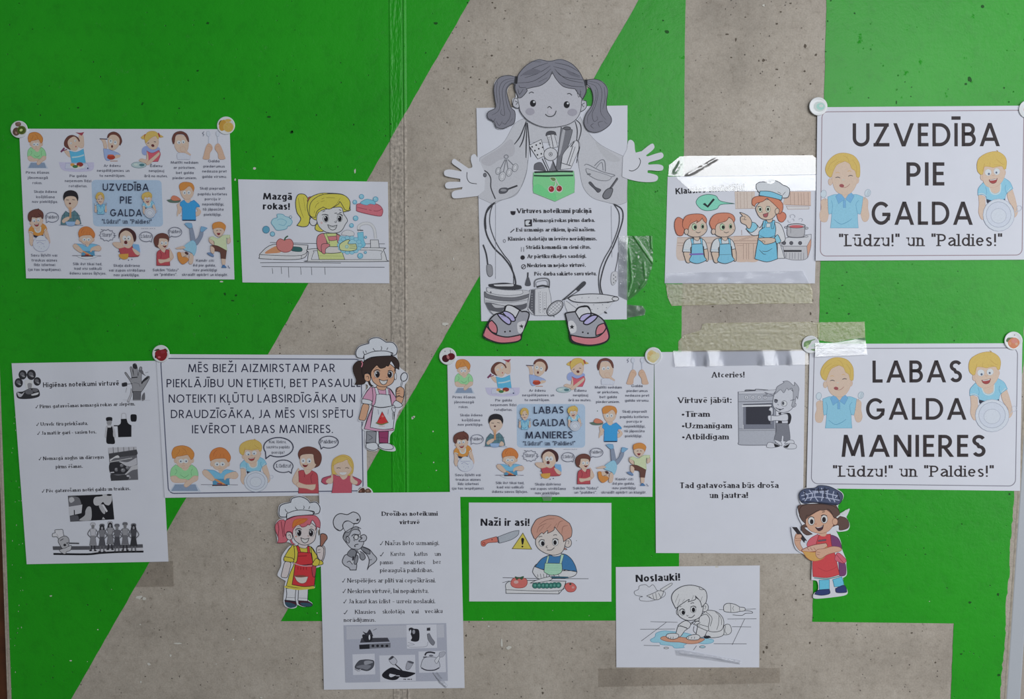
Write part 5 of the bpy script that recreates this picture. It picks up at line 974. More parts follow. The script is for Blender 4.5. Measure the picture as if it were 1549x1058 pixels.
I.f("655,585 690,560 720,555 750,580 730,620 680,610 645,600", PW, LN, .7); I.f("650,600 720,620 700,640 660,690 620,680 630,650", PW, LN, .7); I.f("545,690 560,665 620,660 650,675 640,700 590,710", PW, LN, .7); I.f("830,520 880,500 910,540 900,600 895,640 810,610 820,560", PW, LN, .7); I.f("810,605* 890,640* 860,690 800,690 800,650", PW, LN, .7); I.f("715,700 740,680 800,670 830,690 810,715 740,715", PW, LN, .7); I.l("812,580 895,605", LN, .6); I.l("660,595 720,615", LN, .6)
for x in (565, 585, 605, 735, 760, 785): I.l("%d,690 %d,706" % (x, x-4), LN, .5)
I.f("860,690 900,680 920,695 880,705", (30, 30, 38)); I.l("765,575 800,595 830,600", LN, .5); I.f("780,590 800,560 830,570", PW, LN, .5)
I.e(868, 442, 32, 36, PW, 0, LN, .7); I.l("858,430 878,432 870,458", LN, .5); I.e(645, 480, 14, 26, PW, 0, LN, .6)
I.f("640,450* 650,510 700,545 760,552 820,530 850,480 845,400 720,330", PW, LN, .8)
I.f("625,450* 590,370 610,310 680,265 760,255 830,270* 875,300 888,350 880,400* 845,440* 830,390 790,345* 790,375 730,395* 735,375 665,420* 640,440", PW, LN, .8)
for s in ("620,400 650,330", "640,430 660,370", "680,400 700,370", "760,380 775,340", "820,265 830,290 870,292", "830,400 850,350"): I.l(s, LN, .6, tp=True)
I.e(682, 480, 22, 28, (200, 202, 210), 0, LN, .4); I.e(688, 485, 14, 18, (22, 22, 28)); I.e(772, 460, 24, 28, (200, 202, 210), 0, LN, .4); I.e(774, 463, 14, 20, (22, 22, 28)); I.l("655,470 675,455 700,465", LN, .8); I.l("750,440 775,430 798,442", LN, .8); I.l("655,436 672,432", LN, .6); I.l("750,410 770,402 778,408", LN, .7); I.l("715,505 722,515 730,508", LN, .5); I.l("732,525 760,527 785,505", LN, .8); I.done('drawn_kneeling_boy')
# ------------------------------------------------------------------ "listen to the teacher"
T, sh = poster('drawing_page', [(1010, 267.4), (1237.5, 263), (1232.7, 429), (1005.5, 428.7)], .4, 'coloured drawing of a woman cook teaching two children, held by wide shiny tape', 'drawing', l=.5, b=.3, r=.1, rip=.1)
I = Ink('print', T, sh); I.at(1010, 260, 7.558); text(I, "Klausies skolotāju!", 92, 258, 880, 208, 70, 'bold', (26, 26, 34), .19); I.done('lettering')
I.f("325,355 360,290 450,260 550,275 605,335 770,365* 610,375 560,425 460,445 380,425", (112, 192, 172), (40, 80, 78), .7); I.f("400,370* 425,355* 455,385* 520,305* 540,318* 460,412*", (22, 30, 36), None, 1, False); I.done('drawn_speech_bubble')
WD = (184, 160, 148); WDL = (130, 106, 98)
I.f("110,750* 905,738* 905,1020 700,1000 480,1010 300,1000 110,1000", (176, 160, 154), None); I.l("110,755 905,738", WDL, .5); I.l("110,815 905,815", WDL, .5); I.l("110,845 200,845", WDL, .4)
I.at(1110, 260, 7.554)
I.f("0,735* 290,725* 290,1000 150,1030 0,1000", WD); I.l("0,738 290,728", WDL, .6); I.l("0,790 280,788", WDL, .6); I.l("60,780 190,735", WDL, .4); I.l("90,780 240,735", WDL, .4)
for x in (10, 110, 145, 170, 225): I.l("%d,820 %d,1000" % (x, x), WDL, .5)
I.l("0,820 270,818", WDL, .5); I.l("35,845 105,842", WDL, .4)
I.f("10,225* 240,225* 240,420* 20,425*", (180, 166, 160)); I.f("600,225* 880,225* 880,385* 560,375*", (176, 152, 142)); I.l("20,422 250,420", WDL, .4); I.l("590,378 880,388", WDL, .6); I.f("600,395* 860,400* 860,425* 620,430*", (174, 172, 178), WDL, .4, False)
for x in (40, 75, 118, 150, 205): I.l("%d,235 %d,415" % (x, x+4), WDL, .3)
for x in (645, 690, 735, 770, 800, 850): I.l("%d,240 %d,380" % (x, x+4), WDL, .4)
I.l("90,665 92,725", WDL, .5); I.done('drawn_kitchen_cupboards')
GR = (152, 152, 160); GL = (84, 84, 94)
I.f("560,850* 840,850* 835,990 700,1010 590,990*", GR, GL, .5); I.f("550,770* 640,745 885,715* 885,760 840,850* 550,850*", (164, 165, 174), GL, .6, False); I.f("835,850* 885,760* 880,860 845,985*", (176, 130, 110), GL, .5); I.l("570,905 775,905", (32, 32, 40), 2.2)
for x in (575, 657, 758): I.e(x, 815, 20, 20, (70, 70, 80), 0, (40, 40, 48), .5)
for x in (600, 640, 670, 700, 740, 770, 800): I.l("%d,925 %d,%d" % (x, x-2, 985+x % 30), (110, 110, 120), .6)
I.e(715, 745, 100, 12, (70, 72, 82)); I.e(830, 740, 20, 10, (150, 152, 162), 0, GL, .4); I.f("612,620* 812,620* 805,725 760,748 650,745 610,720", (142, 142, 150), GL, .8); I.e(715, 618, 103, 24, (150, 150, 160), 0, (46, 46, 54), .8); I.e(715, 625, 80, 16, (160, 72, 80))
I.l("650,640 650,700", (80, 80, 90), .5); I.e(595, 635, 14, 10, None, 0, GL, .7); I.e(832, 645, 18, 12, (150, 152, 162), 0, GL, .6)
for s in ("650,525 645,500 675,488 700,505 695,525", "620,550 625,575 650,575", "665,545 685,540 690,565", "745,545 765,532 788,548 775,570"): I.l(s, (130, 132, 144), .5)
I.done('drawn_stove_and_pot')
# teacher
SK2 = (208, 184, 168)
I.f("490,470 540,455 590,480 595,530 555,575 510,555", (176, 102, 80), (96, 52, 44), .7)
I.f("450,570* 520,590 560,650 585,740 580,790 500,820 470,760", PW, LN, .7); I.f("500,820* 530,830 580,990* 500,990*", PW, LN, .6)
I.f("345,560* 300,640 250,600 150,650 190,710 240,730 300,700", PW, LN, .7)
I.f("340,640* 350,560* 460,555* 480,650 470,760 490,850 500,995* 380,1030 240,995* 260,870 285,740 290,680", (88, 158, 188), LN, .7); I.f("375,590* 420,590* 415,635* 370,635*", (186, 196, 206), LN, .4, False)
I.f("340,560* 365,555* 350,640* 325,640*", (88, 158, 188), LN, .5, False); I.f("440,560* 470,555* 455,650* 432,650*", (88, 158, 188), LN, .5, False); I.l("300,730 380,758 470,730", LN, .5); I.l("290,890 340,940 370,942", LN, .6, tp=True); I.l("320,905 380,910 440,875", LN, .6, tp=True)
I.f("205,575* 250,590 268,640 200,695 140,655*", (112, 172, 196), LN, .7); I.f("140,610 85,580 78,520 100,505 70,465 120,480 170,510 205,570 190,640 160,645", SK2, LN, .7); I.l("105,510 130,515 120,545 145,550", LN, .5); I.l("95,540 115,545", LN, .4)
I.f("465,755* 500,720 530,770 535,800 490,825*", (112, 172, 196), LN, .7); I.f("275,765 330,755 460,758 470,800 400,825 350,828 320,800", SK2, LN, .7); I.l("320,790 355,795 350,815", LN, .5)
I.f("380,530 385,575 420,580 440,560 440,530", SK2, LN, .5); I.f("255,400 270,480 310,530 370,548 430,540 480,490 500,400 480,340 350,320", SK2, LN, .7); I.f("240,395* 210,370 215,310 270,280 400,285 500,310 555,360 560,430 530,480 505,470* 510,430 470,380 380,300* 330,340 260,360", (182, 110, 82), (96, 52, 44), .7); I.e(495, 450, 24, 34, SK2, 10, LN, .6)
I.e(300, 430, 24, 34, (196, 204, 190), 0, (60, 80, 60), .4); I.e(302, 430, 12, 18, (20, 24, 22)); I.e(392, 428, 26, 34, (196, 204, 190), 0, (60, 80, 60), .4); I.e(391, 428, 13, 18, (20, 24, 22)); I.l("270,400 300,395", LN, .7); I.l("375,395 410,395", LN, .7); I.f("335,485* 395,470* 380,515 345,515", (140, 70, 76), LN, .5); I.l("320,455 328,468", LN, .5)
I.f("295,240* 260,200 260,140 320,115 400,120 440,95 510,115 560,150 610,170 640,210 620,290 555,300*", (188, 192, 202), LN, .8); I.f("300,220* 420,225 555,275* 545,325* 430,295 290,270*", (104, 170, 198), LN, .7); I.l("500,230 540,250", LN, .5); I.l("560,265 590,230", LN, .5); I.done('drawn_woman_cook')
# two children
I.at(1010, 260, 7.558)
for dx, girl in ((0, True), (320, False)):
    def S_(s): return [(float(t.rstrip('*').split(',')[0])+dx, float(t.rstrip('*').split(',')[1]), t.endswith('*')) for t in s.split()]
    def ff(s, c, l=LN, lw=.7): 
        q = [I.P(p[0], p[1])+(p[2],) for p in S_(s)]; pts = cr(q, True, 5); I.fillpts(pts, c); I.strokepts(pts, lw, l, True)
    def ll(s, c=LN, lw=.6): I.strokepts(cr([I.P(p[0], p[1])+(p[2],) for p in S_(s)], False, 5), lw, c, False, True)
    ff("185,920 260,920 262,1000 250,1040 215,1035 195,980", SK2); ff("415,880 450,880 465,940 460,1020 430,1000", SK2)
    ff("170,915* 190,820 230,770 300,755 380,760 430,800 455,880* 415,885 400,850 270,860 265,920*", (188, 194, 204)); ff("270,960* 275,830 285,760* 380,755* 400,830 415,960 440,1010 340,1050 250,1020", (104, 168, 198))
    ff("300,760* 365,760* 390,820* 290,825*", (188, 194, 204), LN, .5); ff("260,770* 290,762* 300,830* 280,830*", (104, 168, 198), LN, .5); ff("370,760* 395,765* 400,825* 382,825*", (104, 168, 198), LN, .5)
    ll("280,828 400,825"); ll("255,950 415,945"); ll("180,890 255,895", (84, 140, 170)); ll("295,970 292,1010", (84, 140, 170)); ll("370,970 372,1010", (84, 140, 170))
    if girl: I.f("250,935* 405,930* 410,950* 250,955*", (100, 84, 150), None, 1, False)
    ff("300,730 305,770 340,790 360,770 355,730", SK2, LN, .5)
    if girl: ff("175,545* 120,520 85,560 80,640 110,720 170,725 190,650 170,590", (176, 104, 82), (92, 50, 42))
    ff("215,660 230,720 290,745 370,740 430,700 452,650 440,590 420,540 300,520", (208, 186, 172)); 
    if girl: ff("200,665* 170,620 180,550 220,500 310,482 400,490 445,540 440,590* 410,560 395,530* 370,560 330,585* 340,560 270,590 240,640 235,680*", (182, 108, 82), (92, 50, 42))
    else: ff("190,660* 160,590 185,520 240,480 350,470 420,490 450,540 435,580* 415,545 380,520* 350,560 310,575 260,590 230,620 225,680*", (182, 112, 88), (92, 50, 42))
    cx = 215 if girl else 205
    I.e(cx+dx, 685, 24, 32, (200, 178, 166), 0, LN, .6)
    for k in (-1, 1): ll("%d,%d %d,%d" % (300+k*30, 540, 290+k*40, 580), (120, 66, 52), .5)
    I.e(305+dx, 632, 28, 36, (170, 196, 168), 0, (60, 90, 66), .5); I.e(314+dx, 634, 16, 22, (20, 24, 22)); I.e(398+dx, 625, 16, 30, (170, 196, 168), 0, (60, 90, 66), .4); I.e(400+dx, 627, 12, 20, (20, 24, 22))
    ll("320,685 350,698 380,685", LN, .7); ll("278,600 310,590", LN, .7); ll("425,655 440,670", LN, .5); I.e(285+dx, 668, 8, 6, (190, 150, 140))
I.done('drawn_children_in_aprons')
# ------------------------------------------------------------------ the big paper girl
gq = [(720.6, 163.4), (949.2, 159.6), (948.3, 483.3), (728, 486.2)]
T, sh = poster('paper_girl', gq, .4, 'kitchen rules page dressed as a paper girl with grey pigtails, hands and sneakers', 'poster', l=.9, b=.6, r=.4, rip=.1)
I = Ink('print', T, sh); GI = (48, 49, 56); GS = (150, 151, 162)
I.at(660, 70, 4.409)
# grey apron body with arms
I.f("290,745* 440,650 520,520 590,480* 640,510 900,510 960,470* 1010,570 1100,660 1250,735* 1275,890* 1270,1040* 1215,1058 1130,1040 1040,1010 980,940 955,830 945,740* 950,650* 620,640* 615,740* 600,840 560,950 520,1000 430,1030 385,1058* 280,1010*", (156, 157, 167), (110, 112, 122), .4)
I.f("300,760 420,680 500,620 520,720 420,760 350,800", (148, 148, 158), None); I.f("1060,640 1150,700 1230,760 1140,760", (150, 151, 160), None)
for s in ("600,500 560,600 520,655", "600,510 580,620 555,675", "605,510 600,640 598,745", "608,510 620,640 630,740", "600,500 590,560"): I.l(s, GI, 1.5, tp=True)
for s in ("930,490 960,520 965,570 945,640", "925,500 940,560 935,640", "940,640 955,670 945,720 935,780", "945,640 925,680"): I.l(s, GI, 1.3, tp=True)
I.l("610,760 600,850 560,950 500,1005 400,1035", (110, 112, 122), .5); I.l("940,740 955,830 980,940 1040,1010 1130,1040 1200,1055", (110, 112, 122), .5)
I.done('printed_apron_body'); I.at(730, 190, 7.205)
# utensils in the pocket
I.f("800,480* 850,60 870,30 960,40 975,80 900,330 850,480*", (96, 97, 106), GI, .6); I.f("870,60 900,60 850,300 830,300", (140, 141, 150)); I.e(920, 30, 40, 18, (84, 84, 92), 0, GI, .7)
I.f("505,215* 640,152* 685,330 600,365*", (172, 173, 182), GI, .6, False)
for x, y in ((540, 232), (585, 213), (628, 195), (570, 273), (612, 253), (655, 238), (598, 320), (640, 308)): I.e(x, y, 9, 10, GI)
I.l("515,235 590,350", GI, .9); I.l("650,360 715,500", GI, 1.2); I.l("670,350 735,495", GI, .7); I.f("560,480* 570,420 640,405 690,495*", (84, 84, 94), GI, .5)
I.f("690,110 700,75 740,60 790,70 803,105* 760,90 710,105", (66, 66, 74), GI, .6); I.f("700,105* 780,95* 820,235* 740,245*", (166, 167, 176), GI, .5, False); I.l("745,100 770,235", GI, .8)
for y in (130, 150, 170, 190, 210): I.l("712,%d 740,%d" % (y, y-3), GI, .4)
I.e(742, 313, 74, 70, (164, 165, 174), 0, GI, .7); I.e(742, 313, 18, 20, None, 0, GI, .6); I.e(742, 313, 7, 9, GI); I.f("730,490* 765,390* 825,490*", (96, 97, 106)); I.l("765,385 810,495", GI, 1.4)
I.f("850,480* 870,330 940,230 1000,170 1050,180 1055,240 1000,380 960,470*", (168, 169, 178), GI, .5); I.l("1000,175 960,235", GI, 1.2); I.l("985,220 920,420", GI, .8); I.l("1010,230 940,440", GI, .6); I.l("850,405 965,440", GI, .8); I.l("870,330 850,470", GI, .6); I.l("1025,150 1050,210 1040,330", GI, .7)
# small printed tools on the sleeves
LG = (98, 100, 110)
I.e(258, 340, 22, 20, None, 0, LG, .8)
for s, x, y, r in (("245,370 190,480", 170, 495, 32), ("255,370 225,520", 215, 555, 42), ("262,370 280,490", 290, 510, 36), ("275,370 335,430", 355, 460, 36)): I.l(s, LG, .9); I.e(x, y, r*.8, r*1.2, (168, 169, 178), 15, LG, .7); I.e(x, y, r*.45, r*.75, None, 15, LG, .4)
I.f("180,710 200,685 260,680 280,700 250,735 190,740", (70, 71, 80), GI, .5); I.e(228, 705, 34, 14, (120, 121, 130)); I.l("280,692 380,655", GI, 1.9); I.l("20,490 60,520 90,580 92,680 140,800", GI, 1.1); I.e(25, 540, 18, 22, (90, 91, 100), 0, GI, .5)
I.l("1110,435 1150,425 1300,500 1440,540 1400,560", LG, .7); I.f("1130,470 1200,490 1300,520 1400,560 1360,600 1250,590 1150,530", (152, 153, 162), LG, .6); I.l("1220,440 1270,390 1310,372 1335,400 1340,500", LG, .8); I.l("1240,460 1300,400 1315,490", LG, .6); I.e(1160, 530, 22, 9, (90, 91, 100))
I.f("1160,630 1180,615 1230,670 1290,700 1260,730 1225,695", (70, 71, 80), GI, .5); I.f("1310,770 1340,710 1390,680 1420,700 1390,780 1340,800", (96, 97, 106), GI, .8); I.l("1385,690 1470,570", GI, 1.3); I.l("1400,690 1478,580", GI, .6); I.done('printed_kitchen_tools')
# pocket, stuck on
pp = [I.P(x, y) for x, y in ((555, 510), (995, 495), (1005, 600), (1000, 730), (790, 828), (555, 735), (548, 620))]
cutout('apron_pocket', pp, sh, M_CARD, T, .0003, .3)
J = Ink('print', T, sh, lift=.65); J.at(730, 190, 7.205)
J.f("555,512* 995,497* 1005,600* 1000,730* 790,828* 555,735* 548,620*", (110, 190, 130), (90, 130, 100), .4, False); J.f("560,660 620,640 700,700 780,720 800,815 700,780 560,725", (84, 170, 110)); J.f("560,515* 992,500* 990,545* 560,548*", (130, 200, 150), None, 1, False)
J.l("565,510 700,505 850,500 985,502", (36, 46, 44), 2.2); J.l("558,546 700,550 850,546 988,544", (28, 60, 44), 1.9); J.f("735,570 780,565 800,585 790,605 760,605", (84, 110, 64), (190, 200, 190), .6); J.l("800,595 790,660 760,670", (196, 200, 200), 1.0); J.l("800,590 830,650", (196, 200, 200), 1.0)
for x, y in ((750, 695), (835, 690)): J.e(x, y, 38, 40, (205, 200, 204)); J.e(x, y-2, 30, 32, (126, 26, 32)); J.e(x-10, y-8, 8, 9, (196, 120, 124))
J.l("800,600 770,665", (120, 130, 90), .4); J.l("800,600 825,660", (120, 130, 90), .4); J.done('drawn_cherries')
# page text
I.at(660, 290, 4.231)
for s, x0, x1, y, c in (("Virtuves noteikumi pulciņā", 515, 993, 138, 30), ("Nomazgā rokas pirms darba.", 622, 1015, 196, 24), ("Esi uzmanīgs ar rīkiem, īpaši nažiem.", 512, 1018, 256, 24), ("Klausies skolotāju un ievēro norādījumus.", 460, 1028, 314, 24), ("Strādā komandā un cieni citus.", 574, 990, 368, 24), ("Ar pārtiku rīkojies saudzīgi.", 583, 960, 426, 24), ("Neskrien un nejoko virtuvē.", 583, 957, 484, 24), ("Pēc darba sakārto savu vietu.", 628, 1026, 538, 24)): text(I, s, x0, y, x1, y-2, c, 'serif', DK, .19); I.done('lettering')
I.f("475,125* 508,125* 504,145 490,150 478,142", DK); I.f("565,180* 612,178* 613,222* 566,224*", DK, None, 1, False); I.f("572,188 600,186 590,205 605,212 575,216", WH); I.l("475,262 500,240", DK, .9); I.e(436, 316, 7, 10, None, 0, (90, 90, 100), .5); I.l("545,355 545,385", (100, 100, 110), .6); I.l("560,355 560,385", (100, 100, 110), .6); I.e(553, 422, 14, 14, DK); I.e(559, 481, 13, 14, None, 0, DK, .7); I.l("550,492 568,470", DK, .7); I.done('lettering')
# strings of the apron
for s, w_ in (("375,70 330,110 310,190 325,280 370,360 430,420 480,490 508,580 490,660 440,728", 1.7), ("365,75 345,140 345,220 380,320 430,400 475,460 495,540 490,620 465,690 435,725", .9), ("375,70 320,140 318,240", 1.3), ("1135,80 1185,110 1195,170 1170,260 1130,360 1085,450 1060,530 1050,600 1070,670 1110,720", 1.4), ("1140,85 1170,140 1165,230 1120,350 1075,430 1045,510 1040,600 1060,680 1105,715", 1.0)): I.l(s, GI, w_)
I.l("380,60 380,560", (120, 122, 132), .4); I.l("1120,90 1125,420", (120, 122, 132), .4); I.l("300,340 320,400 330,470", GI, 1.6); I.f("325,470 355,475 360,530 340,545 325,520", (120, 121, 130), GI, .5); I.l("1165,390 1160,440 1145,510", GI, .7); I.f("1125,520 1160,515 1155,570 1130,600 1118,570", (160, 161, 170), (110, 112, 122), .4)
for k in range(5): I.e(1135+k % 2*12, 535+k*12, 3, 4, GI)
I.done('printed_apron_strings')
I.at(720, 390, 6.735); P1 = (168, 169, 178)
I.f("85,350* 200,345 480,330 560,360 530,420 520,540 400,600 200,590 90,460*", (158, 159, 168), LG, .4); I.f("90,345* 130,375 250,400 400,405 555,365* 530,405 400,440 250,438 110,410 88,390", (92, 93, 102), GI, .5); I.f("110,305* 300,330 470,330* 465,370 300,385 130,355", (170, 171, 180), LG, .6); I.f("130,270* 300,255 460,285* 455,320 300,325 145,300", (48, 49, 56)); I.f("180,275* 380,268* 378,290 300,292 200,290", (165, 166, 175)); I.f("95,455* 160,460 300,490 450,480 520,460* 500,520 330,560 150,540 110,500", (76, 77, 86)); I.f("160,470* 300,500 200,510", (150, 151, 160)); I.l("95,440 300,460 530,430", LG, .5); I.e(150, 355, 10, 12, (90, 91, 100))
I.l("530,150 528,200", GI, 1.6); I.f("520,200* 540,200* 560,275 530,290 500,275", (70, 71, 80))
I.f("600,320* 740,300* 765,420 770,590* 600,590* 530,520 550,330*", (166, 167, 176), LG, .6); I.f("560,330* 605,325* 600,590* 535,510*", (74, 75, 84)); I.l("600,320 600,590", LG, .6); I.l("598,300 600,240 640,215 720,212 748,240 745,310", (90, 91, 100), 1.5); I.l("620,300 620,250 720,235 728,300", LG, .6); I.l("620,300 680,285 750,300", GI, 2)
for x in (640, 680, 715): I.l("%d,350 %d,560" % (x, x+2), LG, .35)
for y in range(350, 560, 26): I.e(655, y, 3, 4, GI); I.e(700, y+8, 3, 4, LG); I.e(570, y+20, 6, 5, (130, 131, 140))
I.f("940,415* 1000,385 1150,370 1300,375 1440,400* 1420,440 1300,455 1150,460 1000,448", P1, GI, 1.0); I.f("900,440* 1000,460 1300,465 1400,450* 1300,560 1180,600 980,600 920,520", P1, (140, 142, 152), .3); I.e(1420, 420, 34, 20, P1, 0, GI, .8)
for x, y in ((1010, 425), (1080, 410), (1150, 405), (1240, 410), (1035, 480), (1100, 490), (1200, 480), (1290, 480), (1180, 530), (1240, 520), (1330, 510), (1060, 520)): I.e(x, y, 5, 5, (110, 112, 122))
I.l("880,435 1000,335 1090,250", GI, 1.4); I.f("1020,320* 1080,255 1105,242 1120,260 1100,290 1040,340*", (56, 57, 64), GI, .5); I.l("900,430 1060,330", GI, .8)
I.e(805, 515, 98, 56, P1, -42, GI, 1.1); I.e(805, 515, 84, 44, None, -42, LG, .5)
for k in range(-3, 4): I.l("%d,%d %d,%d" % (805+k*20-30, 515-k*18-25, 805+k*20+30, 515-k*18+25), LG, .4)
for k in range(-1, 2): I.l("%d,%d %d,%d" % (750+k*20, 570+k*16, 860+k*20, 465+k*16), LG, .4)
I.l("690,525 715,520", GI, .9); I.l("790,590 800,605", GI, .7); I.l("920,440 1040,530", LG, .5); I.f("1305,548 1325,552 1338,568 1318,566", GI); I.l("105,480 150,560 230,600 330,600", LG, .5); I.done('printed_pans_and_grater')
# head, glued on top
hs = Sheet(gq, 1.4, None); HB = (103, 103, 116)
def card(name, frame, s, inks, pn, base, cl=None, mat=M_CARD):
    P = parse(s); tmp = Ink('t', None, None); tmp.at(*frame); q = [tmp.P(p[0], p[1])+(p[2],) for p in P]; pts = cr(q, True, 5)
    xs = [p[0] for p in pts]; ys = [p[1] for p in pts]; sheet = Sheet([(min(xs), min(ys)), (max(xs), min(ys)), (max(xs), max(ys)), (min(xs), max(ys))], base, cl)
    o = cutout(name, pts, sheet, mat, T); J = Ink('print', T, sheet); J.at(*frame); inks(J); J.done(pn); return o
def head(J):
    J.f("520,345* 510,385 520,405 550,410 560,350*", GS, GI, .8); J.f("1000,365* 1003,400 985,425 960,430 965,360*", GS, GI, .8); J.l("525,365 542,375 530,390", GI, .7); J.l("990,378 972,390 985,405", GI, .7)
    J.f("555,270 553,400 570,450 620,500 700,535 780,540 870,525 930,490 960,440 968,370 960,290 760,180", (152, 152, 163), GI, .7)
    J.f("538,210* 560,170 610,120 680,90 755,100 830,88 900,115 950,165 985,230* 1000,300 975,355* 935,300 925,285* 850,270 800,220 772,170* 750,220 700,260 640,275 600,285* 605,300 570,340 545,345* 525,280", HB, GI, .8)
    for s in ("772,165 770,190", "560,200 640,150 745,110", "590,210 680,180 760,130", "540,245 640,235 720,190 765,150", "550,260 560,275 600,275", "790,110 880,130 950,170", "780,135 870,160 960,200", "790,150 830,195 900,215 990,225", "800,165 870,220 980,245", "545,285 555,320 580,285", "935,290 950,340 965,300", "960,290 965,345", "620,100 700,105", "680,240 740,210", "830,240 900,265 985,270"): J.l(s, GI, .6, tp=True)
    J.f("570,190 640,150 700,170 640,190", (88, 88, 100)); J.f("860,150 930,190 960,210 890,190", (88, 88, 100))
    J.f("530,205* 480,195 420,210 385,270 390,350 395,410 345,440 345,480 385,505 400,540 440,550 480,535 520,510 525,440 500,410 480,350 470,290 500,250 528,245*", HB, GI, .8)
    for s in ("520,212 450,230 420,280 425,370 415,430 370,460", "520,225 465,245 440,300 450,400 455,460 430,450 435,420", "515,235 480,260 460,310 475,400 495,450 480,500", "410,230 400,300 410,380", "395,480 380,500 360,480", "440,500 420,530 400,500", "480,490 460,520 440,510", "510,480 490,510"): J.l(s, GI, .5, tp=True)
    J.f("1005,225* 1060,220 1110,240 1142,290 1135,370 1140,430 1168,480 1160,520 1110,560 1060,575 1010,560 985,510 1000,450 1040,390 1045,330 1030,280 1005,255*", HB, GI, .8)
    for s in ("1010,232 1080,250 1105,310 1095,400 1100,450 1130,490", "1010,245 1060,265 1078,320 1060,400 1040,450 1050,500 1075,490 1070,465", "1060,290 1065,340 1040,420 1010,470 1010,520", "1120,270 1125,350 1110,420", "1090,540 1080,510 1110,500", "1050,550 1030,530 1050,515", "1140,520 1120,500"): J.l(s, GI, .5, tp=True)
    J.f("525,200* 545,200* 540,250* 525,250*", (30, 30, 36)); J.f("988,222* 1008,222* 1008,262* 990,262*", (30, 30, 36)); J.l("528,200 520,270 545,340", GI, 1.2); J.l("990,230 1000,300 975,355", GI, 1.2)
    J.e(645, 381, 20, 23, (24, 24, 30)); J.e(652, 372, 7, 7, WH); J.e(870, 390, 20, 23, (24, 24, 30)); J.e(877, 381, 7, 7, WH); J.l("618,315 635,305 650,312", GI, .9); J.l("873,318 890,315 905,328", GI, .9)
    J.l("742,412 755,402 770,415", GI, .9); J.l("727,453 745,467 770,468 790,455 800,430", GI, 1.0); J.e(765, 440, 22, 18, (158, 156, 168)); J.e(626, 436, 30, 24, (132, 130, 144)); J.e(908, 441, 32, 24, (132, 130, 144))
card('paper_head', (660, 70, 4.409), "525,200* 500,195 450,195 400,225 383,270 390,350 392,410 345,440 342,480 380,505 400,545 440,553 490,535 528,510* 526,440 500,410 478,340 475,290 500,252 524,250* 530,340* 510,350 508,385 520,405 555,412* 570,455 620,503 700,538 780,543 870,528 930,493 958,440* 985,428 1004,405 1002,370 978,357* 1000,300 1002,262* 1030,285 1043,330 1038,390 1000,450 985,510 1010,563 1060,578 1110,563 1162,522 1170,480 1142,430 1137,370 1145,290 1112,238 1060,218 1008,222* 985,225* 950,165 900,112 830,85 755,97 680,87 610,117 560,168 538,208*", head, 'drawn_face_and_pigtails', 1.6, lambda u, v: 1.6*(1-u)**3+.6*v**2+.5*u**6)
def handL(J):
    J.l("205,840 205,880 225,910 270,918", GI, .8)
card('paper_hand', (660, 70, 4.409), "295,780* 270,735 255,720 235,730 230,760 240,805 215,815* 150,770 120,752 105,765 110,785 165,825 165,835* 90,822 55,832 55,860 85,872 160,885* 160,905* 85,905 60,920 65,945 95,950 175,940* 170,955* 120,965 103,985 110,1010 140,1015 230,1005 275,1000* 320,960* 325,850*", handL, 'drawn_palm_line', 1.5, lambda u, v: 2.2*(1-u)**2+.3*v)
def handR(J): J.l("1352,745 1362,770 1345,810 1310,832 1285,828", GI, .8)
card('paper_hand', (660, 70, 4.409), "1245,740* 1270,690 1280,635 1300,625 1320,645 1325,690 1330,710* 1370,700* 1420,660 1445,650 1455,675 1435,700 1400,728 1410,735* 1470,715 1505,710 1515,735 1490,755 1420,775 1415,790* 1480,788 1512,800 1510,825 1480,832 1415,828 1410,845* 1455,855 1478,870 1472,895 1440,906 1370,905 1290,890 1240,870*", handR, 'drawn_palm_line', 1.5, lambda u, v: 1.2*u**2+.4*v)
PK = (206, 120, 134); SHG = (128, 129, 140); LV = (160, 154, 200); SK_ = (26, 26, 32)
def shoeL(J):
    J.f("45,320* 100,180 165,110 245,85 270,30* 290,18 350,22 420,65 440,80* 490,80 520,110 490,210 450,290 435,370* 380,395 230,408 120,380 50,345", SHG, SK_, 1.6)
    J.f("265,75* 285,18 340,20 420,65* 380,145*", (168, 169, 178), SK_, 1.2); J.f("245,85 290,80 350,115 375,170 340,180 290,140", LV, SK_, 1.3); J.f("190,105 240,110 310,150 330,190 305,215 240,170", LV, SK_, 1.5)
    J.f("130,170* 175,220 188,270 180,310* 130,290 95,240 100,195", PK, SK_, 1.3); J.f("75,230* 130,295 200,330 300,345 432,320* 435,365 380,395 230,408 120,380 45,330", PK, SK_, 1.5)
    J.f("400,200 450,180 480,190 450,290 410,300 395,250", (178, 178, 186)); star(J, 438, 235, 27); J.e(268, 290, 9, 9, SK_); J.e(320, 284, 9, 9, SK_)
def star(J, x, y, r):
    P = []
    for i in range(10):
        a = -PI/2+i*PI/5; q = r if i % 2 == 0 else r*.45; P.append((x+q*math.cos(a), y+q*math.sin(a)))
    J.f(P, (22, 22, 28), smooth=False)
card('paper_shoe', (725, 460, 6.884), "42,325* 95,180 160,108 240,82* 270,25 290,12 350,18 425,60 445,74* 495,76 524,108 495,212 455,292 440,372* 385,400 230,414 115,386 48,352", shoeL, 'drawn_sneaker', 1.7, lambda u, v: 1.5*(1-u)**2+1.2*v**2)
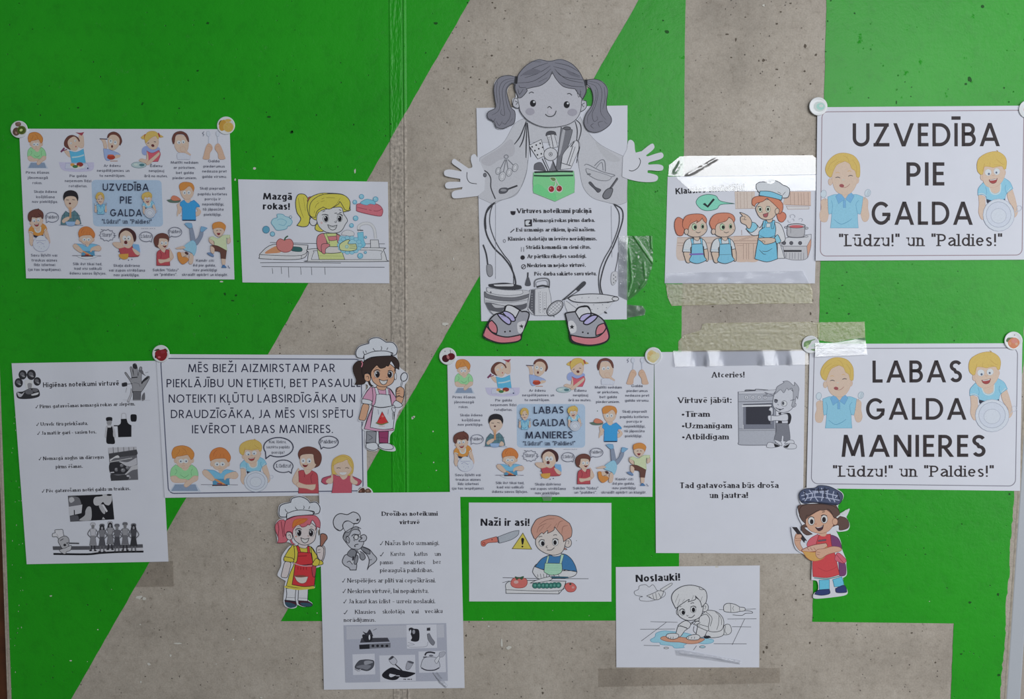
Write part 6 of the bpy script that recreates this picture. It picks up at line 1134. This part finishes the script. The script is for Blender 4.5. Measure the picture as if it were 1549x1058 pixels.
def shoeR(J):
    J.f("898,120* 905,95 1000,80* 1040,35 1130,25 1165,95* 1230,120 1300,180 1345,290 1350,360 1290,410 1150,432 1000,410 950,370 935,270", SHG, SK_, 1.6)
    J.f("1000,85* 1040,38 1125,28* 1160,95 1045,165*", (168, 169, 178), SK_, 1.2); J.f("1045,165 1070,120 1130,100 1165,110 1120,150 1080,180", LV, SK_, 1.3); J.f("1085,200 1120,155 1180,120 1230,125 1200,170 1130,215", LV, SK_, 1.5)
    J.f("1215,330* 1215,280 1240,225 1300,200* 1320,250 1290,300", PK, SK_, 1.3); J.f("955,325* 1100,350 1220,345 1290,300 1325,245* 1350,350 1290,405 1150,430 1010,405 960,370", PK, SK_, 1.5)
    J.f("925,195 970,175 1010,230 1005,290 950,300", (178, 178, 186)); star(J, 965, 240, 27); J.e(1078, 295, 9, 9, SK_); J.e(1132, 306, 9, 9, SK_)
card('paper_shoe', (725, 460, 6.884), "893,122* 900,90 1000,75* 1038,30 1132,19 1170,90* 1235,115 1305,175 1350,290 1356,362 1294,416 1150,438 998,416 944,372 930,270", shoeR, 'drawn_sneaker', 1.7, lambda u, v: .8*(1-u)+1.0*v**2)
# ------------------------------------------------------------------ three cut-out children in chef hats
def figure(label, frame, outline, draw, base, cl):
    global T
    P = parse(outline); tmp = Ink('t', None, None); tmp.at(*frame); q = [tmp.P(p[0], p[1])+(p[2],) for p in P]; pts = cr(q, True, 5); xs = [p[0] for p in pts]; ys = [p[1] for p in pts]
    sheet = Sheet([(min(xs), min(ys)), (max(xs), min(ys)), (max(xs), max(ys)), (min(xs), max(ys))], base, cl)
    T = empty('paper_cutout', wall((min(xs)+max(xs))/2, max(ys), 0), label, 'cutout', 'cut-out paper children in chef hats')
    cutout('card_silhouette', pts, sheet, M_CARD, T); J = Ink('print', T, sheet); J.at(*frame); draw(J)
CK = (28, 28, 38); SKC = (196, 150, 122)
def chef_hat(J, s, band, dx=0, dy=0):
    J.f(s, (184, 188, 200), CK, .9); J.f(band, (184, 188, 200), CK, .8)
def girl_common(J, hair, hd, skin, shirt, sh2, apron, apl, dx=0, dy=0, cuff=None, sock=None, light=None):
    F = lambda s: [(p[0]+dx, p[1]+dy, p[2]) for p in parse(s)]
    def f(s, c, l=CK, lw=.7):
        q = [J.P(p[0], p[1])+(p[2],) for p in F(s)]; pts = cr(q, True, 5); J.fillpts(pts, c); J.strokepts(pts, lw, l, True)
    def l(s, c=CK, lw=.6): J.strokepts(cr([J.P(p[0], p[1])+(p[2],) for p in F(s)], False, 5), lw, c, False, True)
    # pony tail, body
    f("100,235* 60,240 25,280 25,330 50,400 40,440* 90,440 130,420 140,330 120,270", hair, hd)
    f("75,740 85,690 110,610 160,620 150,680 130,745 100,750", skin); f("395,480 420,465 460,475 465,540 440,610 400,610 395,550", skin)
    f("110,580* 130,520 160,480 210,465 330,470 380,530 400,600* 385,640 370,830* 250,845 120,825* 150,720 190,620 150,600", shirt, sh2)
    f("185,460 160,480 130,520 98,580 110,600 175,610 195,560", shirt, CK); f("98,578* 110,565 180,580 178,612 100,602*", cuff or shirt, CK); f("340,480 370,520 395,560 385,610 360,620 350,560", shirt, CK); f("372,600* 395,580 440,605 445,630 400,640 370,620", cuff or shirt, CK)
    f("225,520* 340,530* 358,620* 385,640 370,820* 280,830 172,812* 190,700 200,620* 215,600", apron, CK); l("175,620 260,640 370,625", CK, 1.1)
    f("210,468* 232,466* 250,525* 225,528*", apron, CK, .5); f("305,470* 325,472* 332,530* 310,530*", apron, CK, .5)
    f("230,450 240,480 290,490 310,470 310,450", skin, CK, .5)
    # head
    f("120,370 125,350 150,345 170,360 175,400 150,415 125,400", skin); l("135,375 155,370 158,395")
    f("175,300 185,390 210,430 260,458 320,455 370,420 385,360 385,300 300,250", skin)
    e = lambda x, y, rx, ry, c, ln=None: J.e(x+dx, y+dy, rx, ry, c, 0, ln, .4)
    e(230, 350, 24, 32, (198, 196, 204), CK); e(234, 352, 18, 27, (26, 22, 28)); e(346, 352, 24, 32, (198, 196, 204), CK); e(342, 354, 18, 27, (26, 22, 28)); e(226, 342, 5, 7, WH); e(336, 344, 5, 7, WH)
    l("200,335 210,318 240,312 258,325", CK, .9); l("322,325 345,318 368,330", CK, .9); l("215,300 240,290"); l("335,298 355,300"); l("310,375 318,382 322,372", (120, 80, 70), .6)
    f("250,395* 285,408 322,400* 310,430 285,442 260,425", (208, 206, 210), CK, .7); e(207, 385, 7, 7, (190, 120, 100))
    f("115,240* 200,205 300,195 380,200 420,250 420,310* 395,300 380,330* 385,290 365,250 350,240 330,280 310,275* 300,290 260,300 230,270* 200,300 180,330 178,370* 165,345 130,340 110,380* 100,320", hair, hd)
    f("165,410 180,440 200,455 170,450 155,420", hair, hd, .5)
    # legs
    return f, l, e
def chef1(J):
    J.f("110,850 105,830", None) if False else None
    HR = (46, 34, 32)
    f, l, e = girl_common(J, HR, (22, 18, 20), SKC, (206, 150, 184), CK, (186, 190, 202), CK, cuff=(186, 190, 202))
    f("140,845* 225,848* 220,945* 135,945* 140,880", (112, 114, 124)); f("245,848* 330,845* 325,950* 250,945*", (120, 44, 84)); l("150,870 190,900 160,920", (60, 60, 70)); l("260,900 320,905", (70, 20, 50)); f("138,950* 220,945 240,990 200,1010 140,990", (186, 190, 202)); f("250,950* 330,950 370,975 360,1000 290,1000 245,975", (186, 190, 202))
    J.f("120,825* 150,740 190,640* 172,812* 280,830 370,822* 368,838 240,845", (206, 150, 184), CK, .5)
    J.f("110,215* 60,205 48,160 80,110 160,85* 170,50 240,35 310,75* 370,80 405,130 395,180 355,190* 360,165 230,150 120,185*", (184, 188, 200), CK, .9); J.f("118,185* 200,155 300,150 355,165* 352,192* 270,195 180,205 120,235*", (184, 188, 200), CK, .8)
    for s in ("110,150 115,170 125,180", "195,125 205,140 215,150", "265,110 272,125 265,145", "325,120 315,140", "130,145 140,165"): J.l(s, CK, .7)
    J.done('printed_girl'); J.f("275,675* 235,760 220,775* 270,790 328,770* 310,740", (176, 34, 40), (80, 20, 20), .4); J.l("222,770 270,785 330,768", (90, 100, 50), 1.1); J.e(280, 715, 10, 9, (220, 120, 120)); J.e(262, 735, 3, 4, CK); J.l("245,800 300,800", (170, 120, 90), .5)
    J.l("240,655 245,700", (120, 122, 140), .5); J.l("330,655 325,700", (120, 122, 140), .5); J.f("360,640 390,650 385,680 365,670", (184, 188, 200), CK, .5); J.l("375,680 380,740", CK, .6); J.l("365,680 368,745", CK, .5); J.done('printed_melon_slice')
    J.e(465, 375, 28, 38, (184, 188, 200), 15, CK, .9); J.l("450,410 435,470", CK, 1.7); J.l("450,408 434,472", (184, 188, 200), .8); J.f("400,490 425,460 460,475 465,510 455,550 420,540 400,550 395,520", SKC, CK, .7)
    for y in (500, 520, 540): J.l("400,%d 430,%d" % (y, y-5), CK, .5)
    J.e(390, 370, 10, 30, (170, 172, 182), 0, CK, .5); J.l("95,240 105,260 95,290", (190, 110, 130), 1.2); J.done('printed_spoon_in_hand')
figure('cut-out girl with dark ponytail, white chef hat and watermelon apron, holding a spoon', (530, 505, 5.72), "110,230* 55,208 42,160 75,105 155,80* 165,45 240,28 315,70* 375,75 412,130 402,185 420,250* 428,290 470,325 498,350 500,400 470,450 470,540 450,610 450,640 420,670 400,730 380,840* 345,880 340,950* 380,975 392,1010 360,1020 290,1010 240,985* 235,1010 200,1018 140,1000 125,950 130,845* 100,820 120,760* 75,760 70,740 80,690 95,610 90,580 120,510 150,470* 140,440 40,445* 35,430 45,400 20,330 20,280 60,235", chef1, 1.9, lambda u, v: .8*(1-u)+.3*v)
def chef2(J):
    HR = (190, 92, 108)
    f, l, e = girl_common(J, HR, (96, 36, 50), (192, 182, 186), (212, 196, 44), CK, (176, 36, 44), CK, dx=15, dy=10)
    f("120,845* 205,850* 200,935 205,960* 115,950* 125,900", (188, 190, 200)); f("230,850* 315,850* 310,960* 225,955*", (188, 190, 200)); l("118,925 200,930"); l("228,930 308,935"); f("108,950* 160,960 205,965* 210,1000 170,1015 120,995", (60, 28, 40)); f("230,955* 310,960* 350,985 340,1005 280,1005 235,985", (60, 28, 40))
    J.f("125,980 180,985 225,1010 180,1030 140,1015", (40, 66, 84)); J.f("260,985 330,985 362,1000 350,1015 290,1012", (40, 66, 84)); J.l("120,840 240,862 385,848", (214, 200, 60), 2.2)
    J.f("135,222* 80,215 72,170 90,115 175,90* 190,55 260,40 320,65 345,95* 400,90 435,135 425,185 380,195* 375,170 250,160 140,190*", (184, 188, 200), CK, .9); J.f("140,190* 220,162 310,160 375,175* 375,200* 290,205 200,215 140,240*", (184, 188, 200), CK, .8)
    for s in ("125,150 135,170 150,180", "215,130 222,145 235,155", "290,120 295,135 288,150", "345,125 335,150"): J.l(s, CK, .7)
    J.f("190,320* 195,270 225,240 320,235 300,265 260,285 215,300", (214, 120, 36), (150, 70, 30), .5); J.l("215,290 260,250 310,240", (196, 84, 40), .8); J.l("60,270 70,330 60,400", (96, 36, 50), .6); J.l("90,260 100,330 110,400", (96, 36, 50), .6); J.done('printed_girl')
    J.f("205,740* 250,755 330,750* 310,800 270,812 230,790", (204, 198, 196), (120, 60, 60), .6); J.e(262, 748, 50, 10, (110, 60, 50)); J.l("195,630 280,655 380,655", (190, 140, 150), 1.2); J.l("240,570 320,565", (110, 20, 30), .7)
    for x in (240, 265, 290, 315): J.l("%d,665 %d,690" % (x, x), (120, 24, 34), .6)
    J.f("365,660 400,665 390,750 370,740", (150, 50, 64), CK, .5); J.done('printed_bowl_on_apron')
    J.f("440,430 440,380 460,368 490,380 500,410 480,440 460,470 440,485", (130, 86, 74), CK, .8); J.f("405,500 430,480 465,495 468,540 455,600 430,600 410,560", (192, 182, 186), CK, .7); J.l("415,515 440,510", CK, .5); J.l("412,540 440,535", CK, .5); J.f("365,640* 400,590 430,610 420,650 380,655", (212, 196, 44), CK, .6); J.done('printed_spoon_in_hand')
figure('cut-out girl with pink ponytail, white chef hat, yellow dress and red apron', (410, 745, 5.878), "130,232* 75,222 62,170 82,108 168,85* 185,48 260,30 325,58 350,88* 405,83 443,135 435,190* 445,250 440,310 415,350 425,390* 440,370 462,362 495,372 508,410 490,445 470,490 475,545 455,640 430,665 400,680 390,750 390,850* 330,870 325,950 365,985 362,1010 290,1020 232,1000* 225,1025 180,1035 125,1015 110,960 120,860* 118,840 130,790* 65,750 60,720 90,650 95,570 150,490 190,470* 150,445 50,450* 55,420 40,330 40,280 75,240", chef2, 3.1, lambda u, v: .5*(1-u)+.3*v)
def chef3(J):
    HR = (78, 58, 54); S3 = (206, 160, 136); RD = (192, 58, 66)
    J.f("75,260* 70,220 100,200 250,190 400,190* 440,260 425,300 440,300* 500,320 525,370 510,410 440,425 425,380 300,420 130,400 200,460* 150,470 110,440 105,390 140,370* 100,330", HR, (40, 28, 28), .5)
    J.f("45,480 60,455 100,455 110,490 90,540 120,600* 90,610 50,560 40,520", S3, (110, 70, 60), .5); J.f("20,400* 60,400* 150,520* 125,535*", (38, 34, 40), CK, .4, False); J.l("135,520 160,560", (150, 160, 175), 2)
    J.f("45,490 65,465 98,465 102,490 70,500", S3, (110, 70, 60), .4); J.l("48,500 95,498", (110, 70, 60), .4); J.l("48,520 92,515", (110, 70, 60), .4)
    J.f("360,470 420,490 450,540 455,600 370,580 350,520", (96, 48, 92), (50, 20, 50), .5); J.f("430,690* 490,720 495,820 440,835*", (96, 48, 92), (50, 20, 50), .4)
    J.f("250,460* 180,500 150,560 200,600 260,560", (206, 92, 108), (110, 40, 50), .5); J.f("255,470* 360,460* 370,560 400,640 440,820* 330,848 205,838* 200,720 220,600", RD, (110, 30, 36), .6); J.f("250,515* 320,505* 320,520* 250,528*", (90, 70, 84), CK, .3)
    J.f("410,640 440,630 500,690 480,720 440,710 400,690", (200, 90, 110), (110, 30, 50), .5); J.l("410,640 480,720", (120, 30, 50), .6); J.l("250,760 330,790 420,750", (150, 40, 50), .6)
    J.f("265,445 270,475 310,480 325,460 320,440", S3); J.f("105,600* 200,560 320,540* 330,570 250,610 120,620", (210, 170, 150), (110, 50, 50), .8); J.f("110,610* 220,620 300,590 330,570* 330,620 290,680 210,700 150,670", (214, 164, 84), (150, 90, 50), .6)
    for x in (150, 180, 210): J.l("%d,580 %d,605" % (x, x+20), (120, 60, 56), .5)
    J.f("445,580 450,610 340,640 270,680 230,650 240,600 300,590 380,570", S3, (110, 70, 60), .5); J.l("240,620 270,625", (110, 70, 60), .4); J.l("235,640 262,645", (110, 70, 60), .4)
    J.f("260,870* 350,865* 350,950* 262,955*", (84, 172, 204), (30, 90, 120), .5); J.f("380,865* 460,840* 475,915 395,930*", (84, 172, 204), (30, 90, 120), .5); J.f("220,995* 250,960 350,950* 352,990 280,1005", (36, 48, 96), (16, 20, 50), .6); J.f("405,945* 480,915 505,965 490,980 415,980", (36, 48, 96), (16, 20, 50), .6); J.l("215,850 330,858 440,835", (50, 110, 110), 1.0); J.done('printed_girl')
    J.f("140,330 150,390 190,435 270,455 340,435 385,380 395,320 300,240", S3, (110, 70, 60), .4); J.e(400, 350, 24, 30, S3, 0, (110, 70, 60), .5)
    J.f("85,300* 90,230 140,200 260,195 380,210 440,260 430,330* 415,320 385,310* 370,270 340,240 300,250 250,250 180,290 145,300 140,370* 110,340", HR, (40, 28, 28), .5)
    J.e(190, 345, 30, 38, (208, 206, 210), 0, (60, 40, 40), .4); J.e(193, 350, 16, 22, (30, 26, 32)); J.e(305, 328, 30, 38, (208, 206, 210), 0, (60, 40, 40), .4); J.e(302, 332, 17, 24, (30, 26, 32)); J.l("160,325 185,305 215,315", CK, .8); J.l("275,300 300,288 330,300", CK, .8); J.l("285,265 310,262", (60, 40, 40), .8); J.l("222,370 232,375 232,362", (150, 90, 80), .6)
    J.f("225,400* 265,400 298,378* 290,415 262,432 245,425", (60, 34, 44), CK, .5); J.f("232,400* 268,398 296,382* 280,398 250,406", (210, 208, 214)); J.done('printed_face')
    J.f("85,100 130,60 220,50 260,28 340,35 400,60 460,100 465,150 420,200 300,190 200,180 130,190 90,160", (58, 66, 92), (26, 30, 46), .7)
    for s in ("120,90 160,120 130,170", "170,70 200,110 180,160", "230,60 220,120 250,170", "280,50 290,110 280,165", "340,60 330,120 360,170", "390,80 380,130 400,175", "430,110 400,140", "100,120 250,90 420,120", "110,150 250,130 440,160", "200,80 330,80"): J.l(s, (136, 142, 166), 1.15)
    for s in ("130,75 140,150", "250,45 260,100", "310,45 310,150", "420,90 440,150", "100,170 250,180 420,195", "180,60 260,70 350,60"): J.l(s, (24, 28, 46), 1.1)
    J.done('dark_blue_crayoned_hat'); J.l("415,315 500,250", (200, 206, 210), 1.6); J.f("470,275 520,240 510,270 480,290", (205, 212, 214)); J.done('white_paper_tab')
figure('cut-out girl with dark blue hat and pigtails stirring a bowl in a red apron', (1195, 730, 5.874), "80,105 125,55 215,42 260,22 345,28 410,55 470,98 470,150 425,210* 440,280* 500,245 530,235 520,270 500,310* 530,370 515,425 440,440 410,430* 450,520 465,600 500,690 500,730 505,820 470,850* 480,910 510,960 500,1000 400,1020 230,1035 205,1010 220,980 250,950 240,880 190,870* 195,700* 120,640* 50,590 20,480 10,400* 60,395 100,440* 110,390 70,300 65,230 100,200* 80,150", chef3, 1.5, lambda u, v: 1.4*(1-u)+.3*v)
# ------------------------------------------------------------------ round fruit stickers with a raised white rim
def sticker(px, py, r, label, draw, frame, base=1.6):
    global T
    T = empty('round_magnet', wall(px, py+r, 0), label, 'magnet', 'round fruit magnets at the poster corners')
    n = 32; V = []; F = []
    for rr, d in ((1, 0), (1, 1.3), (.97, 1.75), (.90, 1.9), (.86, 1.75), (.5, 1.75), (0, 1.75)):
        for k in range(n if rr else 1):
            a = 2*PI*k/n; V.append(wall(px+r*rr*math.cos(a), py-r*rr*math.sin(a), (base+d)*.001))
    for j in range(5):
        for k in range(n): F.append((j*n+k, j*n+(k+1) % n, (j+1)*n+(k+1) % n, (j+1)*n+k))
    c = len(V)-1
    for k in range(n): F.append((5*n+k, 5*n+(k+1) % n, c))
    mesh('magnet_disc', V, F, M_GLOSSY, T, None, True)
    J = Ink('print', T, Sheet([(px-r, py-r), (px+r, py-r), (px+r, py+r), (px-r, py+r)], base+1.75), lift=.04); J.at(*frame); draw(J); J.done('printed_fruit')
def kiwi(J): J.e(460, 340, 120, 100, (96, 72, 66)); J.e(490, 310, 60, 40, (112, 88, 80)); J.e(390, 640, 150, 170, (80, 58, 50), 20); J.e(380, 690, 40, 60, (126, 98, 90), -30); J.e(600, 580, 180, 175, (78, 86, 32)); J.e(590, 580, 140, 135, (58, 74, 14)); J.e(580, 580, 66, 50, (172, 184, 120), -30)
def lemon(J): J.f("230,480 260,380 330,310 340,330 280,420 250,500", (70, 60, 20)); J.e(400, 520, 150, 230, (160, 120, 34), 15); J.e(600, 330, 130, 60, (170, 138, 60)); J.e(620, 590, 210, 200, (184, 152, 80)); J.e(630, 600, 170, 165, (164, 136, 56)); J.e(630, 600, 60, 60, (178, 146, 60)); J.l("520,500 740,700", (184, 152, 80), .6); J.l("740,500 520,700", (184, 152, 80), .6); J.l("630,440 630,760", (184, 152, 80), .6)
def apple(J): J.f("215,410 330,350 430,360 400,420 280,430", (50, 60, 40)); J.f("590,360 680,340 750,430 730,460 640,420", (60, 54, 30)); J.f("500,380 620,360 710,430 740,600 660,760 520,830 370,780 260,660 260,480 370,400", (112, 20, 26)); J.e(420, 680, 60, 40, (166, 70, 82)); J.e(560, 470, 90, 60, (122, 32, 44)); J.e(270, 660, 30, 60, (40, 8, 10))
def plums(J): J.e(430, 600, 150, 150, (54, 10, 18), 20); J.e(640, 520, 160, 140, (80, 8, 24), -10); J.e(520, 540, 50, 90, (146, 86, 90), -20); J.l("620,390 610,250", (80, 70, 70), .6); J.e(400, 310, 22, 22, (110, 112, 116))
def lemon2(J): J.f("300,400 440,260 560,300 720,420 760,560 640,700 540,770 400,720 300,620", (182, 168, 120)); J.e(430, 400, 100, 90, (186, 158, 96)); J.e(350, 580, 50, 60, (160, 146, 88)); J.e(580, 540, 150, 140, (186, 176, 134)); J.e(580, 540, 100, 95, (176, 172, 132)); J.e(700, 480, 90, 120, (190, 184, 150))
def nuts(J): J.e(450, 480, 140, 150, (70, 44, 36)); J.e(410, 480, 50, 50, (112, 80, 72)); J.e(710, 480, 130, 100, (86, 64, 54)); J.e(700, 470, 60, 40, (120, 96, 84))
def herb(J): J.f("250,570 270,430 380,370 480,350 640,310 660,330 540,380 480,480 380,560 270,590", (88, 116, 78)); J.e(380, 500, 60, 60, (112, 140, 92)); J.f("330,620 400,520 440,560 380,640", (150, 170, 130)); J.f("500,680 620,660 680,700 600,730", (96, 122, 84)); J.f("640,570 760,530 770,550 660,590", (110, 124, 110)); J.f("520,560 600,480 660,500 600,580", (168, 190, 184))
def peach(J): J.f("340,560 400,440 540,420 640,430 520,540 420,600", (78, 92, 62)); J.f("430,560 560,450 720,430 850,520 880,660 780,800 640,860 500,800 420,680", (186, 112, 78)); J.e(680, 560, 130, 100, (184, 116, 106)); J.e(760, 680, 60, 60, (206, 158, 130)); J.e(500, 660, 50, 60, (206, 146, 108)); J.e(680, 320, 24, 24, (112, 112, 110))
def pale(J): J.e(112, 118, 34, 30, (186, 196, 198)); J.e(118, 118, 24, 20, (150, 196, 190)); J.e(122, 114, 12, 9, (196, 206, 208))
def redp(J): J.e(600, 560, 190, 200, (170, 108, 104)); J.e(520, 500, 60, 80, (200, 160, 156))
sticker(28.9, 195.8, 13.1, 'round white magnet with brown and green kiwi fruit, at far left poster corner', kiwi, (10, 175, 26.45), 2.2)
sticker(341.8, 190, 13.7, 'round white magnet with bright yellow lemons, near the washing girl drawing', lemon, (322, 170, 26.45), .8)
sticker(243.5, 535.4, 13.2, 'round white magnet with one red pomegranate, above the long sentence poster', apple, (225, 515, 26.45), 2.8)
sticker(677.3, 539.1, 13.1, 'round white magnet with two dark red plums, below the left paper shoe', plums, (658, 520, 26.45), 1.9)
sticker(988.4, 538.5, 13, 'round white magnet with pale faded lemons, between centre poster and reminders page', lemon2, (968, 520, 26.45), 1.4)
sticker(552, 749, 12.9, 'round magnet with brown nuts half hidden behind the safety rules page', nuts, (530, 725, 26.44), 0.0)
sticker(1226.3, 521.5, 13.5, 'round magnet with green leaves, under tape between the two right pages', herb, (1205, 500, 23.51), 1.3)
sticker(1533, 515.8, 14, 'round white magnet with an orange peach, at lower right poster corner', peach, (1509, 495, 26.45), .8)
sticker(1237.8, 161, 14, 'round white magnet with faint pale teal print, at upper right poster corner', pale, (1210, 130, 3.779), 2.4)
sticker(1555, 165.5, 14, 'round magnet with reddish fruit cut off by the right edge', redp, (1533, 145, 26.45), 1.4)
# ------------------------------------------------------------------ adhesive tape
TY = tape_mat('yellowed_clear_tape', (.97, .95, .76), (.86, .82, .54), .36, .14, 150, 1.3, 1.9)
TG = tape_mat('yellow_green_clear_tape', (.97, .98, .76), (.80, .86, .40), .34, .14, 150, 1.3, 1.9)
TC_ = tape_mat('clear_shiny_tape', (.98, .985, .99), (.84, .88, .92), .10, .16, 60, .22, 2.3)
TT = tape_mat('clear_tape', (.98, .985, .985), (.8, .84, .86), .03, .10, 90, .4, 1.65)
TS = tape_mat('thin_clear_tape', (.99, .99, .99), (.86, .88, .92), .16, .12, 90, .3, 1.42)
TD = tape_mat('creased_clear_tape', (.99, .99, .99), (.84, .88, .92), .08, .18, 60, .3, 1.75)
TF = tape_mat('clear_flat_tape', (.985, .98, .975), (.6, .6, .6), .01, .5, 90, .05, 1.3)
def tape(label, bands, cell=2.2, group='strips of sticky tape', name='adhesive_tape'):
    """bands: (part name, outline px, material, base mm, height function in mm of px,py)"""
    xs = [p[0] for b in bands for p in b[1]]; ys = [p[1] for b in bands for p in b[1]]
    T = empty(name, wall((min(xs)+max(xs))/2, max(ys), 0), label, 'tape', group)
    for pn, P, m, base, hf in bands:
        bm = bmesh.new(); tri = tessellate_polygon([[Vector((x, y, 0)) for x, y in P]]); vs = [bm.verts.new((x, y, 0)) for x, y in P]
        for t in tri: bm.faces.new([vs[i] for i in t])
        for ax in (0, 1):
            v_ = [p[ax] for p in P]; a = min(v_)+cell
            while a < max(v_):
                bmesh.ops.bisect_plane(bm, geom=bm.verts[:]+bm.edges[:]+bm.faces[:], dist=1e-5, plane_co=(a, 0, 0) if ax == 0 else (0, a, 0), plane_no=(1, 0, 0) if ax == 0 else (0, 1, 0)); a += cell
        bm.verts.index_update(); V = [wall(v.co.x, v.co.y, (base+max(0, hf(v.co.x, v.co.y)))*.001) for v in bm.verts]; F = []
        for f in bm.faces:
            ids = [v.index for v in f.verts]; a = 0
            for i in range(len(ids)): p, q = V[ids[i]], V[ids[(i+1) % len(ids)]]; a += p[0]*q[2]-q[0]*p[2]
            if a < 0: ids.reverse()
            F.append(ids)
        bm.free(); mesh(pn, V, F, m, T, None, True)
    return T
def nz(s, a, k=0, sy=1): return lambda x, y: a*(noise.noise(Vector((x*s, y*s*sy, k)))*.5+.5)
def creases(L, h=.9, wd=1.6, base=None):
    """folded ridges of the film along lines"""
    def f(x, y):
        v = base(x, y) if base else 0
        for x0, y0, x1, y1 in L:
            dx, dy = x1-x0, y1-y0; q = dx*dx+dy*dy; t = max(0, min(1, ((x-x0)*dx+(y-y0)*dy)/q)); d = math.hypot(x-x0-dx*t, y-y0-dy*t)
            v = max(v, h*max(0, 1-d/wd))
        return v
    return f
tents = lambda x, y: .1+.3*abs(math.sin((x-1010)/19.0+.4*math.sin(x/23)))*max(0, 1-(y-264)/30)
tape('wide shiny tape strip across the top edge of the teacher drawing', [
 ('upper_band', [(1012, 250), (1021, 243), (1028, 237), (1040, 236), (1120, 235.5), (1229, 235), (1235, 240), (1235, 264), (1120, 266), (1035, 267), (1011, 266)], TC_, .9, creases([(1040, 265, 1084, 240), (1020, 262, 1030, 245)], 1.4, 2.2, nz(.05, .25, 1))),
 ('lower_band', [(1022, 268), (1236, 265), (1236, 288.5), (1110, 289), (1046, 290)], TC_, .95, tents)], 2.6)
tape('yellowed crinkled tape strip along the bottom edge of the teacher drawing', [
 ('crinkled_band', [(1007, 430), (1225, 430), (1229, 440), (1229, 459), (1120, 460), (1016, 463), (1010, 450)], TY, .35, nz(.45, 1.7, 2, 1.5)),
 ('band_over_paper', [(1008, 413), (1215, 410), (1225, 429.5), (1006, 429.5)], TS, 1.0, nz(.06, 1.2, 5, 1.2))], 1.8)
tape('yellowed tape strip above the reminders page', [
 ('yellowed_band', [(1026, 517), (1034, 507), (1060, 500), (1063, 491), (1068, 489), (1225, 487), (1240, 490), (1240, 508), (1213, 529), (1026, 531)], TY, .35, creases([(1090, 503, 1210, 502), (1190, 508, 1212, 522), (1196, 520, 1214, 512), (1034, 509, 1050, 507)], .9, 1.3, nz(.35, .9, 3, 1.6))),
 ('band_over_paper', [(1018, 531), (1222, 529), (1224, 552), (1120, 553.5), (1021, 555)], TD, 1.1, lambda x, y: .15+max(0, y-529)*.15*max(0, min(1, .55+1.0*math.sin((x-1000)/11+1.3*math.sin(x/17)))))], 2.2)
tape('yellow-green tape strip beside the green leaf magnet, on bright green wall', [
 ('yellowed_band', [(1236, 488), (1308, 487), (1309, 511), (1285, 514), (1262, 519), (1238, 515)], TG, .6, creases([(1280, 507, 1304, 498), (1302, 490, 1306, 508), (1238, 505, 1262, 515)], .8, 1.6, nz(.4, 1.1, 4))),
 ('band_over_paper', [(1233, 519), (1262, 519), (1285, 515), (1309, 511), (1312, 537), (1233, 540)], TC_, 1.3, lambda x, y: .1+max(0, y-512+.15*(1290-x))*.12)], 2.2)
tape('crumpled clear tape strip at the right edge of the paper girl page', [
 ('crumpled_band', [(950, 357), (987, 357), (988, 400), (978, 430), (964, 445), (950, 455)], TT, .5, creases([(959, 357, 987, 397), (949, 362, 954, 395), (954, 395, 956, 425), (956, 425, 949, 448), (974, 398, 976, 420), (976, 425, 968, 435), (949, 452, 961, 441), (985, 357, 986, 375), (957, 398, 965, 391)], 1.8, 1.7, nz(.4, .3, 7))),
 ('band_over_paper', [(936, 357), (950, 357), (950, 455), (936, 448)], TC_, 1.5, nz(.06, .8, 8)),
 ('loose_end', [(949, 461), (972, 463), (977, 470), (975, 477), (949, 481)], TC_, .8, nz(.12, 1.0, 9))], 1.4)
tape('thin clear tape strip below the wiping boy drawing', [('clear_band', [(905, 1012), (1180, 1011), (1180, 1034), (905, 1040)], TF, .25, nz(.03, .2, 2))], 6)
tape('clear tape strip over the lower edge of the wiping boy drawing', [('clear_band', [(1022, 984), (1034, 984), (1122, 1000), (1120, 1006), (1024, 992)], TS, 1.7, creases([(1030, 988, 1075, 994), (1075, 994, 1120, 1003)], 1.3, 1.6))], 1.5)
tape('short tape piece curling over the appliances picture corner', [('clear_band', [(654, 1018), (662, 1018), (678, 1038), (674, 1042), (664, 1034)], TS, 3.2, creases([(656, 1019, 666, 1031), (666, 1031, 675, 1039)], 1.3, 1.6))], 1.5)
tape('clear tape strip below the hygiene rules page', [('clear_band', [(45, 853), (262, 849), (263, 888), (47, 890)], TF, .2, nz(.03, .2, 3))], 6)
tape('small tape tab joining centre poster and knife drawing', [('clear_band', [(818, 748), (836, 748), (834, 758), (822, 758)], TS, 1.2, nz(.1, .2, 3))], 3)
